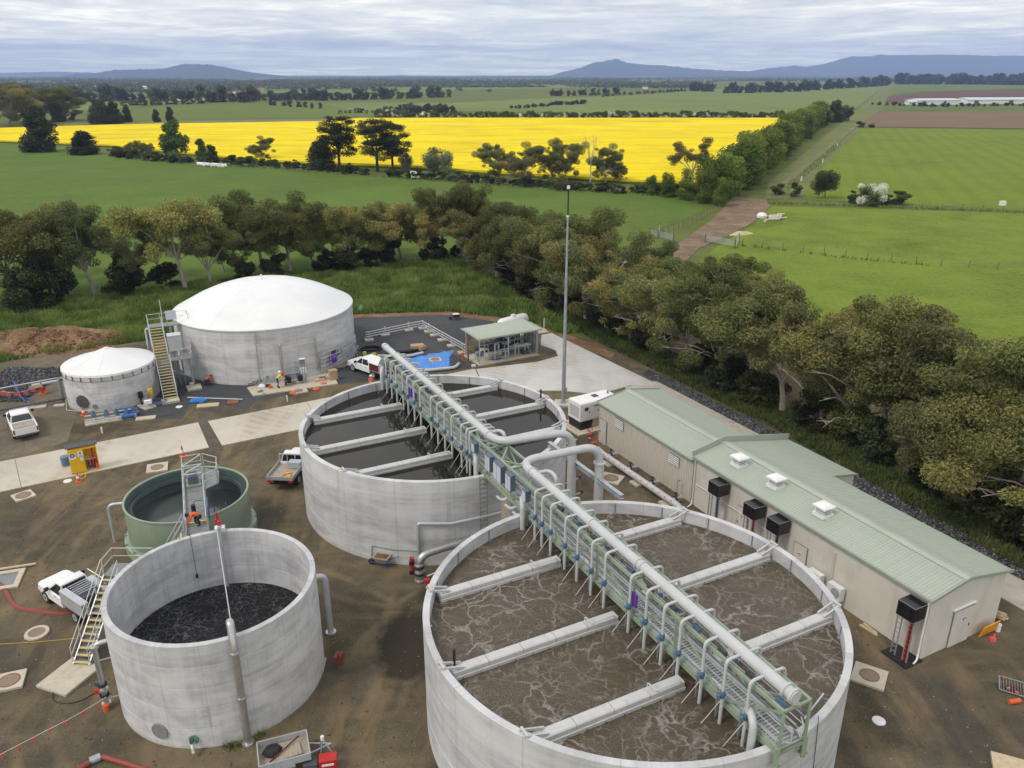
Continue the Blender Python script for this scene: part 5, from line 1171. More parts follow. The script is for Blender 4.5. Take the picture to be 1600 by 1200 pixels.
part(MB().pipe([G(103, 620, .3), G(104, 641, .1), G(133, 643, .1), G(133, 636, .1)], .03, 6, .1, 3), 'pipe', M('pipe_white'), ef, w=True)

# ------------------------------------------------------------------ riser and pipes at the still tank
r0 = Vector((*G(656, 908)[:2], 0)); rp_ = thing('riser_pipe', 'fat stainless riser with navy flanges between the two big tanks', 'pipe', r0)
part(MB().pipe([r0, r0+UP*1.75, G(735, 843, 1.75), G(800, 825, 1.75)], .235, 18, .75, 8), 'pipe', M('stainless'), rp_, True, w=True)
for z, m in ((.08, 'stainless'), (.55, 'navy'), (.68, 'stainless'), (1.0, 'navy'), (1.15, 'stainless')): flange(rp_, r0+UP*z, UP, .31, m)
for z in (.62, 1.25):
    c = r0+Vector((-.42, .05, z)); o = part(MB().box(c, (.30, .28, .24)), 'actuator', M('black'), rp_, w=True); part(MB().cyl(c+UP*.12, c+UP*.34, .13, 14), 'actuator_cap', M('red'), o, w=True)
r1 = G(655, 889); zt = 1.95; q1 = G(706, 818, zt)
single(MB().pipe([oncyl(655, 888, TB, .15), oncyl(653, 818, TB, .15), oncyl(706, 818, TB, .15), oncyl(748, 809, TB, .15), oncyl(790, 799, TB, .25)], .095, 10, .15, 4), 'wall_pipe', M('pipe_galv'), 'thin grey pipe bending round the still tank wall behind the fat riser', 'pipe', r1, w=True, smooth=True)
single(MB().pipe([oncyl(581, 874, TB, .05), oncyl(581, 853, TB, .05), oncyl(615, 859, TB, .05), oncyl(660, 862, TB, .05)], .025, 6, .05, 2), 'thin_pipe', M('mid_grey'), 'thin dark conduit low on the still tank wall behind the wheelbarrow', 'conduit', G(581, 876), w=True)
r2 = Vector((*G(669, 935)[:2], 0)); v = thing('valve_actuator', 'small red capped actuator at the left edge of the foaming tank', 'valve', r2)
part(MB().cyl(r2, r2+UP*1.1, .10, 10), 'stem', M('mid_grey'), v, w=True); part(MB().cyl(r2+UP*1.0, r2+UP*1.3, .16, 12), 'cap', M('red'), v, w=True); part(MB().pipe([r2+UP*1.5, r2+Vector((.9, .5, 1.6))], .05, 8), 'arm', M('pipe_white'), v, w=True)
# small sampling pipes between the tanks
for u, v, lab in ((908, 765, 'nearer'), (905, 742, 'farther')):
    b = G(u, v+25); o = thing('sample_point', f'{lab} small sampling pipe stand between the big tanks', 'pipe stand', b)
    part(MB().bar(b, b+UP*1.3, .06), 'post', M('galv'), o, w=True); part(MB().pipe([b+UP*1.0+Vector((-1.4, -.6, -.2)), b+UP*1.05], .045, 8), 'pipe', M('pipe_white'), o, w=True); part(MB().cyl(b+UP*1.0, b+UP*1.25, .10, 10), 'valve', M('dark_grey'), o, w=True)

# ------------------------------------------------------------------ canopy with plant under it
KO = Vector((-3.35, 77.83, 0)); KX = Vector((6.21, 3.43, 0)).normalized(); KY = Vector((-KX.y, KX.x, 0)); krz = math.atan2(KX.y, KX.x)
def KK(a, b, z=0): return KO+KX*a+KY*b+UP*z
cs = thing('canopy', 'open sided steel canopy with a flat pale green roof over pipework', 'canopy', KK(3.5, 1.8))
part(MB().bar(KK(0, 1.8, .07), KK(7.1, 1.8, .07), 3.7, .24), 'slab', M('pad_concrete'), cs, w=True)
for a in (.15, 3.5, 6.95):
    for b in (.2, 3.4): part(MB().bar(KK(a, b, .1), KK(a, b, 2.86), .12), 'post', M('galv'), cs, w=True)
for a, s in ((3.5, 1), (3.5, -1)): part(MB().bar(KK(a, .2, 2.3), KK(a+s*.55, .2, 2.85), .08), 'knee_brace', M('galv'), cs, w=True)
for b in (.2, 3.4): part(MB().bar(KK(0, b, 2.86), KK(7.1, b, 2.86), .1, .14), 'roof_beam', M('galv'), cs, w=True)
me = ribbed(.742, 4.1, 4).mesh('roof_sheet', fix=False)
for k in range(10):
    o = obj('roof_sheet', me, M('roof_green'), cs); yv = (KY+UP*.02).normalized(); Mx = Matrix((KX, yv, KX.cross(yv))).transposed().to_4x4(); Mx.translation = KK(-.15+k*.746, -.2, 2.97)-Vector(cs.location); o.matrix_local = Mx
part(MB().bar(KK(-.15, -.22, 2.97), KK(7.31, -.22, 2.97), .04, .16), 'fascia', M('roof_green'), cs, w=True); part(MB().bar(KK(-.17, -.2, 2.99), KK(-.17, 3.9, 3.06), .04, .16), 'fascia', M('roof_green'), cs, w=True)
for b in (.5, 1.3, 2.1, 2.9): part(MB().bar(KK(7.05, b-.36, 1.5), KK(7.05, b+.36, 1.5), .03, 2.7), 'end_sheet', M('truss_grey'), cs, w=True)
for a in (4.0, 4.8, 5.6, 6.4): part(MB().bar(KK(a-.38, 3.5, 1.5), KK(a+.38, 3.5, 1.5), .03, 2.7), 'back_sheet', M('truss_grey'), cs, w=True)
for z in (1.0, 1.9): part(MB().bar(KK(6.98, .2, z), KK(6.98, 3.4, z), .08), 'girt', M('galv'), cs, w=True)
part(MB().pipe([KK(-.1, 2.4, 2.5), KK(-.45, 1.8, 2.5), KK(-.45, 1.6, .1)], .09, 10, .25, 4), 'downpipe', M('rust'), cs, True, w=True)
sk = thing('gas_skid', 'skid of grey pipes, a rusty beige vessel and motors under the canopy', 'machine', KK(3.5, 1.8, .2))
part(MB().tube([KK(1.3, 1.1, .62), KK(1.4, 1.1, .62), KK(3.2, 1.35, .62), KK(3.3, 1.36, .62)], [.2, .34, .34, .2], 16), 'vessel', M('pad_concrete'), sk, True, w=True)
for a, b, z, w_, d_, h_, m in ((2.0, 2.6, .9, 1.2, .8, 1.2, 'dark_grey'), (3.2, 2.7, 1.0, .8, .8, 1.4, 'mid_grey'), (4.6, 2.8, .9, 1.4, .7, 1.3, 'dark_grey'), (5.8, 2.7, .8, .8, .6, 1.1, 'black'), (1.2, 2.7, .8, .6, .6, .9, 'dark_grey'), (2.2, 2.0, 1.05, .8, .5, .15, 'valve_blue'), (1.4, 1.9, 1.1, .7, .4, .2, 'white_paint'), (2.4, .85, .25, 1.0, .6, .1, 'blue'), (6.0, .9, .35, .9, .5, .4, 'dark_grey'), (6.3, .7, .45, .25, .3, .3, 'valve_blue')):
    part(MB().box(KK(a, b, z), (w_, d_, h_), rz=krz), 'machine_block', M(m), sk, w=True)
g2 = random.Random(5)
for k in range(15):
    a = 1.0+k*.40; b = .7+.9*(k % 3); h = .8+1.1*g2.random()
    part(MB().pipe([KK(a, b, .2), KK(a, b, h), KK(a+.5, b+.1, h), KK(a+.5, b+.15, .3)], .045+.02*(k % 2), 8, .15, 3), 'pipe', M('pipe_galv' if k % 4 else 'pipe_white'), sk, True, w=True)
for z, a0, a1, b in ((1.15, 2.9, 6.6, .75), (1.25, 4.0, 6.7, 1.0), (.75, 3.4, 6.5, 1.3), (1.7, 3.2, 4.2, 1.0), (1.45, 1.2, 6.2, 2.2), (2.1, 1.5, 5.8, 2.6)): part(MB().tube([KK(a0, b, z), KK(a1, b, z)], .065, 8), 'pipe', M('pipe_galv'), sk, True, w=True)
part(MB().box(KK(5.3, .9, 1.28), (1.7, .5, .06), rz=krz), 'work_shelf', M('blue_white'), sk, w=True)
for a in (.5, 1.9, 3.2): part(MB().bar(KK(a, .15, .2), KK(a, .15, 1.2), .05), 'guard_post', M('pipe_galv'), cs, w=True)
for z in (.6, 1.15): part(MB().bar(KK(.4, .15, z), KK(3.3, .15, z), .045), 'guard_rail', M('pipe_galv'), cs, w=True)
for k in range(4): part(MB().pipe([KK(.3, .6+k*.3, .2), KK(.3, .6+k*.3, 1.1), KK(.9, .6+k*.3, 1.1)], .04, 6, .2, 3), 'stand_pipe', M('valve_blue' if k < 2 else 'pipe_galv'), sk, True, w=True)
# gas tank
g0, g1 = G(783, 507, .95), G(820, 497, .95); gd = (g1-g0).normalized()
gt = thing('gas_tank', 'white horizontal gas tank behind the canopy', 'tank', ((g0+g1)/2).to_2d().to_3d())
part(MB().tube([g0-gd*.35, g0-gd*.30, g0-gd*.1, g0+gd*.2, g1-gd*.2, g1+gd*.1, g1+gd*.3, g1+gd*.35], [.1, .35, .58, .66, .66, .58, .35, .1], 24), 'shell', M('white_paint'), gt, True, w=True)
for t in (.25, .75): q = g0.lerp(g1, t); part(MB().box((q.x, q.y, .3), (.25, 1.0, .6), rz=math.atan2(gd.y, gd.x)), 'saddle', M('pad_concrete'), gt, w=True)
q = g0.lerp(g1, .5); part(MB().cyl(q+UP*.6, q+UP*.82, .28, 14), 'dome', M('white_paint'), gt, w=True)
part(MB().prism([tuple(G(*p_)[:2]) for p_ in ((750, 513), (800, 527), (858, 520), (825, 501), (790, 503))], -.03, .10), 'slab', M('pad_concrete'), gt, w=True)
vz = thing('vaporiser', 'small white vessel with hoses left of the white gas tank', 'vessel', G(775, 511))
part(MB().cyl(G(774, 510, .3), G(774, 510, 1.2), .42, 14), 'shell', M('white_paint'), vz, w=True); part(MB().cyl(G(777, 509, 1.2), G(777, 509, 1.5), .25, 10), 'cap', M('blue_white'), vz, w=True)
single(MB().box((0, 0, .03), (.5, .5, .08)).cyl((0, 0, .05), (0, 0, 1.5), .05, 8), 'bollard', M('white_paint'), 'thin white post on the slab corner right of the canopy', 'post', G(850, 516))
# pipe rail with posts on pads
prl = thing('pipe_rack', 'three parallel pipes on short posts with pale pads running round a corner', 'pipes', G(660, 515))
pc = [(572, 532.5), (660, 514), (733, 556)]
for k, (o_, z) in enumerate(((.0, .98), (.22, .74), (.42, .50))):
    pts = [G(u, v)+UP*z+Vector((0, -o_*.6, 0)) for u, v in pc]; part(MB().pipe(pts, .06, 8, .2, 3), 'pipe', M('pipe_galv' if k else 'pipe_white'), prl, True, w=True)
for u, v in ((577, 534), (602, 526), (639, 518.5), (661, 516), (670, 521), (679, 526.5), (691, 534), (706, 543), (723, 554)):
    b = G(u, v-2); part(MB().box(b+UP*.08, (1.0, .8, .16), rz=.3), 'pad', M('pad_concrete'), prl, w=True); part(MB().bar(b, b+UP*1.05, .12), 'post', M('valve_blue') if False else M('pipe_galv'), prl, w=True)
# valve cage at the right edge of the humped tank
vc = thing('valve_manifold', 'tangle of thin stainless pipes curving round the right side of the humped tank', 'pipework', (-17.0, 79.5, 0))
for k in range(5):
    z = .5+k*.42; part(MB().tube([onwall(TD, R(-42+j*5), .25+.10*(k % 2), z) for j in range(9)], .06, 6), 'ring_pipe', M('pipe_white'), vc, True, w=True)
for j in range(8): part(MB().bar(onwall(TD, R(-40+j*5.2), .42, 0), onwall(TD, R(-40+j*5.2), .42, 2.5), .06), 'post', M('pipe_galv'), vc, w=True)
for j in range(7): c = onwall(TD, R(-36+j*5.5), .55, .9+.35*(j % 3)); part(MB().cyl(c, c+UP*.3, .11, 8), 'valve', M('stainless'), vc, w=True)
# ------------------------------------------------------------------ vehicles
def ute(label, rear, front, style, group=None, dual=True):
    """a working ute, x forward, placed between two ground points"""
    rear, front = Vector(rear), Vector(front); d = (front-rear); hd = math.atan2(d.y, d.x); c = (rear+front)/2
    t = thing('utility_truck', label, 'ute', (c.x, c.y, 0), hd, group)
    def sec(x, w, z0, z1, b=.10):
        return [(x, -w+b, z0), (x, -w, z0+b), (x, -w, z1-b), (x, -w+b*1.3, z1), (x, w-b*1.3, z1), (x, w, z1-b), (x, w, z0+b), (x, w-b, z0)]
    cabr = -.95 if dual else -.25
    part(MB().loft([sec(2.62, .66, .46, .80), sec(2.55, .80, .42, .95), sec(2.30, .88, .40, 1.03), sec(1.25, .92, .38, 1.10), sec(cabr, .92, .38, 1.14), sec(cabr-.04, .90, .40, 1.12)]), 'body', M('white_paint'), t, True)
    # cabin
    zb, zt = 1.06, 1.76; bw, tw = .88, .68; xf, xft, xr, xrt = 1.30, .52, cabr, cabr+.16
    part(MB().loft([[(xf, -bw, zb), (xf, bw, zb), (xr, bw, zb), (xr, -bw, zb)], [(xft, -tw, zt-.05), (xft, tw, zt-.05), (xrt, tw, zt-.05), (xrt, -tw, zt-.05)], [(xft-.12, -tw+.08, zt), (xft-.12, tw-.08, zt), (xrt+.10, tw-.08, zt), (xrt+.10, -tw+.08, zt)]]), 'cabin', M('white_paint'), t, True)
    def lerp(a, b, k): return tuple(a[i]+(b[i]-a[i])*k for i in range(3))
    def window(a, b, c_, d_, off):
        n = (Vector(b)-Vector(a)).cross(Vector(d_)-Vector(a)).normalized()*off
        q = [Vector(p)+n for p in (a, b, c_, d_)]; m_ = [Vector(p)-n*.5 for p in (a, b, c_, d_)]
        part(MB().loft([m_, q]), 'window', M('glass'), t)
    P = lambda x, y, z: (x, y, z)
    k0, k1 = .12, .90
    yb, yt = bw+(tw-bw)*k0, bw+(tw-bw)*k1; zl, zh = zb+(zt-.05-zb)*k0, zb+(zt-.05-zb)*k1
    xa, xb_ = xf+(xft-xf)*k0, xf+(xft-xf)*k1
    window(P(xa, -yb+.08, zl), P(xa, yb-.08, zl), P(xb_, yt-.06, zh), P(xb_, -yt+.06, zh), .015)
    xc, xd = xr+(xrt-xr)*k0, xr+(xrt-xr)*k1
    window(P(xc, yb-.10, zl), P(xc, -yb+.10, zl), P(xd, -yt+.08, zh), P(xd, yt-.08, zh), .015)
    for sg in (1, -1):
        sp = [(xf-.28, .10)] if not dual else [(xf-.28, .18), (.10, cabr+.18)]
        if not dual: sp = [(xf-.28, cabr+.15)]
        for xs, xe in sp:
            tp = min(xs-.30, xft-.1) if xs > .5 else xs
            w_ = [P(xs, sg*yb, zl), P(xe, sg*yb, zl), P(xe+(.03 if xe < 0 else 0), sg*yt, zh), P(tp, sg*yt, zh)]
            window(*(w_ if sg < 0 else w_[::-1]), .015 if True else 0)
        part(MB().box((1.02, sg*1.02, 1.22), (.12, .22, .20)), 'mirror', M('black'), t)
        part(MB().box((2.42, sg*.62, .84), (.20, .34, .17)), 'headlight', M('lamp_clear'), t)
        for x in ((.35, -.5) if dual else (.35,)): part(MB().box((x, sg*.925, .98), (.16, .03, .035)), 'door_handle', M('dark_grey'), t)
        for x in (1.62, -1.55):
            wh = part(MB().tube([(x, sg*.70, .38), (x, sg*.72, .38), (x, sg*.92, .38), (x, sg*.94, .38)], [.33, .38, .38, .33], 20), 'wheel', M('rubber'), t)
            part(MB().cyl((x, sg*.90, .38), (x, sg*.955, .38), .23, 16), 'rim', M('pipe_galv'), wh)
            part(MB().cyl((x, sg*.94, .38), (x, sg*.965, .38), .07, 10), 'hub', M('dark_grey'), wh)
    part(MB().box((2.60, 0, .70), (.06, 1.0, .22)), 'grille', M('black'), t); part(MB().box((2.62, 0, .50), (.10, 1.6, .16)), 'bumper', M('white_paint'), t)
    part(MB().box((-.2, 0, .45), (4.4, .8, .16)), 'chassis', M('black'), t)
    z0 = .78
    if style == 'tub':
        for sg in (1, -1): part(MB().loft([sec2 for sec2 in ([(x, sg*.80, .55), (x, sg*.92, .55), (x, sg*.92, 1.10), (x, sg*.88, 1.14), (x, sg*.80, 1.14)] for x in (cabr-.05, -2.60))]), 'side_panel', M('white_paint'), t)
        part(MB().box(((cabr-2.6)/2, 0, .66), (abs(-2.6-cabr), 1.6, .06)), 'bed_floor', M('tray_floor'), t)
        part(MB().box((-2.60, 0, .86), (.07, 1.62, .55)), 'tailgate', M('white_paint'), t); part(MB().box((cabr-.09, 0, .86), (.06, 1.62, .5)), 'bed_front', M('white_paint'), t)
        part(MB().box((-2.70, 0, .52), (.14, 1.6, .12)), 'step_bumper', M('dark_grey'), t)
        part(MB().box((-1.75, 0, 1.02), (.9, 1.5, .10)), 'load_sheet', M('tray_floor'), t)
        for sg in (1, -1): part(MB().box((-2.63, sg*.84, .88), (.04, .12, .34)), 'tail_lamp', M('lamp_red'), t)
    elif style == 'tray':
        part(MB().box((-1.55, 0, .92), (2.5, 1.9, .08)), 'tray_floor', M('tray_floor'), t)
        for sg in (1, -1): part(MB().box((-1.55, sg*.95, 1.08), (2.5, .04, .26)), 'side_board', M('pipe_galv'), t)
        part(MB().box((-2.80, 0, 1.06), (.04, 1.9, .24)), 'tail_board', M('pipe_galv'), t)
        for y in (-.9, -.3, .3, .9): part(MB().bar((-.30, y, .95), (-.30, y, 1.75), .05), 'headboard_post', M('pipe_galv'), t)
        part(MB().bar((-.30, -.92, 1.75), (-.30, .92, 1.75), .06), 'headboard_rail', M('pipe_galv'), t)
        part(MB().box((-.75, -.45, 1.22), (.6, .9, .45)), 'tool_box', M('pipe_galv'), t)
        part(MB().box((-2.3, -.5, 1.0), (.35, .28, .12)).box((-1.9, -.3, 1.0), (.25, .4, .14), rz=.6).bar((-2.4, .1, .98), (-1.8, -.2, 1.02), .06), 'load', M('orange_sign'), t)
        for sg in (1, -1): part(MB().box((-2.82, sg*.75, .80), (.06, .32, .12)), 'tail_lamp', M('lamp_red'), t)
        part(MB().box((-2.78, 0, .62), (.08, 1.5, .10)), 'step_bumper', M('black'), t)
    else:
        for sg in (1, -1): part(MB().loft([[(cabr-.08, sg*.55, z), (-2.65, sg*.55, z), (-2.65, sg*.95, z), (cabr-.08, sg*.95, z)] for z in (.80, 1.62)]), 'side_cabinet', M('pipe_galv'), t)
        part(MB().box(((cabr-2.65)/2, 0, .80), (abs(-2.65-cabr)-.1, 1.9, .07)), 'tray_floor', M('mid_grey'), t)
        part(MB().box(((cabr-2.65)/2, 0, 1.25), (1.0, 1.0, .5)), 'load', M('dark_red' if style == 'open' else 'dark_grey'), t)
        sg = -1 if style != 'open' else 1
        o = part(MB().box((0, 0, .0), (1.55, .04, .85)), 'cabinet_lid', M('white_paint'), t, at=((cabr-2.65)/2, sg*.85, 2.0)); o.rotation_euler = (R(35)*sg, 0, 0)
        part(MB().box(((cabr-2.6)/2, sg*.96, 1.2), (1.4, .03, .62)), 'open_cabinet', M('dark_red'), t)
        for k in range(6): part(MB().bar((cabr-.2-k*.22, -.5, 1.64), (cabr-.2-k*.22, .5, 1.64), .05), 'rack_bar', M('pipe_galv'), t)
        for sg in (1, -1): part(MB().box((-2.68, sg*.80, .92), (.05, .2, .14)), 'tail_lamp', M('lamp_red'), t)
    return t
r_, f_ = G(46, 690), G(30, 662)
ute('white ute with an open tub parked on the mud at far left', G(44, 688), G(44, 688)+(G(30, 657)-G(44, 688)).normalized()*5.3, 'tub')
rT = G(440, 767); fT = rT+(G(478, 716)-rT).normalized()*5.4
ute('white single cab ute with a long empty tray parked against the still tank', rT, fT, 'tray', dual=False)
rC, fC = G(162, 972), G(92, 925); fC = rC+(fC-rC).normalized()*5.3
ute('white ute with grey service boxes and a raised lid beside the black water tank', rC, fC, 'service', dual=False)
rD, fD = G(606, 592), G(563, 577); fD = rD+(fD-rD).normalized()*5.3
uD = ute('white dual cab ute with an open maroon tool cabinet behind the still tank', rD, fD, 'open')

# ------------------------------------------------------------------ people
def person(label, loc, heading, pose, shirt, trousers, helmet):
    t = thing('person', label, 'person', loc, heading)
    if pose == 'stand':
        J = dict(pel=(0, 0, .95), ch=(.02, 0, 1.30), nk=(.03, 0, 1.50), hd=(.06, 0, 1.64), hips=(0, .10, .90), kn=(.03, .11, .50), an=(-.02, .12, .09), to=(.16, .13, .05), sh=(.02, .19, 1.43), el=(.10, .25, 1.16), wr=(.30, .17, 1.05))
    elif pose == 'lean':
        J = dict(pel=(-.10, 0, .92), ch=(.15, 0, 1.20), nk=(.30, 0, 1.34), hd=(.42, 0, 1.42), hips=(-.10, .10, .88), kn=(-.04, .12, .48), an=(-.10, .13, .09), to=(.08, .14, .05), sh=(.24, .19, 1.27), el=(.38, .24, 1.02), wr=(.58, .15, .95))
    else:   # bending low
        J = dict(pel=(-.15, 0, .62), ch=(.22, 0, .78), nk=(.42, 0, .80), hd=(.56, 0, .78), hips=(-.14, .11, .58), kn=(.22, .17, .42), an=(-.10, .15, .09), to=(.10, .16, .05), sh=(.36, .19, .76), el=(.46, .25, .46), wr=(.62, .15, .26))
    P, E_, Rr = [], [], []
    def add(p, r, par=None):
        P.append(p); Rr.append(r); i = len(P)-1
        if par is not None: E_.append((par, i))
        return i
    pe = add(J['pel'], .15); c = add(J['ch'], .16, pe); nk = add(J['nk'], .065, c); hd = add(J['hd'], .10, nk)
    d_ = Vector(J['hd'])-Vector(J['nk']); add(tuple(Vector(J['hd'])+d_*.55), .085, hd)
    regs = [('t', J['pel'], J['pel']), ('s', J['pel'], J['ch']), ('s', J['ch'], J['nk']), ('k', J['nk'], J['hd']), ('k', J['hd'], tuple(Vector(J['hd'])+d_))]
    for sg in (1, -1):
        f = lambda k: (J[k][0], J[k][1]*sg, J[k][2])
        h = add(f('hips'), .105, pe); k_ = add(f('kn'), .072, h); a = add(f('an'), .055, k_); add(f('to'), .05, a)
        s_ = add(f('sh'), .075, c); e = add(f('el'), .050, s_); w = add(f('wr'), .036, e)
        v = (Vector(f('wr'))-Vector(f('el'))).normalized(); pm = Vector(f('wr'))+v*.06; pi = add(tuple(pm), .036, w)
        for q in range(4): add(tuple(pm+v*(.07+.01*(q % 2))+Vector((0, (q-1.5)*.022, -.03))), .010, pi)
        add(tuple(pm+v*.02+Vector((0, -sg*.06, .0))), .011, pi)
        regs += [('t', f('hips'), f('kn')), ('t', f('kn'), f('an')), ('b', f('an'), f('to')), ('s', f('sh'), f('el')), ('s', f('el'), f('wr')), ('k', f('wr'), tuple(pm+v*.1)), ('s', J['ch'], f('sh')), ('t', J['pel'], f('hips'))]
    me = bpy.data.meshes.new('body'); me.from_pydata(P, E_, []); o = bpy.data.objects.new('body', me); COL.objects.link(o)
    m = o.modifiers.new('skin', 'SKIN'); o.modifiers.new('sub', 'SUBSURF').levels = 1
    for i, sv in enumerate(me.skin_vertices[0].data): sv.radius = (Rr[i], Rr[i]); sv.use_root = (i == 0)
    dg = bpy.context.evaluated_depsgraph_get(); ev = o.evaluated_get(dg); nm = bpy.data.meshes.new_from_object(ev)
    o.modifiers.clear(); o.data = nm; o.parent = t; nm.materials.clear()
    for x in (shirt, trousers, 'skin', 'rubber', 'beam_grey'): nm.materials.append(M(x))
    ix = {'s': 0, 't': 1, 'k': 2, 'b': 3}
    def dist(p, a, b):
        a, b = Vector(a), Vector(b); ab = b-a; k = 0 if ab.length < 1e-6 else max(0, min(1, (p-a).dot(ab)/ab.length_squared)); return (p-(a+ab*k)).length
    for f in nm.polygons:
        p = Vector(f.center); f.material_index = ix[min(regs, key=lambda r: dist(p, r[1], r[2]))[0]]; f.use_smooth = True
        if f.material_index == 0 and pose != 'low' and 1.08 < p.z < 1.13: f.material_index = 4
        if f.material_index == 1 and .40 < p.z < .46 and pose != 'low': f.material_index = 4
    hp = Vector(J['hd']); fw = Vector((1, 0, -.1)) if pose != 'low' else Vector((.6, 0, -.8)); up = d_.normalized() if pose == 'stand' else Vector((.3, 0, 1)).normalized() if pose == 'lean' else Vector((.8, 0, .6))
    face = MB()
    for sg in (1, -1): face.box(hp+fw.normalized()*.10+Vector((0, sg*.035, .01)), (.02, .022, .014))
    part(face, 'eyes', M('black'), t)
    ns = MB(); ns.add([hp+fw.normalized()*.09+Vector((0, -.015, -.03)), hp+fw.normalized()*.09+Vector((0, .015, -.03)), hp+fw.normalized()*.125+Vector((0, 0, -.03)), hp+fw.normalized()*.09+Vector((0, 0, .02))], [(0, 1, 2), (0, 2, 3), (1, 3, 2)]); part(ns, 'nose', M('skin'), t)
    qt = up.to_track_quat('Z', 'Y')
    hm = MB().lathe([(.135, .03), (.128, .08), (.10, .135), (.05, .165), (.01, .17)], n=16); hm.lathe([(.175, .025), (.175, .035), (.13, .04), (.13, .025)], n=16)
    if helmet: hm.v = [tuple(qt @ Vector(p)+hp) for p in hm.v]; part(hm, 'hard_hat', M(helmet), t, True)
    else:
        hr = MB().lathe([(.118, -.04), (.122, .04), (.10, .10), (.05, .135), (.01, .14)], n=16); hr.v = [tuple(qt @ Vector(p)+hp-fw.normalized()*.02) for p in hr.v]; part(hr, 'hair', M('rubber'), t, True)
    return t
pz = V_(.9, .0, .04)
person('person in orange vest and navy trousers bending down on the green tank walkway', V_(1.0, -.12, .05), math.atan2(wl_.y, wl_.x), 'low', 'orange', 'navy', None)
person('person in yellow shirt and navy trousers leaning over the pump set', G(436, 606, .12), R(20), 'lean', 'vest_yellow', 'navy', 'orange')
person('person in orange vest and white hard hat standing behind the yellow shirted person', G(446, 602, .12), R(-150), 'lean', 'orange', 'black', 'white_paint')
person('person in orange shirt crouching at the foot of the humped tank', onwall(TD, math.atan2(G(334, 598).y-TD[1], G(334, 598).x-TD[0]), .75, 0), R(70), 'low', 'orange', 'navy', None)
person('person in white hard hat and orange vest behind the rim of the still tank', (*G(579, 589, 1.6)[:2], 0), R(80), 'stand', 'orange', 'navy', 'white_paint')

# ------------------------------------------------------------------ yard clutter
def rz_of(a, b): d = Vector(b)-Vector(a); return math.atan2(d.y, d.x)
# yellow site store
yb0, yb1 = G(113, 743), G(157, 734); yx = (yb1-yb0).normalized(); yrz = math.atan2(yx.y, yx.x)
yc = thing('site_store', 'yellow steel tool store with one side open and safety signs on its door', 'site store', (yb0+yb1)/2, yrz)
w_ = (yb1-yb0).length; hh = 2.05; dp = .75
part(MB().box((0, dp, hh/2), (w_, .05, hh)), 'back', M('yellow'), yc); part(MB().box((0, dp/2, .08), (w_, dp, .16)), 'floor', M('timber'), yc)
for x in (-w_/2+.03, w_/2-.03): part(MB().box((x, dp/2, hh/2), (.06, dp, hh)), 'side', M('yellow'), yc)
for z in (.05, hh-.06): part(MB().box((0, -.01, z), (w_, .07, .12)), 'rail', M('yellow'), yc)
dr = part(MB().box((-w_*.23, -.03, hh*.52), (w_*.52, .05, hh*.88)), 'door', M('yellow'), yc)
part(MB().box((-w_*.23, -.06, .06), (w_*.35, .02, .05)), 'fork_slot', M('black'), yc); part(MB().box((w_*.23, dp*.5, 1.0), (w_*.42, dp*.7, .05)), 'shelf', M('timber'), yc)
for k in range(5): part(MB().box((w_*.15+.1*k, dp*.7, .35+.25*(k % 2)), (.09, .2, .5)), 'tool', M('timber' if k % 2 else 'dark_grey'), yc)
part(MB().bar((w_*.30, .25, .3), (w_*.34, .15, 1.85), .14), 'barrier', M('red'), yc); part(MB().bar((w_*.40, .2, .25), (w_*.42, .15, 1.0), .12), 'barrier', M('red'), yc); part(MB().cyl((w_*.42, .1, .15), (w_*.42, .1, .6), .09, 10), 'extinguisher', M('pink'), yc)
lid = part(MB().box((0, dp*.80, hh+.10), (w_+.25, dp*.75, .05)), 'roof', M('dark_grey'), yc); lid.rotation_euler = (R(9), 0, 0)
def sign(x, z, w, h, m='white_paint'): return part(MB().box((x, -.062, z), (w, .012, h)), 'sign', M(m), dr)
s1_ = sign(-w_*.36, 1.52, .42, .52); part(MB().cyl((-w_*.36, -.069, 1.60), (-w_*.36, -.075, 1.60), .17, 20), 'pictogram', M('blue'), dr); part(MB().box((-w_*.36, -.078, 1.60), (.16, .006, .07)).box((-w_*.36, -.078, 1.56), (.05, .006, .12)), 'pictogram', M('white_paint'), dr)
sign(-w_*.08, 1.62, .36, .46); part(MB().box((-w_*.08, -.070, 1.68), (.20, .008, .07)).box((-w_*.08, -.070, 1.68), (.07, .0085, .20)), 'pictogram', M('green_plastic'), dr); sign(-w_*.06, 1.20, .20, .26)
for k in range(3): part(MB().box((-w_*.08, -.070, 1.50-k*.035), (.24, .008, .015)), 'print', M('mid_grey'), dr)
single(MB().lathe([(.01, 0), (.30, 0), (.33, .8), (.30, .82), (.01, .82)], n=16), 'blue_drum', M('valve_blue'), 'blue plastic drum beside the yellow tool store', 'drum', G(104, 728))
single(MB().pipe([(0, 0, .05), (.3, .2, .3), (.5, -.2, .05), (.1, -.5, .05), (-.3, -.2, .05), (-.2, .3, .06), (.4, .5, .05)], .03, 6, .25, 4), 'hose', M('yellow'), 'yellow hose lying in loops in front of the yellow store', 'hose', G(126, 745))

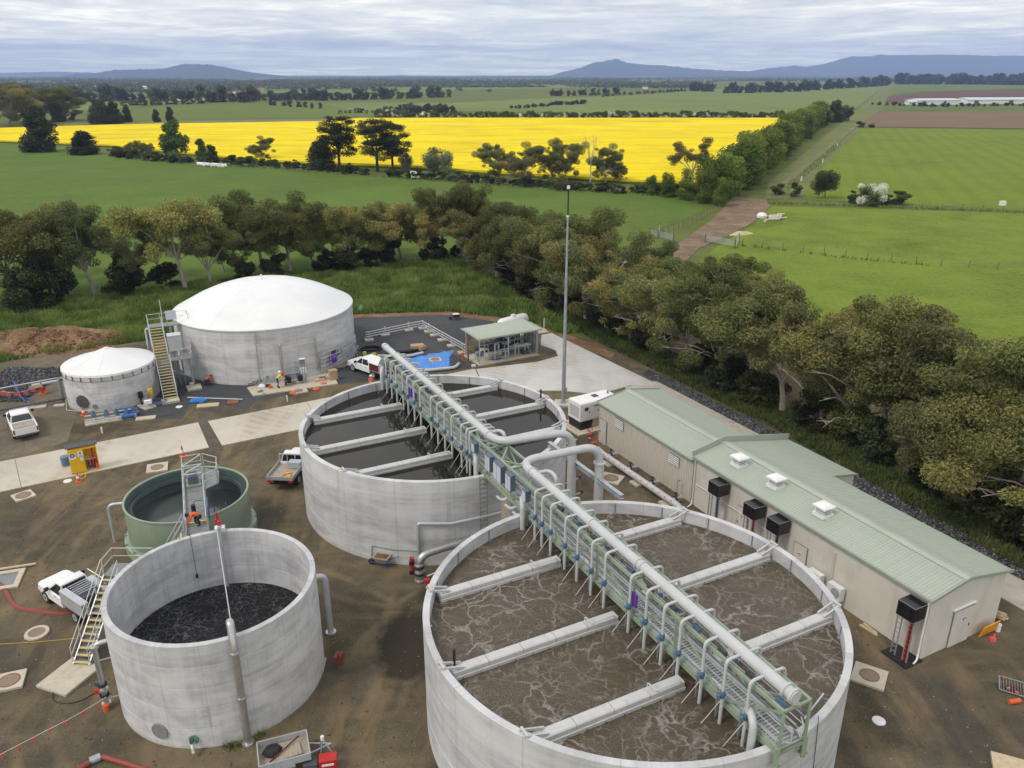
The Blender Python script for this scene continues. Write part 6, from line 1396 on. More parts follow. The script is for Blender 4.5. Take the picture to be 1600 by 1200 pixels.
def cone_mesh():
    return MB().lathe([(.21, .0), (.20, .03), (.13, .035), (.105, .26)], n=14).mesh('base'), MB().lathe([(.105, .26), (.075, .48)], n=14).mesh('band'), MB().lathe([(.075, .48), (.03, .74), (.0, .75)], n=14).mesh('tip'), MB().box((0, 0, .02), (.42, .42, .04)).mesh('foot')
CM = cone_mesh()
def cone(p, lab, s=1.0):
    t = thing('traffic_cone', lab, 'cone', p, rnd.random(), 'orange traffic cones'); t.scale = (s, s, s)
    for n_, m_, mm in (('cone', CM[0], 'orange'), ('reflective_band', CM[1], 'white_paint'), ('tip', CM[2], 'orange'), ('foot', CM[3], 'orange')): obj(n_, m_, M(mm), t)
cone(G(286, 713), 'orange cone with white band at the edge of the concrete road above the green tank', 1.25); cone(G(123, 752), 'orange cone beside the yellow hose in front of the yellow store'); cone(G(131, 649), 'red orange cone at the left end of the blue valve frame', 1.1)
cone(G(67, 615), 'red and white cone by the timber board at the far left', 1.5)
for u, v, w, l, rz, lab, rd in ((246, 732, 1.5, 1.5, .35, 'square pale pit cover with brown lid above the green tank', .42), (37, 776, 1.3, 1.3, .8, 'worn pit cover with brown patch right of the road edge at far left', .45), (15, 1066, 1.35, 1.35, .35, 'square pit cover with round brown lid at the left edge near the stair', .45),
                          (1358, 1058, 1.55, 1.55, -.55, 'square pale pit cover with brown lid beside the foaming tank', .42), (955, 749, 1.6, 1.5, -.48, 'square pit cover with round lid behind the steel beam', .50), (886, 690, 1.3, 1.2, -.48, 'pit cover beside the far riser at the still tank', .3), (680, 563, 1.25, 1.2, .3, 'pale pit cover with brown lid on the blue sheet', .4)):
    t = thing('pit_cover', lab, 'pit cover', G(u, v), rz, 'pale concrete pit covers')
    part(MB().box((0, 0, .05), (w, l, .14)), 'surround', M('pad_concrete'), t); part(MB().cyl((0, 0, .11), (0, 0, .135), rd, 24), 'lid', M('lid_brown'), t); part(MB().lathe([(rd+.01, .12), (rd+.05, .12), (rd+.05, .14), (rd+.01, .14), (rd+.01, .12)], n=24), 'lid_ring', M('rust'), t)
t = thing('pit_cover', 'round pale pit cover with brown lid left of the stair', 'pit cover', G(58, 990)); part(MB().lathe([(.42, .02), (.62, .02), (.60, .10), (.42, .10), (.42, .02)], n=28), 'surround', M('pad_concrete'), t); part(MB().cyl((0, 0, .02), (0, 0, .07), .42, 24), 'lid', M('lid_brown'), t)
for u, v, lab in ((106, 752, 'small white disc lid in front of the yellow store'), (1373, 1127, 'small white disc lid on bare ground right of the foaming tank'), (280, 636, 'small white disc lid at the foot of the tall stair')):
    single(MB().lathe([(.01, .0), (.30, .0), (.30, .05), (.25, .07), (.01, .07)], n=20), 'disc_lid', M('white_plastic'), lab, 'lid', G(u, v))
# pit at far left with a board on it
t = thing('open_pit', 'open square pit with pale surround and a timber board at the left edge', 'pit', G(5, 908), .3)
for x, y, w, l in ((0, -.85, 2.0, .3), (0, .85, 2.0, .3), (-.85, 0, .3, 1.4), (.85, 0, .3, 1.4)): part(MB().box((x, y, .05), (w, l, .12)), 'surround', M('pad_concrete'), t)
part(MB().box((0, 0, .015), (1.4, 1.4, .02)), 'pit_floor', M('mid_grey'), t); part(MB().box((.2, 1.25, .12), (2.6, .16, .08)), 'board', M('timber'), t)
# loose boards and plates near the humped tank
for u, v, w, l, rz, m, lab in ((325, 634, 1.9, .8, .25, 'timber', 'pale board with a round stain on the gravel by the blue sheet bundle'), (364, 629, 1.0, .9, .2, 'rust', 'rusty square plate on the gravel below the humped tank'), (228, 654, 1.6, .7, .3, 'pad_concrete', 'pale slab piece right of the blue valve frame'), (93, 634, .9, .5, .2, 'pad_concrete', 'small pale slab left of the small tank'), (55, 637, 1.8, .7, .35, 'pad_concrete', 'long pale slab beside the dark pipe at far left'), (26, 640, 1.1, .7, .3, 'pad_concrete', 'pale slab with blue fitting at far left'),
                             (648, 569, 1.1, .5, .2, 'cardboard', 'brown board on the left part of the blue sheet'), (660, 578, 1.3, .6, .2, 'cardboard', 'brown board at the near edge of the blue sheet')):
    single(MB().box((0, 0, .05), (w, l, .10)), 'board', M(m), lab, 'board', G(u, v), rz)
single(MB().tube([G(293, 621, .08), G(379, 624, .08)], .06, 6), 'white_pole', M('pipe_white'), 'long white pole lying on the gravel below the humped tank', 'pole', G(330, 622), w=True)
bs = MB(); 
for k in range(26):
    a = rnd.random()*6.3; r0_ = rnd.random()*.9; bs.box((r0_*math.cos(a), .6*r0_*math.sin(a), .10+.1*rnd.random()), (.5, .35, .12), M=Matrix.Rotation(rnd.random()*3, 3, 'Z') @ Matrix.Rotation(rnd.uniform(-.5, .5), 3, 'X'))
plain('tarp_blue', (.05, .22, .62), .45, 0, .25, 1.2); single(bs, 'blue_bundle', M('tarp_blue'), 'crumpled blue sheet bundle on the gravel beside the pale board', 'sheet', G(315, 628));
# blue tarpaulin, crumpled
def tarp():
    n, m = 40, 26; V = []; F = []; g = np.random.RandomState(4)
    c = [G(617, 556+6), G(704, 549), G(700, 566+14), G(642, 582+6)]; c = [G(618, 564), G(706, 548), G(702, 574), G(640, 586)]
    from mathutils import noise as mn
    for j in range(m):
        for i in range(n):
            u, v = i/(n-1), j/(m-1); p = c[0].lerp(c[1], u).lerp(c[3].lerp(c[2], u), v)
            e = mn.noise(Vector((u*7, v*5, 3)))*.5; ed = (1 if i in (0, n-1) or j in (0, m-1) else 0)
            V.append((p.x+(e*1.3 if ed else 0), p.y+(mn.noise(Vector((u*9, v*7, 9)))*1.2 if ed else 0), .04+.12*abs(mn.noise(Vector((u*12, v*10, 1))))+.07*abs(mn.noise(Vector((u*30, v*26, 5))))))
    F = [(j*n+i, j*n+i+1, (j+1)*n+i+1, (j+1)*n+i) for j in range(m-1) for i in range(n-1)]
    me = MB().add(V, F).mesh('tarpaulin'); o = obj('tarpaulin', me, M('tarp_blue')); tag(o, 'crumpled blue tarpaulin spread on dark gravel behind the still tank', 'tarpaulin')
tarp()
single(MB().pipe([G(655, 580, .2), G(712, 574, .2), G(717, 568, .2)], .16, 10, .5, 4), 'loose_pipe', M('pipe_white'), 'long white pipe with a bent end lying along the blue tarpaulin', 'pipe', G(690, 576), w=True, smooth=True)
single(MB().pipe([G(590, 556, .25), G(640, 556, .25), G(661, 551, .25)], .14, 10, .4, 4), 'loose_pipe', M('pipe_white'), 'white pipe lying on the gravel behind the far end of the bridge', 'pipe', G(630, 556), w=True, smooth=True)
wp = thing('wrapped_pipes', 'bundle of pipes in black wrapping lying on the gravel behind the bridge', 'pipe bundle', G(640, 549))
for k in range(5): part(MB().tube([G(602+k, 553-k, .12+.1*(k % 2)), G(640, 549-k*.6, .14+.1*(k % 2)), G(664, 545-k*.5, .12)], .12, 8), 'pipe', M('black_sheet' if k % 2 else 'dark_grey'), wp, True, w=True)
part(MB().box(G(652, 542, .35), (1.4, .9, .5), rz=.3).box(G(658, 543, .3), (.9, .8, .4), rz=.9), 'cardboard', M('cardboard'), wp, w=True)
single(MB().tube([Vector((1.1*math.cos(k*.45), .7*math.sin(k*.45), .06+.006*k)) for k in range(34)], .07, 7), 'hose_coil', M('rubber'), 'coil of black hose right of the humped tank', 'hose', G(580, 547))
single(MB().box((0, 0, .2), (.35, .3, .5)).box((.9, .3, .1), (.5, .3, .2), rz=.6), 'yellow_container', M('vest_yellow'), 'small yellow container on the gravel right of the humped tank', 'container', G(570, 556))
single(MB().box((0, 0, .1), (1.0, .35, .12), rz=.5).box((.3, .2, .2), (1.1, .2, .1), rz=.4), 'board_pieces', M('timber'), 'pale boards leaning at the right foot of the humped tank', 'boards', G(532, 574))
single(MB().cyl((0, 0, 0), (0, 0, .8), .09, 10), 'orange_post', M('orange'), 'short orange post at the left corner of the canopy slab', 'post', G(723, 562))
for u, v, lab, nm, m in ((740, 573, 'white scrap on the ground at the near corner of the canopy slab', 'scrap', 'white_plastic'), (449, 627, 'thin white peg standing on the gravel in front of the pump slab', 'peg', 'white_plastic'), (160, 677, 'thin white peg standing beyond the yellow store', 'peg', 'white_plastic'), (300, 601, 'small white box on the gravel below the tall stair', 'box', 'white_plastic')):
    single(MB().box((0, 0, .2 if nm == 'peg' else .1), (.12, .12, .7) if nm == 'peg' else (.4, .3, .2), rz=.3), nm, M(m), lab, nm, G(u, v))
for u, v, m, lab in ((458, 615, 'orange', 'orange weighted base at the edge of the pump slab, left one'), (494, 609, 'orange', 'orange weighted base at the edge of the pump slab, right one'), (506, 601, 'pink', 'pink plastic heap on the pump slab edge')):
    single(MB().lathe([(.01, 0), (.32, 0), (.34, .12), (.2, .2), (.01, .22)], n=14), 'weighted_base', M(m), lab, 'base', G(u, v, .0))
single(MB().loft([[Vector((s*math.cos(a)*.9, s*math.sin(a)*.6, z)) for a in [k*math.pi/4 for k in range(8)]] for s, z in ((.6, 0), (.5, .4), (.25, .8), (.1, 1.0))]), 'green_sack', M('green_plastic'), 'pale green plastic sack at the grass edge behind the humped tank', 'sack', G(565, 488))
def barrow(p, rz, lab, m, load, frame):
    t = thing('wheelbarrow', lab, 'wheelbarrow', p, rz)
    part(MB().loft([[(-.25, -.2, .32), (.28, -.2, .32), (.28, .2, .32), (-.25, .2, .32)], [(-.48, -.36, .68), (.55, -.34, .68), (.55, .34, .68), (-.48, .36, .68)]]), 'tray', M(m), t)
    part(MB().loft([[(-.42, -.30, .66), (.48, -.28, .66), (.48, .28, .66), (-.42, .30, .66)], [(-.15, -.1, .80), (.2, -.1, .78), (.2, .1, .78), (-.15, .1, .80)]]), 'load', M(load), t)
    w = part(MB().tube([(.72, -.06, .2), (.72, -.04, .2), (.72, .04, .2), (.72, .06, .2)], [.16, .20, .20, .16], 14), 'wheel', M('rubber'), t); part(MB().cyl((.72, -.07, .2), (.72, .07, .2), .07, 8), 'hub', M(frame), w)
    for s in (1, -1):
        part(MB().tube([(.72, s*.08, .2), (-.3, s*.24, .34), (-1.0, s*.30, .62)], .022, 6), 'handle_bar', M(frame), t); part(MB().tube([(-.05, s*.22, .32), (-.35, s*.24, 0), (-.45, s*.24, .0), (-.35, s*.24, .36)], .02, 6), 'leg', M(frame), t)
barrow(G(598, 884), R(165), 'blue framed wheelbarrow full of sand at the foot of the still tank', 'tray_floor', 'soil', 'blue')
barrow(G(713, 499), R(195), 'dark wheelbarrow with white sacks far behind on the dark gravel', 'dark_red', 'white_plastic', 'dark_grey')
# red hoses, cord, cables and bunting
def flat_hose(pts, w, m, lab, nm='red_hose'):
    P = rounded(pts, .8, 4); mb = MB(); secs = []
    for i, p in enumerate(P):
        d = (P[min(i+1, len(P)-1)]-P[max(i-1, 0)]).normalized(); s = d.cross(UP).normalized(); secs.append([p-s*w/2+UP*.02, p-s*w*.3+UP*.10, p+s*w*.3+UP*.10, p+s*w/2+UP*.02, p+UP*.0])
    return single(mb.loft(secs), nm, M(m), lab, 'hose', pts[len(pts)//2], w=True)
flat_hose([G(-40, 880), G(6, 918), G(24, 951), G(70, 957), G(103, 959), G(122, 952)], .26, 'red_hose', 'flat red hose lying on the ground behind the white service ute')
flat_hose([G(158, 915), G(176, 895), G(193, 884)], .28, 'red_hose', 'short red hose end behind the black water tank')
single(MB().pipe([G(120, 1203, .15), G(157, 1181, .15), G(240, 1206, .15)], .12, 10, .3, 4), 'red_pipe', M('red_hose'), 'dark red pipe with an angle at the bottom left edge', 'pipe', G(160, 1185), w=True, smooth=True)
single(MB().cyl(G(146, 1187, .15)+Vector((-.12, -.08, 0)), G(152, 1184, .15)+Vector((.1, .07, 0)), .17, 12), 'coupling', M('galv'), 'silver coupling on the dark red pipe at bottom left', 'coupling', G(149, 1186), w=True)
single(MB().tube([G(-30, 1008, .03), G(60, 1003, .03), G(122, 997, .03)], .012, 5), 'yellow_rope', M('yellow'), 'thin yellow cord across the ground left of the stair', 'cord', G(60, 1003), w=True)
single(MB().pipe([G(113, 1047, .1), G(85, 1070, .03), G(80, 1098, .03), G(120, 1100, .03), G(160, 1075, .05)], .02, 5, 1.0, 5), 'black_cable', M('black'), 'thin black cable looping on the ground at the stair foot', 'cable', G(90, 1090), w=True)
bt = thing('bunting', 'line of red safety flags strung across the lower left corner', 'bunting', G(77, 1141))
L0 = [G(-40, 1200, .95), G(2, 1178, .9), G(27, 1165, .88), G(52, 1152, .88), G(77, 1139, .9), G(103, 1126, .92), G(128, 1112, .95), G(152, 1098, 1.0), G(166, 1089, 1.15)]
part(MB().tube(L0, .009, 5), 'cord', M('white_plastic'), bt, w=True); bd = (L0[5]-L0[1]).normalized()
for q in L0[1:-1]: part(MB().add([q-bd*.12, q+bd*.12, q-UP*.24, q-bd*.12+Vector((.006, .006, 0)), q+bd*.12+Vector((.006, .006, 0)), q-UP*.24+Vector((.006, .006, 0))], [(0, 1, 2), (5, 4, 3), (0, 3, 4, 1), (1, 4, 5, 2), (2, 5, 3, 0)]), 'flag', M('pink'), bt, w=True)
bt = thing('bunting', 'line of red safety flags over the dark stones at far left', 'bunting', G(30, 615))
L0 = [G(-40, 612, .9), G(3, 611, .9), G(12, 613, .9), G(26, 613, .9), G(39, 611, .9), G(51, 607, .9), G(66, 601, .95)]
part(MB().tube(L0, .015, 5), 'cord', M('white_plastic'), bt, w=True)
for q in L0[1:-1]: part(MB().box(q-UP*.15, (.40, .02, .36), rz=.3), 'flag', M('pink'), bt, w=True)
brd = thing('barrier_board', 'timber board on a red and white stand over the dark stones', 'board', G(56, 612)); part(MB().bar(G(46, 606, .8), G(66, 602, .9), .06, .3), 'board', M('timber'), brd, w=True); part(MB().box(G(66, 607, .6), (.4, .3, .3)), 'flag', M('red'), brd, w=True)
for u_ in (47, 65): part(MB().bar(G(u_, 612), G(u_, 612)+UP*.9, .05), 'leg', M('mid_grey'), brd, w=True)
# objects near the right edge
fp = thing('loose_mesh', 'grey mesh fence panel lying flat with pink tape at the right edge', 'fence panel', G(1592, 1078), -.5)
for x in (-.85, .85): part(MB().bar((x, -.55, .1), (x, .55, .1), .04), 'frame', M('galv'), fp)
for y in (-.55, .55): part(MB().bar((-.85, y, .1), (.85, y, .1), .04), 'frame', M('galv'), fp)
for k in range(14): part(MB().bar((-.78+k*.12, -.55, .1), (-.78+k*.12, .55, .1), .014), 'wire', M('galv'), fp)
for k in range(4): part(MB().box((rnd.uniform(-.7, .9), rnd.uniform(-.6, .6), .15), (.16, .10, .05), rz=rnd.random()*3), 'tape', M('pink'), fp)
single(MB().cyl((-.28, 0, .12), (.28, .1, .12), .12, 14), 'orange_drum', M('orange'), 'orange cylinder lying below the mesh fence panel', 'drum', G(1585, 1100)); 
single(MB().box((0, 0, .08), (1.5, 1.1, .16)), 'timber_sheet', M('timber'), 'pale timber sheet cut off by the bottom right corner', 'sheet', G(1580, 1200), -.4)
# bottom edge: tray trailer, tripod, red machine
tr = thing('tray_trailer', 'grey tray trailer loaded with black bag and plank at the bottom edge', 'trailer', G(446, 1195), R(20))
part(MB().box((0, 0, .62), (2.1, 1.35, .06)), 'tray_floor', M('tray_floor'), tr)
for y in (-.70, .70): part(MB().box((0, y, .80), (2.14, .05, .34)), 'side_board', M('pipe_galv'), tr)
for x in (-1.05, 1.05): part(MB().box((x, 0, .80), (.05, 1.36, .34)), 'end_board', M('pipe_galv'), tr)
for y in (-.8, .8):
    w = part(MB().cyl((0, y-.08, .3), (0, y+.08, .3), .3, 18), 'wheel', M('rubber'), tr); part(MB().cyl((0, y-.1, .3), (0, y+.1, .3), .15, 12), 'rim', M('galv'), w); part(MB().box((0, y, .66), (.8, .25, .05)), 'mudguard', M('mid_grey'), tr)
part(MB().bar((1.05, .3, .55), (2.0, 0, .5), .07).bar((1.05, -.3, .55), (2.0, 0, .5), .07), 'drawbar', M('galv'), tr)
part(MB().loft([[Vector((-.45+s*math.cos(a)*.45, .15+s*math.sin(a)*.35, z)) for a in [k*math.pi/4 for k in range(8)]] for s, z in ((.8, .66), (1, .8), (.7, .98), (.2, 1.02))]), 'bag', M('black'), tr)
part(MB().box((.15, -.1, .72), (1.1, .7, .14), rz=.1), 'plank_bundle', M('tray_floor'), tr); part(MB().bar((-.6, -.5, .85), (.7, .5, .92), .05), 'pole', M('dark_red'), tr)
for k in range(5): part(MB().bar((-.3+k*.2, -.45, .80), (-.2+k*.2, .25, .80), .03), 'slat', M('timber'), tr)
tp = thing('survey_tripod', 'small grey tripod standing beside the tray trailer', 'tripod', G(507, 1186))
part(MB().cyl((0, 0, 1.1), (0, 0, 1.28), .08, 12), 'head', M('white_plastic'), tp)
for k in range(3): part(MB().bar((0, 0, 1.15), (.45*math.cos(k*2.09+.3), .45*math.sin(k*2.09+.3), 0), .05), 'leg', M('mid_grey' if k else 'blue_white'), tp)
rm = thing('red_machine', 'red machine box with white stripe beside the tripod at the bottom edge', 'machine', G(514, 1202), .2); part(MB().box((0, 0, .45), (.75, .5, .5)), 'housing', M('red'), rm); part(MB().box((0, -.26, .5), (.5, .02, .10)), 'stripe', M('white_paint'), rm); part(MB().box((-.75, .1, .35), (.6, .5, .3)), 'frame', M('dark_grey'), rm)
jc = thing('jerry_can', 'red fuel can standing on the gravel right of the black water tank', 'can', G(530, 1035), -.1); part(MB().box((0, 0, .2), (.28, .38, .40)), 'can', M('red_hose'), jc); part(MB().box((0, .05, .42), (.06, .2, .06)), 'handle', M('red_hose'), jc); part(MB().cyl((.05, -.14, .4), (.05, -.14, .48), .04, 8), 'cap', M('black'), jc)
jc.scale = (1.25, 1.25, 1.25)
single(MB().bar(G(500, 1053, .06), G(508, 1028, .06), .12, .1).bar(G(504, 1050, .12), G(509, 1030, .12), .06, .06), 'timber_prop', M('timber'), 'timber pieces lying against the right foot of the black water tank', 'timber', G(504, 1040), w=True)
for k in range(2):
    mb = MB(); c = (G(362, 1168), G(402, 1148))[k]
    for j in range(60):
        a = rnd.random()*6.28; q = Vector((.45*rnd.random()*math.cos(a), .3*rnd.random()*math.sin(a), 0)); mb.add([q, q+Vector((.05, 0, 0)), q+Vector((rnd.uniform(-.15, .15), rnd.uniform(-.15, .15), rnd.uniform(.1, .35)))], [(0, 1, 2)])
    o = single(mb, 'weed_tuft', M('leaf_bright'), ('yellow flowering weeds left of the overflow pipe foot', 'green weeds right of the overflow pipe foot')[k], 'weeds', c)
single(MB().bar((0, 0, .02), (0, 0, 1.5), .05).bar((0, 0, 1.45), (.18, .05, 1.45), .10), 'shovel', M('galv'), 'shovel standing against the ribbed shed wall', 'shovel', Q(19.2, -.5))
cg = thing('rope_barrier', 'red tape and stakes by the corner of the ribbed shed', 'barrier', G(922, 680))
for u, v in ((925, 680), (932, 695)): part(MB().bar(G(u, v), G(u, v)+UP*1.1, .05), 'stake', M('orange'), cg, w=True)
for k in range(7): q = G(918+rnd.uniform(0, 16), 668+k*6, .1); part(MB().box(q+UP*rnd.uniform(0, .25), (.32, .14, .07), rz=rnd.random()*3), 'tape', M('pink' if k % 2 else 'orange'), cg, w=True)
# dirt mound at the left
def mound(name, c, rx, ry, h, m, seed, rz=0.0):
    from mathutils import noise as mn
    V = []; F = []; nr, na = 22, 48
    for i in range(nr+1):
        for k in range(na):
            a = 2*math.pi*k/na; r = i/nr; w = 1+.22*mn.noise(Vector((math.cos(a)*1.4, math.sin(a)*1.4, seed)))
            x, y = rx*r*w*math.cos(a), ry*r*w*math.sin(a); z = h*(1-r*r)**1.2*(1+.35*mn.noise(Vector((x*.5, y*.5, seed))))+.22*mn.noise(Vector((x*1.6, y*1.6, seed+3)))*(1-r)+.08*mn.noise(Vector((x*5, y*5, seed)))*(1-r**4)-.02
            V.append((x, y, z))
    F = [(i*na+k, i*na+(k+1) % na, (i+1)*na+(k+1) % na, (i+1)*na+k) for i in range(nr) for k in range(na)]
    return obj(name, MB().add(V, F).mesh(name, True, R(80)), m, kind='structure', loc=c, rz=rz)
mound('dirt_mound', G(50, 540), 11.5, 4.6, 1.7, M('bare_soil'), 2.0, .25)
rp0 = G(30, 598); rock_field('stone_heap', lambda g: ((rp0.x+g.uniform(-3.4, 3.0), rp0.y+g.uniform(-5.0, 4.2)), .02+.12*g.rand()), 5200, .05, .16, M('basalt'), 8)
sheet('stone_bed', [(rp0.x+x, rp0.y+y) for x, y in ((-3.4, -4.8), (3.2, -4.2), (3.4, 3.0), (2, 4.4), (-3.2, 4.2))], .012, M('blue_gravel'))

YP = [(-40, 8)]+[(-48, 56)]+pxy([(0, 690), (300, 672), (470, 690), (560, 900), (860, 940), (1040, 770), (1330, 960), (1640, 1010)])+[(40, 8)]
def stones(g):
    while True:
        x, y = g.uniform(-45, 38), 9+50*g.rand()**1.4
        if all((x-c[0])**2+(y-c[1])**2 > (c[2]+.3)**2 for c in (TA, TB, TC, TF)) and not (0 < (Vector((x, y, 0))-BC).dot(BE)) and inpoly(YP, np.array([x]), np.array([y]))[0]: return (x, y), .01
def stone_mat():
    m, t, o = newmat('stone'); i = t.nodes.new('ShaderNodeNewGeometry').outputs['Random Per Island']
    bsdf(t, o, ramp(t, i, [(0, (.05, .045, .036)), (.5, (.12, .10, .07)), (.8, (.22, .19, .14)), (1, (.36, .33, .28))]), .9)
def inpoly(P, x, y):
    c = np.zeros(len(x), bool); n = len(P); j = n-1
    for i in range(n):
        xi, yi = P[i]; xj, yj = P[j]
        if yi != yj: c ^= ((yi > y) != (yj > y)) & (x < (xj-xi)*(y-yi)/(yj-yi)+xi)
        j = i
    return c
stone_mat(); rock_field('loose_stones', stones, 9000, .018, .075, M('stone'), 17)

def clod(g):
    a, r = g.rand()*6.28, g.rand()**.6*.92; x, y = 11.5*r*math.cos(a), 4.6*r*math.sin(a); c, s_ = math.cos(.25), math.sin(.25); p = G(50, 540)
    return (p.x+x*c-y*s_, p.y+x*s_+y*c), 1.7*(1-r*r)**1.2
rock_field('soil_clods', clod, 2200, .04, .19, M('bare_soil'), 23)
# ------------------------------------------------------------------ hills on the horizon
def atY(u, v, Y):
    dx, dy = (u-800)/FPX, (600-v)/FPX; d = (dx, _c+dy*_s, -_s+dy*_c); t = Y/d[1]; return Vector((d[0]*t, Y, CAM_H+d[2]*t))
def hillmat():
    m, t, o = newmat('hill_forest'); v = coords(t); n = noise(t, v, .004, 8, .65)
    col = ramp(t, n, [(.35, (.024, .036, .024)), (.65, (.060, .072, .040))]); bsdf(t, o, col, .95, spec=.1)
hillmat()
def ridge(name, prof, Y, deep, seed):
    from mathutils import noise as mn
    us = np.linspace(prof[0][0], prof[-1][0], 150); vs_ = np.interp(us, [p[0] for p in prof], [p[1] for p in prof]); rows = 9; V = []; F = []
    tops = [atY(u, v, Y) for u, v in zip(us, vs_)]
    for i, p in enumerate(tops):
        h = max(2.0, p.z+14*mn.noise(Vector((i*.45, seed, 0)))+9*mn.noise(Vector((i*1.3, seed, 4))))
        for j in range(rows):
            k = j/(rows-2) if j < rows-1 else 1.0
            if j < rows-1:
                z = h*k**1.35*(1+.28*mn.noise(Vector((i*.22, j*.7, seed)))*(1-k)) if j else -20
                V.append((p.x*(1-(1-k)*deep/Y), Y-(1-k)*deep, max(z, -.5)))
            else: V.append((p.x, Y+deep, -.5))
    n = len(tops); F = [(i*rows+j, (i+1)*rows+j, (i+1)*rows+j+1, i*rows+j+1) for i in range(n-1) for j in range(rows-1)]
    return obj(name, MB().add(V, F).mesh(name, True, R(80)), M('hill_forest'), kind='structure')
ridge('hill', [(100, 118), (150, 114), (180, 109), (225, 108.5), (262, 106.5), (280, 101), (292, 99.5), (330, 101), (352, 105), (378, 112), (420, 118), (470, 121.5), (520, 124)], 9000, 1500, 1)
ridge('hill', [(500, 124), (570, 121.5), (600, 120.5), (622, 117.5), (650, 120), (690, 123), (730, 126)], 12500, 1500, 2)
ridge('mountain', [(780, 127), (810, 125), (850, 121), (885, 111), (905, 106.5), (928, 97.5), (940, 96.5), (958, 93), (964, 91), (970, 94), (980, 98), (1000, 100.5), (1045, 102.5), (1080, 107), (1130, 110), (1172, 111.5), (1230, 113), (1280, 116)], 12000, 2400, 3)
ridge('mountain', [(1100, 118), (1140, 116), (1172, 111.5), (1195, 107), (1238, 103), (1262, 104.5), (1298, 97.5), (1318, 91), (1333, 87.5), (1345, 89), (1372, 86), (1420, 86), (1480, 85), (1540, 87), (1600, 87), (1700, 90), (1850, 96), (2100, 112)], 13500, 2400, 5)
ridge('hill', [(-500, 112), (-200, 110), (0, 114), (60, 112.5), (100, 112), (150, 114), (240, 116)], 15000, 1500, 6)

# ------------------------------------------------------------------ trees: a few kinds, each built once with its own trunk and crown
def leafcloud(C, Rd, n, size, seed, asp=.55, shell=2.0, up=.35):
    """n leaf faces in each ellipsoid clump (centre C, radii Rd)"""
    g = np.random.RandomState(seed); K = len(C); C = np.array(C, float); Rd = np.array(Rd, float)
    if Rd.ndim == 1: Rd = np.repeat(Rd[:, None], 3, 1)
    w = Rd.prod(1)**(2/3); cnt = np.maximum(4, (n*K*w/w.sum())).astype(int); idx = np.repeat(np.arange(K), cnt); N = len(idx)
    d = g.normal(size=(N, 3)); d /= np.linalg.norm(d, axis=1)[:, None]; r = g.rand(N)**(1/(3*shell/2)); r = r*(1+.09*np.abs(g.normal(size=N))); p = d*r[:, None]*Rd[idx]+C[idx]
    nr = g.normal(size=(N, 3))+d*.9+np.array([0, 0, up]); nr /= np.linalg.norm(nr, axis=1)[:, None]
    a = np.cross(nr, g.normal(size=(N, 3))); a /= np.linalg.norm(a, axis=1)[:, None]; b = np.cross(nr, a)
    s = size*(.6+.8*g.rand(N))[:, None]; a *= s; b *= s*asp
    V = np.stack([p-a, p-b*1.0, p+a, p+b], 1).reshape(-1, 3); F = np.arange(4*N).reshape(-1, 4)
    cl = g.rand(K)
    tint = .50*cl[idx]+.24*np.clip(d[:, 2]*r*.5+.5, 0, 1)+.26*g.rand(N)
    return V, F, tint
def skel(h, seed, fork=.32, limbs=5, spread=.36, r0=.022, sub=3, top=.92, lean=.0, low=.45):
    g = random.Random(seed); mb = MB(); ends = []; lx, ly = g.uniform(-lean, lean)*h, g.uniform(-lean, lean)*h
    f = Vector((lx, ly, h*fork)); mb.tube([(0, 0, -.1), (lx*.3, ly*.3, h*fork*.5), tuple(f)], [h*r0*1.25, h*r0, h*r0*.8], 7)
    for i in range(limbs):
        a = 2*math.pi*(i+g.uniform(-.3, .3))/limbs; rr = h*spread*g.uniform(.45, 1.0)*(0.25 if i == 0 and limbs > 3 else 1); zz_ = h*g.uniform(low+.18, top)
        e = f+Vector((rr*math.cos(a), rr*math.sin(a), zz_-h*fork)); m = f.lerp(e, .5)+Vector((g.uniform(-1, 1), g.uniform(-1, 1), g.uniform(-.2, 1)))*h*.03
        mb.tube([f, m, e], [h*r0*.55, h*r0*.36, h*r0*.14], 5); ends.append(e)
        for j in range(sub):
            s = m.lerp(e, g.uniform(.1, .8)); a2 = a+g.uniform(-1.3, 1.3); q = s+Vector((math.cos(a2), math.sin(a2), 0))*h*spread*g.uniform(.2, .5)+Vector((0, 0, h*g.uniform(.0, .16)))
            mb.tube([s, q], [h*r0*.22, h*r0*.08], 4); ends.append(q)
    return mb, ends
KIND = {}
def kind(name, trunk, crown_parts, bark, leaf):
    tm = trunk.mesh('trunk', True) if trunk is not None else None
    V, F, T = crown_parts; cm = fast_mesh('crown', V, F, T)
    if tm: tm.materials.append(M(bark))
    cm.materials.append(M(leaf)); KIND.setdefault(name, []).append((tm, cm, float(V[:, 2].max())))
H0 = 12.0
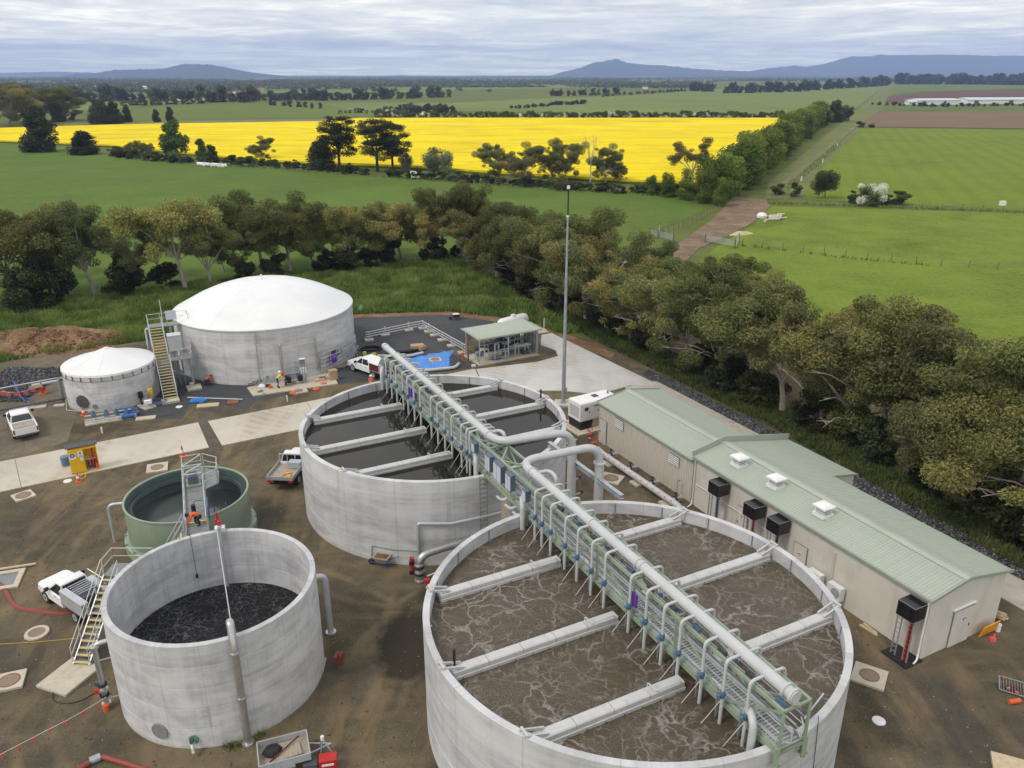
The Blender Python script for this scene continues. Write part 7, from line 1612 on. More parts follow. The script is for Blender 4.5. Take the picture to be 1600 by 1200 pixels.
for s in range(6):      # broad eucalypts
    g = random.Random(100+s); mb, E_ = skel(H0, 100+s, fork=g.uniform(.22, .36), limbs=g.choice((4, 5, 6)), spread=g.uniform(.30, .42), sub=3, lean=.06)
    C = []; Rd = []
    for e in E_:
        for k in range(3):
            C.append(e+Vector((g.gauss(0, .75), g.gauss(0, .75), g.gauss(.0, .55)))); q = g.uniform(.6, 1.35); Rd.append((q*1.15, q*1.15, q*.8))
    for k in range(26):
        a = g.random()*6.28; z = g.uniform(.34, .78); r = H0*g.uniform(.10, .30); C.append(Vector((r*math.cos(a), r*math.sin(a), H0*z))); q = g.uniform(.6, 1.25); Rd.append((q*1.1, q*1.1, q*.9))
    for k in range(5):
        a = g.random()*6.28; s_ = Vector((0, 0, H0*.3)); q = s_+Vector((math.cos(a)*H0*.22, math.sin(a)*H0*.22, H0*g.uniform(.02, .25))); mb.tube([s_, s_.lerp(q, .5)+Vector((0, 0, .3)), q], [.05, .035, .012], 4)
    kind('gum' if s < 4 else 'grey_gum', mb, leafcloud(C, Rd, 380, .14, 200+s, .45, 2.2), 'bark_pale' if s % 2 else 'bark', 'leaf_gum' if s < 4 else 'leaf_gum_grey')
for s in range(2):      # open, twiggy eucalypts with bare limbs showing
    g = random.Random(300+s); mb, E_ = skel(H0, 300+s, fork=.25, limbs=6, spread=.40, sub=4, lean=.1, low=.3)
    C = []; Rd = []
    for e in E_:
        for k in range(2):
            if g.random() < .75: C.append(e+Vector((g.gauss(0, .6), g.gauss(0, .6), g.gauss(-.1, .5)))); q = g.uniform(.55, 1.1); Rd.append((q*1.2, q*1.2, q*.8))
    kind('open_gum', mb, leafcloud(C, Rd, 310, .14, 320+s, .45, 2.0), 'bark_pale', 'leaf_gum_grey')
for s in range(4):
    g = random.Random(350+s); mb, E_ = skel(H0, 350+s, fork=.16, limbs=6, spread=.40, sub=4, lean=.08, low=.18, r0=.020)
    C = []; Rd = []
    for e in E_:
        for k in range(2): C.append(e+Vector((g.gauss(0, .7), g.gauss(0, .7), g.gauss(-.1, .6)))); q = g.uniform(.55, 1.3); Rd.append((q*1.15, q*1.15, q*.8))
    for k in range(34):
        z = g.uniform(.12, .80); a = g.random()*6.28; r = H0*g.uniform(.10, .40)*(1.1-abs(z-.45)); C.append(Vector((r*math.cos(a), r*math.sin(a), H0*z))); q = g.uniform(.45, 1.0); Rd.append((q*1.1, q*1.1, q*.8))
    for k in range(14):
        a = g.random()*6.28; z = g.uniform(.22, .6); p0_ = Vector((0, 0, H0*z*.6)); q = Vector((math.cos(a)*H0*g.uniform(.36, .50), math.sin(a)*H0*g.uniform(.36, .50), H0*z)); m_ = p0_.lerp(q, .55)+Vector((g.uniform(-.5, .5), g.uniform(-.5, .5), .5))
        mb.tube([p0_, m_, q], [.08, .05, .018], 5)
        for j in range(2): mb.tube([m_.lerp(q, .4+.3*j), m_.lerp(q, .5+.3*j)+Vector((g.uniform(-.9, .9), g.uniform(-.9, .9), g.uniform(-.3, .6)))], [.03, .01], 4)
    kind('bushy_gum', mb, leafcloud(C, Rd, 600, .115, 360+s, .42, 2.3), 'bark_pale', 'leaf_gum' if s != 2 else 'leaf_gum_grey')
def blobtree(name, h, rx, n_cl, per, size, bark, leaf, seed, zlo=.1, cl=(.16, .26), flat=.85, trunk=True, shape=None, asp=.6, gap=0):
    g = random.Random(seed); C = []; Rd = []
    for k in range(n_cl):
        z = g.uniform(zlo, .95); a = g.random()*6.28; w = shape(z) if shape else math.sqrt(max(.05, 1-((z-.45)/.58)**2)); r = rx*w*(g.random()**.55)*.85
        q = g.uniform(*cl)*rx*2*.8*(.6+.4*w); C.append((r*math.cos(a), r*math.sin(a), z*h)); Rd.append((q, q, q*flat))
    mb = None
    if trunk:
        mb = MB().tube([(0, 0, -.1), (.02*h, 0, h*.35), (0, .02*h, h*.8)], [.028*h, .020*h, .006*h], 6)
        for c in C[::2]: mb.tube([(0, 0, max(.12*h, c[2]*.55)), c], [.008*h, .003*h], 4)
    kind(name, mb, leafcloud(C, Rd, per, size, seed+1, asp), bark, leaf)
for s in range(3): blobtree('dark_bush', 5.0, 2.4, 22, 240, .16, 'bark_dark', 'leaf_dark', 400+s, .05)
for s in range(3): blobtree('shrub', 4.0, 2.2, 20, 230, .15, 'bark', 'leaf_shrub', 420+s, .05)
blobtree('yellow_bush', 5.0, 2.3, 22, 250, .15, 'bark', 'leaf_yellow', 430, .1)
for s in range(3):      # old pines: domed dark crowns of shelved clumps on stout stems
    g = random.Random(440+s); mb, E_ = skel(17, 440+s, fork=.34, limbs=7, spread=.24, sub=3, r0=.020, low=.3, top=.9)
    C = []; Rd = []
    for k in range(58):
        z = .26+.72*g.random()**.8; w = math.sqrt(max(.04, 1-((z-.62)/.46)**2)); a = g.random()*6.28; r = 17*.27*w*g.random()**.5; C.append(Vector((r*math.cos(a), r*math.sin(a), 17*z))); q = g.uniform(.8, 1.5); Rd.append((q*1.25, q*1.25, q*.72))
    kind('pine', mb, leafcloud(C, Rd, 200, .26, 460+s, .35, 1.6), 'bark_dark', 'leaf_pine')
for s in range(2): blobtree('cypress', 14.0, 5.4, 60, 190, .34, 'bark_dark', 'leaf_pine', 470+s, .04, (.20, .32), .72, shape=lambda z: min(1, 1.35*(1.02-z)**.6))
for s in range(4): blobtree('hedge_tree', 11.0, 3.6, 30, 300, .22, 'bark', 'leaf_bright', 480+s, .04, (.24, .36))
for s in range(2): blobtree('green_tree', 11.0, 3.2, 30, 240, .26, 'bark', 'leaf_mid', 490+s, .06, (.24, .36), shape=lambda z: min(1.0, 1.5*(1.03-z)**.7))
blobtree('round_tree', 8.0, 3.9, 30, 280, .20, 'bark', 'leaf_shrub', 500, .22, (.20, .30)); blobtree('sage_tree', 9.0, 5.2, 30, 260, .26, 'bark', 'leaf_sage', 502, .06, (.20, .30))
for s in range(3):
    blobtree('hawthorn', 5.0, 3.0, 14, 120, .34, 'bark', 'leaf_mid', 510+s, .08)
    V, F, T = leafcloud([(rnd.uniform(-2, 2), rnd.uniform(-2, 2), rnd.uniform(1.5, 4.2)) for _ in range(7)], [rnd.uniform(.5, 1.2) for _ in range(7)], 60, .26, 515+s); KIND['hawthorn'][-1] += (fast_mesh('blossom', V, F, T),)
    KIND['hawthorn'][-1][3].materials.append(M('blossom'))
blobtree('blossom_bush', 5.0, 3.0, 24, 170, .20, 'bark', 'leaf_mid', 530, .05)
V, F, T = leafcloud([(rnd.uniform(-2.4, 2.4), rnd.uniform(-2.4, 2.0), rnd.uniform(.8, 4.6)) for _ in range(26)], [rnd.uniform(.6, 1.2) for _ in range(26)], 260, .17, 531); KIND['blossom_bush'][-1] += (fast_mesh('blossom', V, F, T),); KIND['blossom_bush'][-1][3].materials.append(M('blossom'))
for s in range(4): blobtree('distant_tree', 14.0, 5.4, 16, 80, .8, 'bark_dark', 'leaf_far_hazed', 540+s, .06, (.28, .42), shape=(None if s % 2 else (lambda z: min(1, 1.3*(1.05-z)**.5))))
for s in range(3): blobtree('distant_dark_tree', 14.0, 5.6, 16, 80, .8, 'bark_dark', 'leaf_far_dark_hazed', 550+s, .04, (.30, .44))
mb, E_ = skel(11, 560, fork=.4, limbs=6, spread=.22, sub=4, r0=.012, low=.5); DEAD = mb.mesh('dead_tree', True); DEAD.materials.append(M('bark_pale'))

ORD = ['first', 'second', 'third', 'fourth', 'fifth', 'sixth', 'seventh', 'eighth', 'ninth', 'tenth', 'eleventh', 'twelfth', 'thirteenth', 'fourteenth', 'fifteenth', 'sixteenth', 'seventeenth', 'eighteenth', 'nineteenth']
TENS = {2: 'twenty', 3: 'thirty', 4: 'forty', 5: 'fifty', 6: 'sixty', 7: 'seventy'}
def ordinal(i):
    if i <= 19: return ORD[i-1]
    return TENS[i//10]+'-'+ORD[i % 10-1] if i % 10 else TENS[i//10][:-1]+'ieth'
tq = random.Random(77); WOODY = {}
def tree(k, u, v, h, name, label, cat, group=None, wide=1.0, var=None, parts=True):
    arr = KIND[k]; it = arr[var if var is not None else tq.randrange(len(arr))]; tm, cm, mh = it[:3]; s = h/mh; p = G(u, v)
    if tm is None or not parts:
        o = bpy.data.objects.new(name, cm); COL.objects.link(o)
    else:
        o = bpy.data.objects.new(name, None); COL.objects.link(o); obj('trunk', tm, None, o); obj('crown', cm, None, o)
    if len(it) > 3: obj('blossom', it[3], None, o)
    o.location = p; o.rotation_euler = (0, 0, tq.random()*6.28); o.scale = (s*wide*tq.uniform(.93, 1.07), s*wide*tq.uniform(.93, 1.07), s)
    return tag(o, label, cat, group)
def hpx(u, vb, vt):
    p = G(u, vb); lo, hi = 0.0, 80.0
    for _ in range(30):
        m = (lo+hi)/2; z = m-CAM_H; v = 600-FPX*(p.y*_s+z*_c)/(p.y*_c-z*_s)
        if v > vt: lo = m
        else: hi = m
    return lo
def row(items, k, name, lab, cat, group, wide=1.0):
    """items (u, base v, top v[, kind, width]) named in order from the left of the photograph"""
    items = sorted(items, key=lambda i: i[0])
    for n, it in enumerate(items, 1):
        u, vb, vt = it[:3]; kk = it[3] if len(it) > 3 and it[3] else k; ww = it[4] if len(it) > 4 else wide
        tree(kk, u, vb, hpx(u, vb, vt)*(tq.uniform(.86, 1.10) if 'gum' in kk else 1.0), name, lab.format(ordinal(n)), cat, group, ww)
# gum belt behind the domed tank
row([(-60, 480, 330), (15, 472, 322), (62, 462, 332), (112, 459, 302), (150, 462, 312, 'open_gum'), (205, 456, 338, 'open_gum'), (290, 452, 314), (330, 446, 342, 'open_gum'), (372, 438, 338), (412, 431, 305), (455, 428, 303), (492, 424, 328), (545, 420, 316), (588, 415, 318), (628, 410, 303), (668, 408, 325)], 'gum', 'gum_tree', '{} olive gum from the left in the front of the belt behind the white roofs', 'tree', 'gums in the belt behind the domed tank', 1.0)
row([(-20, 440, 335), (85, 436, 338, 'open_gum'), (250, 430, 352, 'open_gum'), (350, 425, 345, 'open_gum'), (432, 415, 328), (520, 402, 322, 'grey_gum'), (575, 400, 330), (600, 396, 322, 'open_gum'), (692, 402, 268, 'gum', .85), (722, 400, 292, 'gum', .85)], 'gum', 'gum_tree', '{} gum from the left in the back row beside the paddock', 'tree', 'gums in the belt behind the domed tank', 1.0)
row([(48, 488, 415), (82, 474, 405), (198, 461, 398), (262, 453, 405), (378, 440, 400), (432, 433, 393), (508, 426, 390), (543, 424, 378), (575, 420, 383), (610, 415, 372), (678, 409, 370)], 'dark_bush', 'bush', '{} dark bush from the left along the far edge of the grass bank', 'bush', 'bushes along the grass bank', 1.15)
# belt to the right of the site
row([(748, 415, 322), (775, 432, 316), (812, 448, 312), (850, 466, 322, 'gum'), (885, 484, 332), (915, 498, 348), (948, 512, 362, 'open_gum'), (985, 532, 398), (1028, 550, 402), (1075, 572, 405, 'open_gum'), (1122, 592, 408), (1172, 615, 428, 'gum'), (1222, 642, 440, 'open_gum'), (1275, 660, 462, 'open_gum', 1.1), (1330, 688, 456), (1382, 708, 480, 'grey_gum'), (1430, 735, 486, 'open_gum'), (1480, 765, 515), (1545, 805, 552), (1600, 830, 548), (1670, 870, 570)], 'bushy_gum', 'gum_tree', '{} gum from the left in the belt beside the path and building', 'tree', 'gums in the belt beside the building', 1.0)
row([(770, 400, 315), (835, 420, 328), (905, 440, 340), (1012, 470, 385), (1110, 500, 388), (1165, 520, 415), (1585, 745, 545, 'grey_gum'), (1640, 760, 560)], 'bushy_gum', 'gum_tree', '{} gum from the left in the row nearest the back track', 'tree', 'gums in the belt beside the building', 1.0)
row([(711, 400, 382), (751, 414, 379), (791, 448, 409), (828, 464, 419), (864, 478, 436, 'shrub'), (898, 491, 444), (936, 507, 458, 'shrub'), (974, 525, 475), (1014, 544, 493), (1098, 585, 532), (1141, 608, 550), (1184, 629, 566, 'shrub'), (1274, 669, 603), (1321, 693, 628, 'shrub'), (1368, 716, 648), (1468, 771, 689), (1531, 775, 714, 'yellow_bush'), (1506, 800, 734, 'shrub'), (1616, 853, 758), (1666, 877, 768)], 'dark_bush', 'bush', '{} bush from the left along the foot of the belt beside the building', 'bush', 'bushes at the foot of the gum belt', 1.2)
# trees standing along the front of the yellow crop
for k, u, vb, vt, wd_, nm, lab in (('cypress', 65, 237, 163, 1.0, 'cypress_tree', 'dark spreading cypress at the left end of the yellow crop'), ('cypress', 133, 241, 203, 1.6, 'cypress_tree', 'low wide dark cypress right of the tall one at the left of the crop'),
    ('bushy_gum', 212, 247, 219, 1.04, 'gum_tree', 'small open tree left of the dense green tree in front of the crop'), ('bushy_gum', 231, 246, 222, 1.04, 'gum_tree', 'small tree touching the dense green tree in front of the crop'), ('green_tree', 276, 250, 186, 1.1, 'broadleaf_tree', 'tall dense mid green tree in front of the left of the crop'),
    ('green_tree', 316, 253, 216, 1.0, 'broadleaf_tree', 'smaller green tree right of the tall dense one'), ('green_tree', 331, 255, 225, 1.1, 'broadleaf_tree', 'conical green tree above the white bales'), ('bushy_gum', 412, 251, 211, 1.16, 'gum_tree', 'lone round pale gum against the yellow crop'),
    ('cypress', 503, 264, 216, 1.25, 'pine_tree', 'dark squat pine left of the tallest pine'), ('pine', 531, 267, 180, 1.45, 'pine_tree', 'tallest dark pine against the yellow crop'), ('pine', 590, 268, 183, 1.4, 'pine_tree', 'dark pine at the middle of the three tall pines'), ('pine', 614, 268, 192, 1.4, 'pine_tree', 'dark pine at the right of the three tall pines'),
    ('sage_tree', 684, 272, 229, 1.0, 'willow_tree', 'pale sage green willow right of the tall pines'), ('sage_tree', 634, 268, 238, .8, 'willow_tree', 'thin pale tree between the pines and the sage willow'),
    ('bushy_gum', 775, 281, 222, 0.99, 'gum_tree', 'brown gum leaning left of the clump before the crop'), ('bushy_gum', 822, 288, 220, 1.10, 'gum_tree', 'widest brown gum in the clump before the crop'), ('bushy_gum', 862, 286, 225, 0.93, 'gum_tree', 'gum in the middle of the clump before the crop'), ('bushy_gum', 886, 283, 214, 0.87, 'gum_tree', 'tallest gum at the right of the clump before the crop'),
    ('bushy_gum', 946, 287, 222, 1.04, 'gum_tree', 'rounded gum alone right of the clump before the crop'), ('bushy_gum', 969, 286, 258, 1.04, 'gum_tree', 'small gum at the right foot of the rounded gum'), ('open_gum', 1084, 288, 212, .95, 'gum_tree', 'open gum at the left end of the willow hedge'),
    ('round_tree', 1288, 310, 263, 1.0, 'round_tree', 'lone round grey green tree beside the lane'), ('blossom_bush', 1357, 321, 288, 1.1, 'flowering_bush', 'bush covered in white blossom on the field fence'), ('shrub', 1334, 317, 297, 1.3, 'bush', 'dark bush touching the left of the white blossom bush'), ('shrub', 1402, 319, 298, 1.7, 'bush', 'wide dark bush right of the white blossom bush'), ('shrub', 1380, 319, 302, 1.2, 'bush', 'low dark bush between the blossom and the wide bush'),
    ('shrub', 1215, 304, 286, 1.4, 'bush', 'low bush at the top of the dirt track'), ('shrub', 1242, 307, 284, 1.0, 'bush', 'bushy shrub left of the lone round tree'), ('cypress', 1280, 196, 159, 1.1, 'cypress_tree', 'dark conifer at the far end of the willow hedge'), ('cypress', 1303, 191, 155, 1.0, 'cypress_tree', 'taller dark conifer beyond the willow hedge end'), ('distant_dark_tree', 1321, 189, 163, 1.0, 'broadleaf_tree', 'brownish tree right of the two dark conifers'),
    ('shrub', 1345, 199, 189, 1.8, 'bush', 'low shrub on the lane beside the ploughed field'), ('shrub', 1362, 199, 192, 1.6, 'bush', 'small shrub at the corner of the ploughed field'),
    ('bushy_gum', 15, 196, 122, 1.45, 'gum_tree', 'brown gum with bare pale limbs at the far left edge'), ('bushy_gum', 62, 190, 128, 1.74, 'gum_tree', 'wide brown gum behind the dark spreading cypress'), ('bushy_gum', 104, 188, 134, 1.39, 'gum_tree', 'brown gum left of the pair of dark conifers'), ('bushy_gum', -25, 200, 130, 1.1, 'gum_tree', 'brown gum cut off by the left edge'),
    ('cypress', 158, 194, 154, 1.2, 'cypress_tree', 'broad dark conifer beyond the left of the crop'), ('cypress', 180, 193, 157, 1.0, 'cypress_tree', 'dark conifer right of the broad one'), ('cypress', 200, 191, 164, .8, 'cypress_tree', 'small dark conifer at the right of its group of three'), ('cypress', 245, 191, 170, .8, 'cypress_tree', 'lone small dark conifer on the far green slope'), ('cypress', 267, 192, 166, .7, 'cypress_tree', 'narrow dark conifer next to the lone small one'),
    ('cypress', 92, 190, 160, .9, 'cypress_tree', 'dark conifer behind the spreading cypress'), ('shrub', 113, 187, 175, 1.2, 'bush', 'small dark bush left of the broad conifer')):
    tree(k, u, vb, hpx(u, vb, vt), nm, lab, 'bush' if 'bush' in nm else 'tree', None, wd_)
o = obj('dead_tree', DEAD, None, loc=G(922, 291)); o.scale = (1.35,)*3; tag(o, 'bare pale dead tree standing between the gums before the crop', 'tree')
# low scrub hedge along the paddock side of the crop
hl = [(172, 243), (260, 252), (400, 259), (650, 278), (900, 297), (1085, 306)]; us = np.arange(178, 1085, 13.5); its = []
for u in us:
    if 575 < u < 600: continue
    v = float(np.interp(u, [p[0] for p in hl], [p[1] for p in hl])); its.append((u+tq.uniform(-3, 3), v+tq.uniform(-1.5, 1.5), v-tq.uniform(9, 17), tq.choice(('shrub', 'dark_bush', 'shrub')), tq.uniform(1.2, 1.8)))
row(its, 'shrub', 'hedge_bush', '{} scrub bush from the left along the near edge of the yellow crop', 'bush', 'scrub hedge before the crop')
for u, v, t_, k, lab in ((648, 280, 268, 'blossom_bush', 'white flowering bush below the sage willow'), (965, 302, 286, 'hawthorn', 'flowering hawthorn in the hedge right of the rounded gum'), (1000, 302, 285, 'hawthorn', 'flowering hawthorn farther right in the hedge before the crop')): tree(k, u, v, hpx(u, v, t_), 'flowering_bush', lab, 'bush')
# bright willow hedge running away along the lane
its = []
for i in range(24):
    k = (i/23)**1.0; X0, X1 = G(1122, 312), G(1283, 192); p = X0.lerp(X1, k**1.15); d = p.y*_c+CAM_H*_s; u = 800+FPX*p.x/d; v = 600-FPX*(p.y*_s-CAM_H*_c)/d
    hh_ = (9.5 if i < 2 else 13.0)+tq.uniform(-1.2, 1.2); its.append((u+tq.uniform(-6, 6)*(1-k), v, hh_))
for n, (u, v, hh_) in enumerate(sorted(its), 1): tree('hedge_tree', u, v, hh_, 'willow_tree', f'{ordinal(n)} bright green willow from the near end of the hedge along the lane', 'tree', 'willow hedge along the lane', 1.4)
for n, (u, v, t_) in enumerate(((1015, 305, 272), (1042, 308, 268), (1070, 312, 262), (1098, 318, 258), (1128, 322, 275)), 1): tree('hedge_tree', u, v, hpx(u, v, t_), 'young_tree', f'{ordinal(n)} young bright green tree left of the dirt track', 'tree', 'young trees by the track', .95)
# flowering hedge behind the crop
its = []
for i in range(72):
    u = 590+i*9.2; v = 186.3 if u > 700 else 186.3-(700-u)*.012
    its.append((u+tq.uniform(-2, 2), v, v-tq.uniform(9, 15), tq.choice(('hawthorn', 'hawthorn', 'hawthorn', 'shrub')), tq.uniform(1.0, 1.4)))
row(its, 'hawthorn', 'hawthorn', '{} bush from the left in the flowering hedge behind the crop', 'bush', 'flowering hedge behind the crop')
# farther rows: nothing in the photograph tells the trees of one row apart
def farrow(pts, n, hp, kinds, name, label, cat, group, wide=(.9, 1.3), jit=1.2):
    us_ = [p[0] for p in pts]; vs_ = [p[1] for p in pts]; its = sorted(us_[0]+(us_[-1]-us_[0])*(i+tq.uniform(-.35, .35))/max(1, n-1) for i in range(n))
    for i, u in enumerate(its, 1):
        v = float(np.interp(u, us_, vs_))+tq.uniform(-jit, jit)*.5; t_ = v-tq.uniform(*hp)
        tree(tq.choice(kinds), u, v, hpx(u, v, t_), name, ordinal(i)+' '+label+', from the left', cat, group, tq.uniform(*wide), parts=False)
DT = ('distant_tree', 'distant_tree', 'distant_dark_tree'); DD = ('distant_dark_tree',)
farrow([(-40, 160), (130, 158), (400, 160)], 36, (14, 30), DT, 'far_tree', 'dark tree in the row below the town at far left', 'tree', 'tree row below the town')
farrow([(390, 157), (520, 157), (700, 152)], 40, (10, 22), DT, 'far_tree', 'tree in the far row left of the pale green fields', 'tree', 'far tree row at centre left')
farrow([(860, 150), (960, 148)], 12, (8, 14), ('distant_tree', 'distant_dark_tree'), 'far_tree', 'tree in the small far clump under the mountain', 'tree', 'far clump under the mountain')
farrow([(600, 175), (638, 174), (640, 180)], 10, (7, 12), ('distant_tree',), 'far_shrub', 'dark shrub in the short hedge on the far green slope', 'bush', 'short far hedge')
farrow([(642, 180), (705, 178)], 9, (13, 21), DD, 'far_tree', 'dark tree in the low clump above the flowering hedge', 'tree', 'dark clump above the flowering hedge')
farrow([(530, 177), (640, 176)], 14, (4, 8), ('hawthorn',), 'far_hawthorn', 'flowering bush in the hedge on the far green slope', 'bush', 'far flowering hedge', (1.2, 1.7))
farrow([(195, 166), (300, 162), (400, 157)], 26, (6, 10), ('hawthorn', 'distant_tree'), 'far_hawthorn', 'flowering bush in the hedge left of the far tree row', 'bush', 'left flowering hedge', (1.2, 1.7))
farrow([(800, 170), (858, 166)], 10, (4, 7), ('distant_dark_tree',), 'far_shrub', 'shrub in the left short hedge on the pale far field', 'bush', 'left short hedge', (1.2, 1.8))
farrow([(860, 165), (912, 163)], 12, (5, 8), ('distant_dark_tree',), 'far_shrub', 'shrub in the right short hedge on the pale far field', 'bush', 'right short hedge', (1.2, 1.8))
farrow([(940, 151), (1090, 141)], 26, (3, 6), ('distant_tree',), 'far_shrub', 'shrub in the sloping hedge under the mountain', 'bush', 'sloping far hedge', (1.3, 1.9))
farrow([(1085, 143), (1110, 143)], 5, (12, 17), DD, 'far_tree', 'dark tree in the compact clump left of the shelter row', 'tree', 'compact dark clump')
farrow([(1135, 146), (1245, 143), (1385, 134)], 34, (10, 19), DD, 'far_tree', 'dark tree in the shelter row left of the far lane', 'tree', 'shelter row left of the lane')
farrow([(1400, 131.5), (1610, 133)], 34, (13, 20), DD, 'far_tree', 'dark tree in the skyline shelter row at far right', 'tree', 'skyline shelter row', (1.0, 1.4), .5)
farrow([(1365, 164), (1470, 167), (1610, 165)], 26, (3, 7), ('distant_tree', 'distant_dark_tree'), 'far_shrub', 'scrub bush in front of the long white sheds', 'bush', 'scrub before the white sheds', (1.4, 2.2))
farrow([(420, 164), (498, 170)], 8, (5, 11), ('distant_tree',), 'far_shrub', 'small tree scattered on the far green slope', 'tree', 'scattered trees on the slope')
# the wooded plain that reads as one mass
def woodland():
    g = np.random.RandomState(21); C = []; Rd = []
    def clear(u, v): return (u > 1120 and v > 127.5) or (u > 800 and v > 138) or (590 < u < 870 and 137.5 < v < 143.5) or (395 < u < 565 and 141 < v < 147.5)
    def put(x, y, h):
        for k in range(2): C.append((x+g.uniform(-3, 3), y+g.uniform(-3, 3), h*g.uniform(.35, .7))); q = g.uniform(3.2, 5.5); Rd.append((q*1.15, q*1.15, h*.36))
    for b in range(290):
        v = 118.6+29*g.rand()**1.5; u0 = g.uniform(-260, 1860); L = g.uniform(40, 260); dv = g.uniform(-.9, .9); tall = g.uniform(5, 11)
        p, q = G(u0, v), G(u0+L, max(118.4, v+dv)); n = int(min(60, (q-p).length/9))+3
        for i in range(n):
            r = p.lerp(q, (i+g.rand())/n); d = r.y*_c+CAM_H*_s; u = 800+FPX*r.x/d; vv = 600-FPX*(r.y*_s-CAM_H*_c)/d
            if clear(u, vv): continue
            put(r.x, r.y, tall*g.uniform(.7, 1.25))
    for i in range(1300):
        v = 118.4+26*g.rand()**1.6; u = g.uniform(-250, 1850)
        if clear(u, v): continue
        p = G(u, v); put(p.x, p.y, g.uniform(4, 9))
    V, F, T = leafcloud(C, Rd, 17, 2.1, 22); o = obj('woodland', fast_mesh('woodland', V, F, T), M('leaf_far_hazed'), kind='stuff'); return o
woodland()
# long grass on the bank and along the verge
def inpoly(P, x, y):
    c = np.zeros(len(x), bool); n = len(P); j = n-1
    for i in range(n):
        xi, yi = P[i]; xj, yj = P[j]
        with np.errstate(divide='ignore', invalid='ignore'): k = ((yi > y) != (yj > y)) & (x < (xj-xi)*(y-yi)/(yj-yi)+xi)
        c ^= k; j = i
    return c
def grass(name, poly, n, h0, h1, w, seed, clump=.35):
    from mathutils import noise as mn
    g = np.random.RandomState(seed); P = np.array(poly); lo, hi = P.min(0), P.max(0); xy = g.uniform(lo, hi, (int(n*2.6), 2)); xy = xy[inpoly(poly, xy[:, 0], xy[:, 1])][:n]
    cl = np.array([mn.noise(Vector((x*clump, y*clump, seed)))+.5*mn.noise(Vector((x*clump*3, y*clump*3, seed+5))) for x, y in xy]); N = len(xy)
    h = (h0+(h1-h0)*np.clip(.5+cl*.9, 0, 1))*(.7+.6*g.rand(N)); a = g.rand(N)*6.28; ln = g.normal(size=(N, 2))*.35*h[:, None]
    dx, dy = np.cos(a)*w*.5, np.sin(a)*w*.5; z = np.zeros(N)
    V = np.stack([np.stack([xy[:, 0]-dx, xy[:, 1]-dy, z], 1), np.stack([xy[:, 0]+dx, xy[:, 1]+dy, z], 1), np.stack([xy[:, 0]+ln[:, 0], xy[:, 1]+ln[:, 1], h], 1)], 1).reshape(-1, 3)
    t = np.clip(.45+.5*cl+.3*(g.rand(N)-.5), 0, 1); return obj(name, fast_mesh(name, V, np.arange(3*N).reshape(-1, 3), t), M('grass_blade'), kind='stuff')
grass('long_grass', BANK, 130000, .25, 1.0, .20, 31, .30); grass('verge_grass', VERGE, 60000, .15, .50, .14, 32, .4); bpy.data.objects['verge_grass'].data.materials[0] = M('verge_blade_shaded')

# ------------------------------------------------------------------ farm things
def fence(name, label, pts, step, hp_, wires, m='post_timber', wm='mid_grey', w=.10):
    pts = [Vector(p) for p in pts]; t = thing(name, label, 'fence', pts[0]); me = MB().bar((0, 0, -.05), (0, 0, hp_), w).mesh('post')
    for a, b in zip(pts, pts[1:]):
        n = max(1, round((b-a).length/step))
        for k in range(n): o = obj('post', me, M(m), t); o.location = a.lerp(b, k/n)-pts[0]
    for z in wires: part(MB().tube([p+UP*z for p in pts], .009, 4), 'wire', M(wm), t, w=True)
    return t
fence('fence', 'post and wire fence between the two bright green fields', [G(1200, 318), G(1260, 319), G(1600, 331), G(1800, 339)], 4, 1.25, (.4, .8, 1.15))
fence('fence', 'post and wire fence crossing the near bright field from the metal gate', [G(1160, 383), G(1255, 394), G(1355, 406), G(1470, 416), G(1650, 428)], 4, 1.2, (.4, .8, 1.1))
fence('fence', 'old fence between the paddock and the dirt track', [G(1028, 371), G(1060, 357), G(1095, 343), G(1128, 325)], 2.5, 1.3, (.4, .8, 1.2))
fence('fence', 'post and wire fence along the grass lane', [G(1213, 308), G(1262, 270), G(1310, 226), G(1338, 201)], 9, 1.2, (.5, 1.1))
fence('fence', 'thin fence along the paddock in front of the scrub hedge', [G(330, 258), G(520, 268), G(700, 284), G(880, 300)], 6, 1.1, (.5, 1.0))
def strip(name, pts, w, m):
    P = [G(*p) for p in pts]; L = []; Rr_ = []
    for i, p in enumerate(P):
        d = (P[min(i+1, len(P)-1)]-P[max(i-1, 0)]).normalized(); n = Vector((-d.y, d.x, 0)); L.append(p+n*w*.5); Rr_.append(p-n*w*.5)
    poly = [tuple(p[:2]) for p in L]+[tuple(p[:2]) for p in Rr_[::-1]]; grass(name, poly, int(w*sum((a-b).length for a, b in zip(P, P[1:]))*14), .3, .8, .30, 41, .5)
strip('fence_grass', [(1200, 318), (1260, 319.5), (1600, 332), (1700, 336)], 2.2, None); strip('fence_grass', [(1160, 384), (1255, 395), (1355, 407), (1470, 417)], .9, None); strip('lane_weeds', [(1215, 305), (1262, 268), (1310, 225)], 2.5, None); strip('hedge_grass', [(190, 248), (400, 262), (650, 281), (900, 299), (1085, 309)], 3.5, None)
def gate(label, a, b):
    a, b = Vector(a), Vector(b); t = thing('farm_gate', label, 'gate', a)
    for p in (a, b): part(MB().bar(p, p+UP*1.5, .20), 'post', M('post_timber'), t, w=True)
    for k in range(6): part(MB().tube([a+UP*(.25+k*.19), b+UP*(.25+k*.19)], .03, 6), 'bar', M('galv'), t, w=True)
    for k in (.02, .5, .98): q = a.lerp(b, k); part(MB().bar(q+UP*.25, q+UP*1.2, .06), 'upright', M('pipe_galv'), t, w=True)
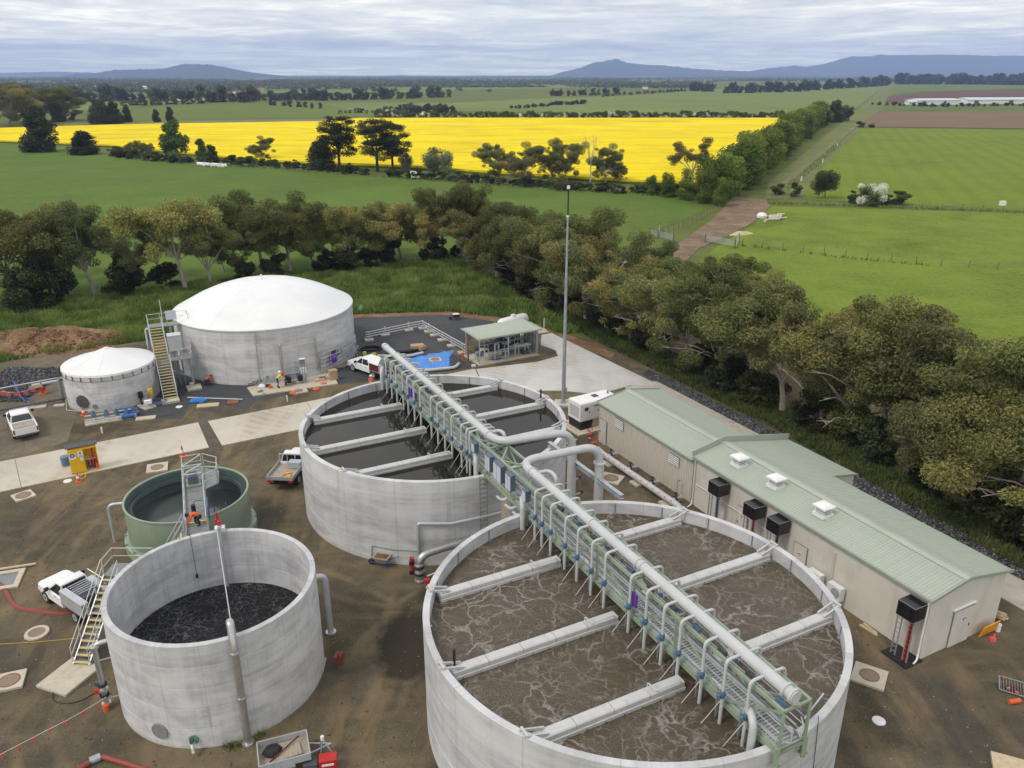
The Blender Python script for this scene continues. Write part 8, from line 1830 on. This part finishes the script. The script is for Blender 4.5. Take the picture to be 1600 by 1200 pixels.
gate('metal farm gate right of the dirt track', G(1102, 378), G(1148, 387)); gate('short metal gate at the fence corner beside the longer gate', G(1148, 388), G(1154, 378)); gate('metal farm gate left of the dirt track by the paddock', G(1015, 369), G(1052, 377)); gate('open metal gate end left of the dirt track', G(1028, 372), G(1031, 360))
mound('straw_heap', G(1157, 366), 2.6, .9, .6, M('timber'), 4.0, .4); mound('soil_heap', G(1175, 322), 3.0, 2.0, .7, M('track_soil'), 7.0, .2)
lp = thing('log_pile', 'stack of pale concrete poles lying in the grass right of the track', 'poles', G(1212, 342), -.2)
for k in range(7): part(MB().cyl((-1.4+k*.45-.6*(k > 4), -1.8, .25+.35*(k > 4)), (-.9+k*.45-.6*(k > 4), 2.6, .25+.35*(k > 4)), .24, 10), 'pole', M('pad_concrete'), lp)
for s in (-1, 1): part(MB().bar((-2.2, -2.0*s, .1), (1.9, -2.4*s, .8), .12), 'stake', M('white_plastic'), lp)
single(MB().lathe([(.01, 0), (1.0, 0), (1.05, .5), (.7, .95), (.01, 1.1)], n=14), 'white_sack', M('white_plastic'), 'white wrapped bundle in the grass left of the pole stack', 'bundle', G(1190, 340))
single(MB().tube([(-.9, 0, .3), (.9, .3, .3)], .28, 10), 'white_roll', M('pad_concrete'), 'pale roll lying between the white bundle and the pole stack', 'roll', G(1197, 347), 1.0)
for k in range(9):
    u = 311+k*4.8+(2 if k > 3 else 0); o = single(MB().tube([(-.55, 0, .6), (-.5, 0, .6), (.5, 0, .6), (.55, 0, .6)], [.45, .6, .6, .45], 14), 'wrapped_bale', M('white_paint'), f'{ordinal(k+1)} white wrapped bale from the left in the paddock row', 'bale', G(u, 259+k*.35), rnd.random()*3, 'white wrapped bales')
for u, v in ((1308, 229.5), (1285, 254.5), (1252, 283)): single(MB().bar((0, 0, 0), (0, 0, 1.3), .28), 'lane_marker', M('white_plastic'), {1308: 'farthest white post beside the lane', 1285: 'middle white post beside the lane', 1252: 'nearest white post beside the lane'}[u], 'post', G(u, v))
single(MB().box((0, 0, .5), (1.2, .8, 1.0)), 'water_trough', M('white_plastic'), 'small white trough on the field fence at the right edge', 'trough', G(1566, 321))
def farmshed(label, a, b, depth, h, hr):
    a, b = Vector(a), Vector(b); x = (b-a).normalized(); y = Vector((-x.y, x.x, 0)); t = thing('farm_shed', label, 'shed', a); L = (b-a).length
    sec = lambda p: [p, p+UP*h, p+y*depth/2+UP*hr, p+y*depth+UP*h, p+y*depth]
    part(MB().loft([sec(a), sec(b)]), 'wall', M('white_plastic'), t, w=True)
    for s0_, s1_ in ((-.4, .5), (.5, 1.04)):
        q0, q1 = (h-.1 if s0_ < 0 else hr+.12), (hr+.12 if s0_ < 0 else h-.1); d0, d1 = s0_*depth if s0_ > 0 else -.6, s1_*depth
        part(MB().loft([[a-x*.5+y*d0+UP*q0, a-x*.5+y*d1+UP*q1, a-x*.5+y*d1+UP*(q1+.2), a-x*.5+y*d0+UP*(q0+.2)], [b+x*.5+y*d0+UP*q0, b+x*.5+y*d1+UP*q1, b+x*.5+y*d1+UP*(q1+.2), b+x*.5+y*d0+UP*(q0+.2)]]), 'roof', M('blue_white'), t, w=True)
    for k in (.12, .62): p = a+x*L*k-y*.1; part(MB().box(p+UP*h*.42, (L*.06, .3, h*.8), rz=math.atan2(x.y, x.x)), 'door', M('dark_grey'), t, w=True)
farmshed('long white farm shed, left one beyond the ploughed field', G(1436, 164), G(1500, 163.5), 22, 4.2, 5.4); farmshed('long pale farm shed at the right edge beyond the ploughed field', G(1512, 162.5), G(1620, 162), 24, 4.0, 5.6); farmshed('small white lean-to at the left of the white farm sheds', G(1420, 164), G(1434, 164), 10, 3, 4)
hs_ = [(38, 135, 9), (75, 136, 8), (118, 137, 9), (152, 139, 8), (196, 140, 12), (222, 139, 14), (262, 141, 18), (300, 142, 8), (372, 146, 14), (388, 145, 9), (408, 141, 9), (546, 156, 6), (1008, 139, 8), (140, 137, 8)]
for n, (u, v, wpx) in enumerate(sorted(hs_), 1):
    p = G(u, v); sc_ = (p.y*_c)/FPX; w = wpx*sc_; h = 4.2*sc_*.8; t = thing('far_house', f'{ordinal(n)} small pale building from the left among the distant trees', 'house', p, tq.uniform(-.3, .3), 'distant pale buildings')
    part(MB().box((0, 0, h*.45), (w, w*.6, h*.9)), 'wall', M('white_plastic' if n % 3 else 'pad_concrete'), t)
    part(MB().loft([[(-w*.53, -w*.35, h*.9), (-w*.53, w*.35, h*.9), (-w*.53, 0, h*1.35)], [(w*.53, -w*.35, h*.9), (w*.53, w*.35, h*.9), (w*.53, 0, h*1.35)]]), 'roof', M('blue_white' if n % 2 else 'rust'), t)

# ------------------------------------------------------------------ the air between here and the hills
def haze():
    m, t, o = newmat('haze'); vp = node(t, 'ShaderNodeVolumePrincipled', {'Color': (.42, .56, 1.0, 1), 'Density': 1.0e-4, 'Anisotropy': .0}); t.links.new(vp.outputs[0], o.inputs['Volume'])
    b = obj('haze', MB().box((0, 9000, 289), (46000, 20400, 580)).mesh('haze'), m, kind='stuff'); return b
haze()
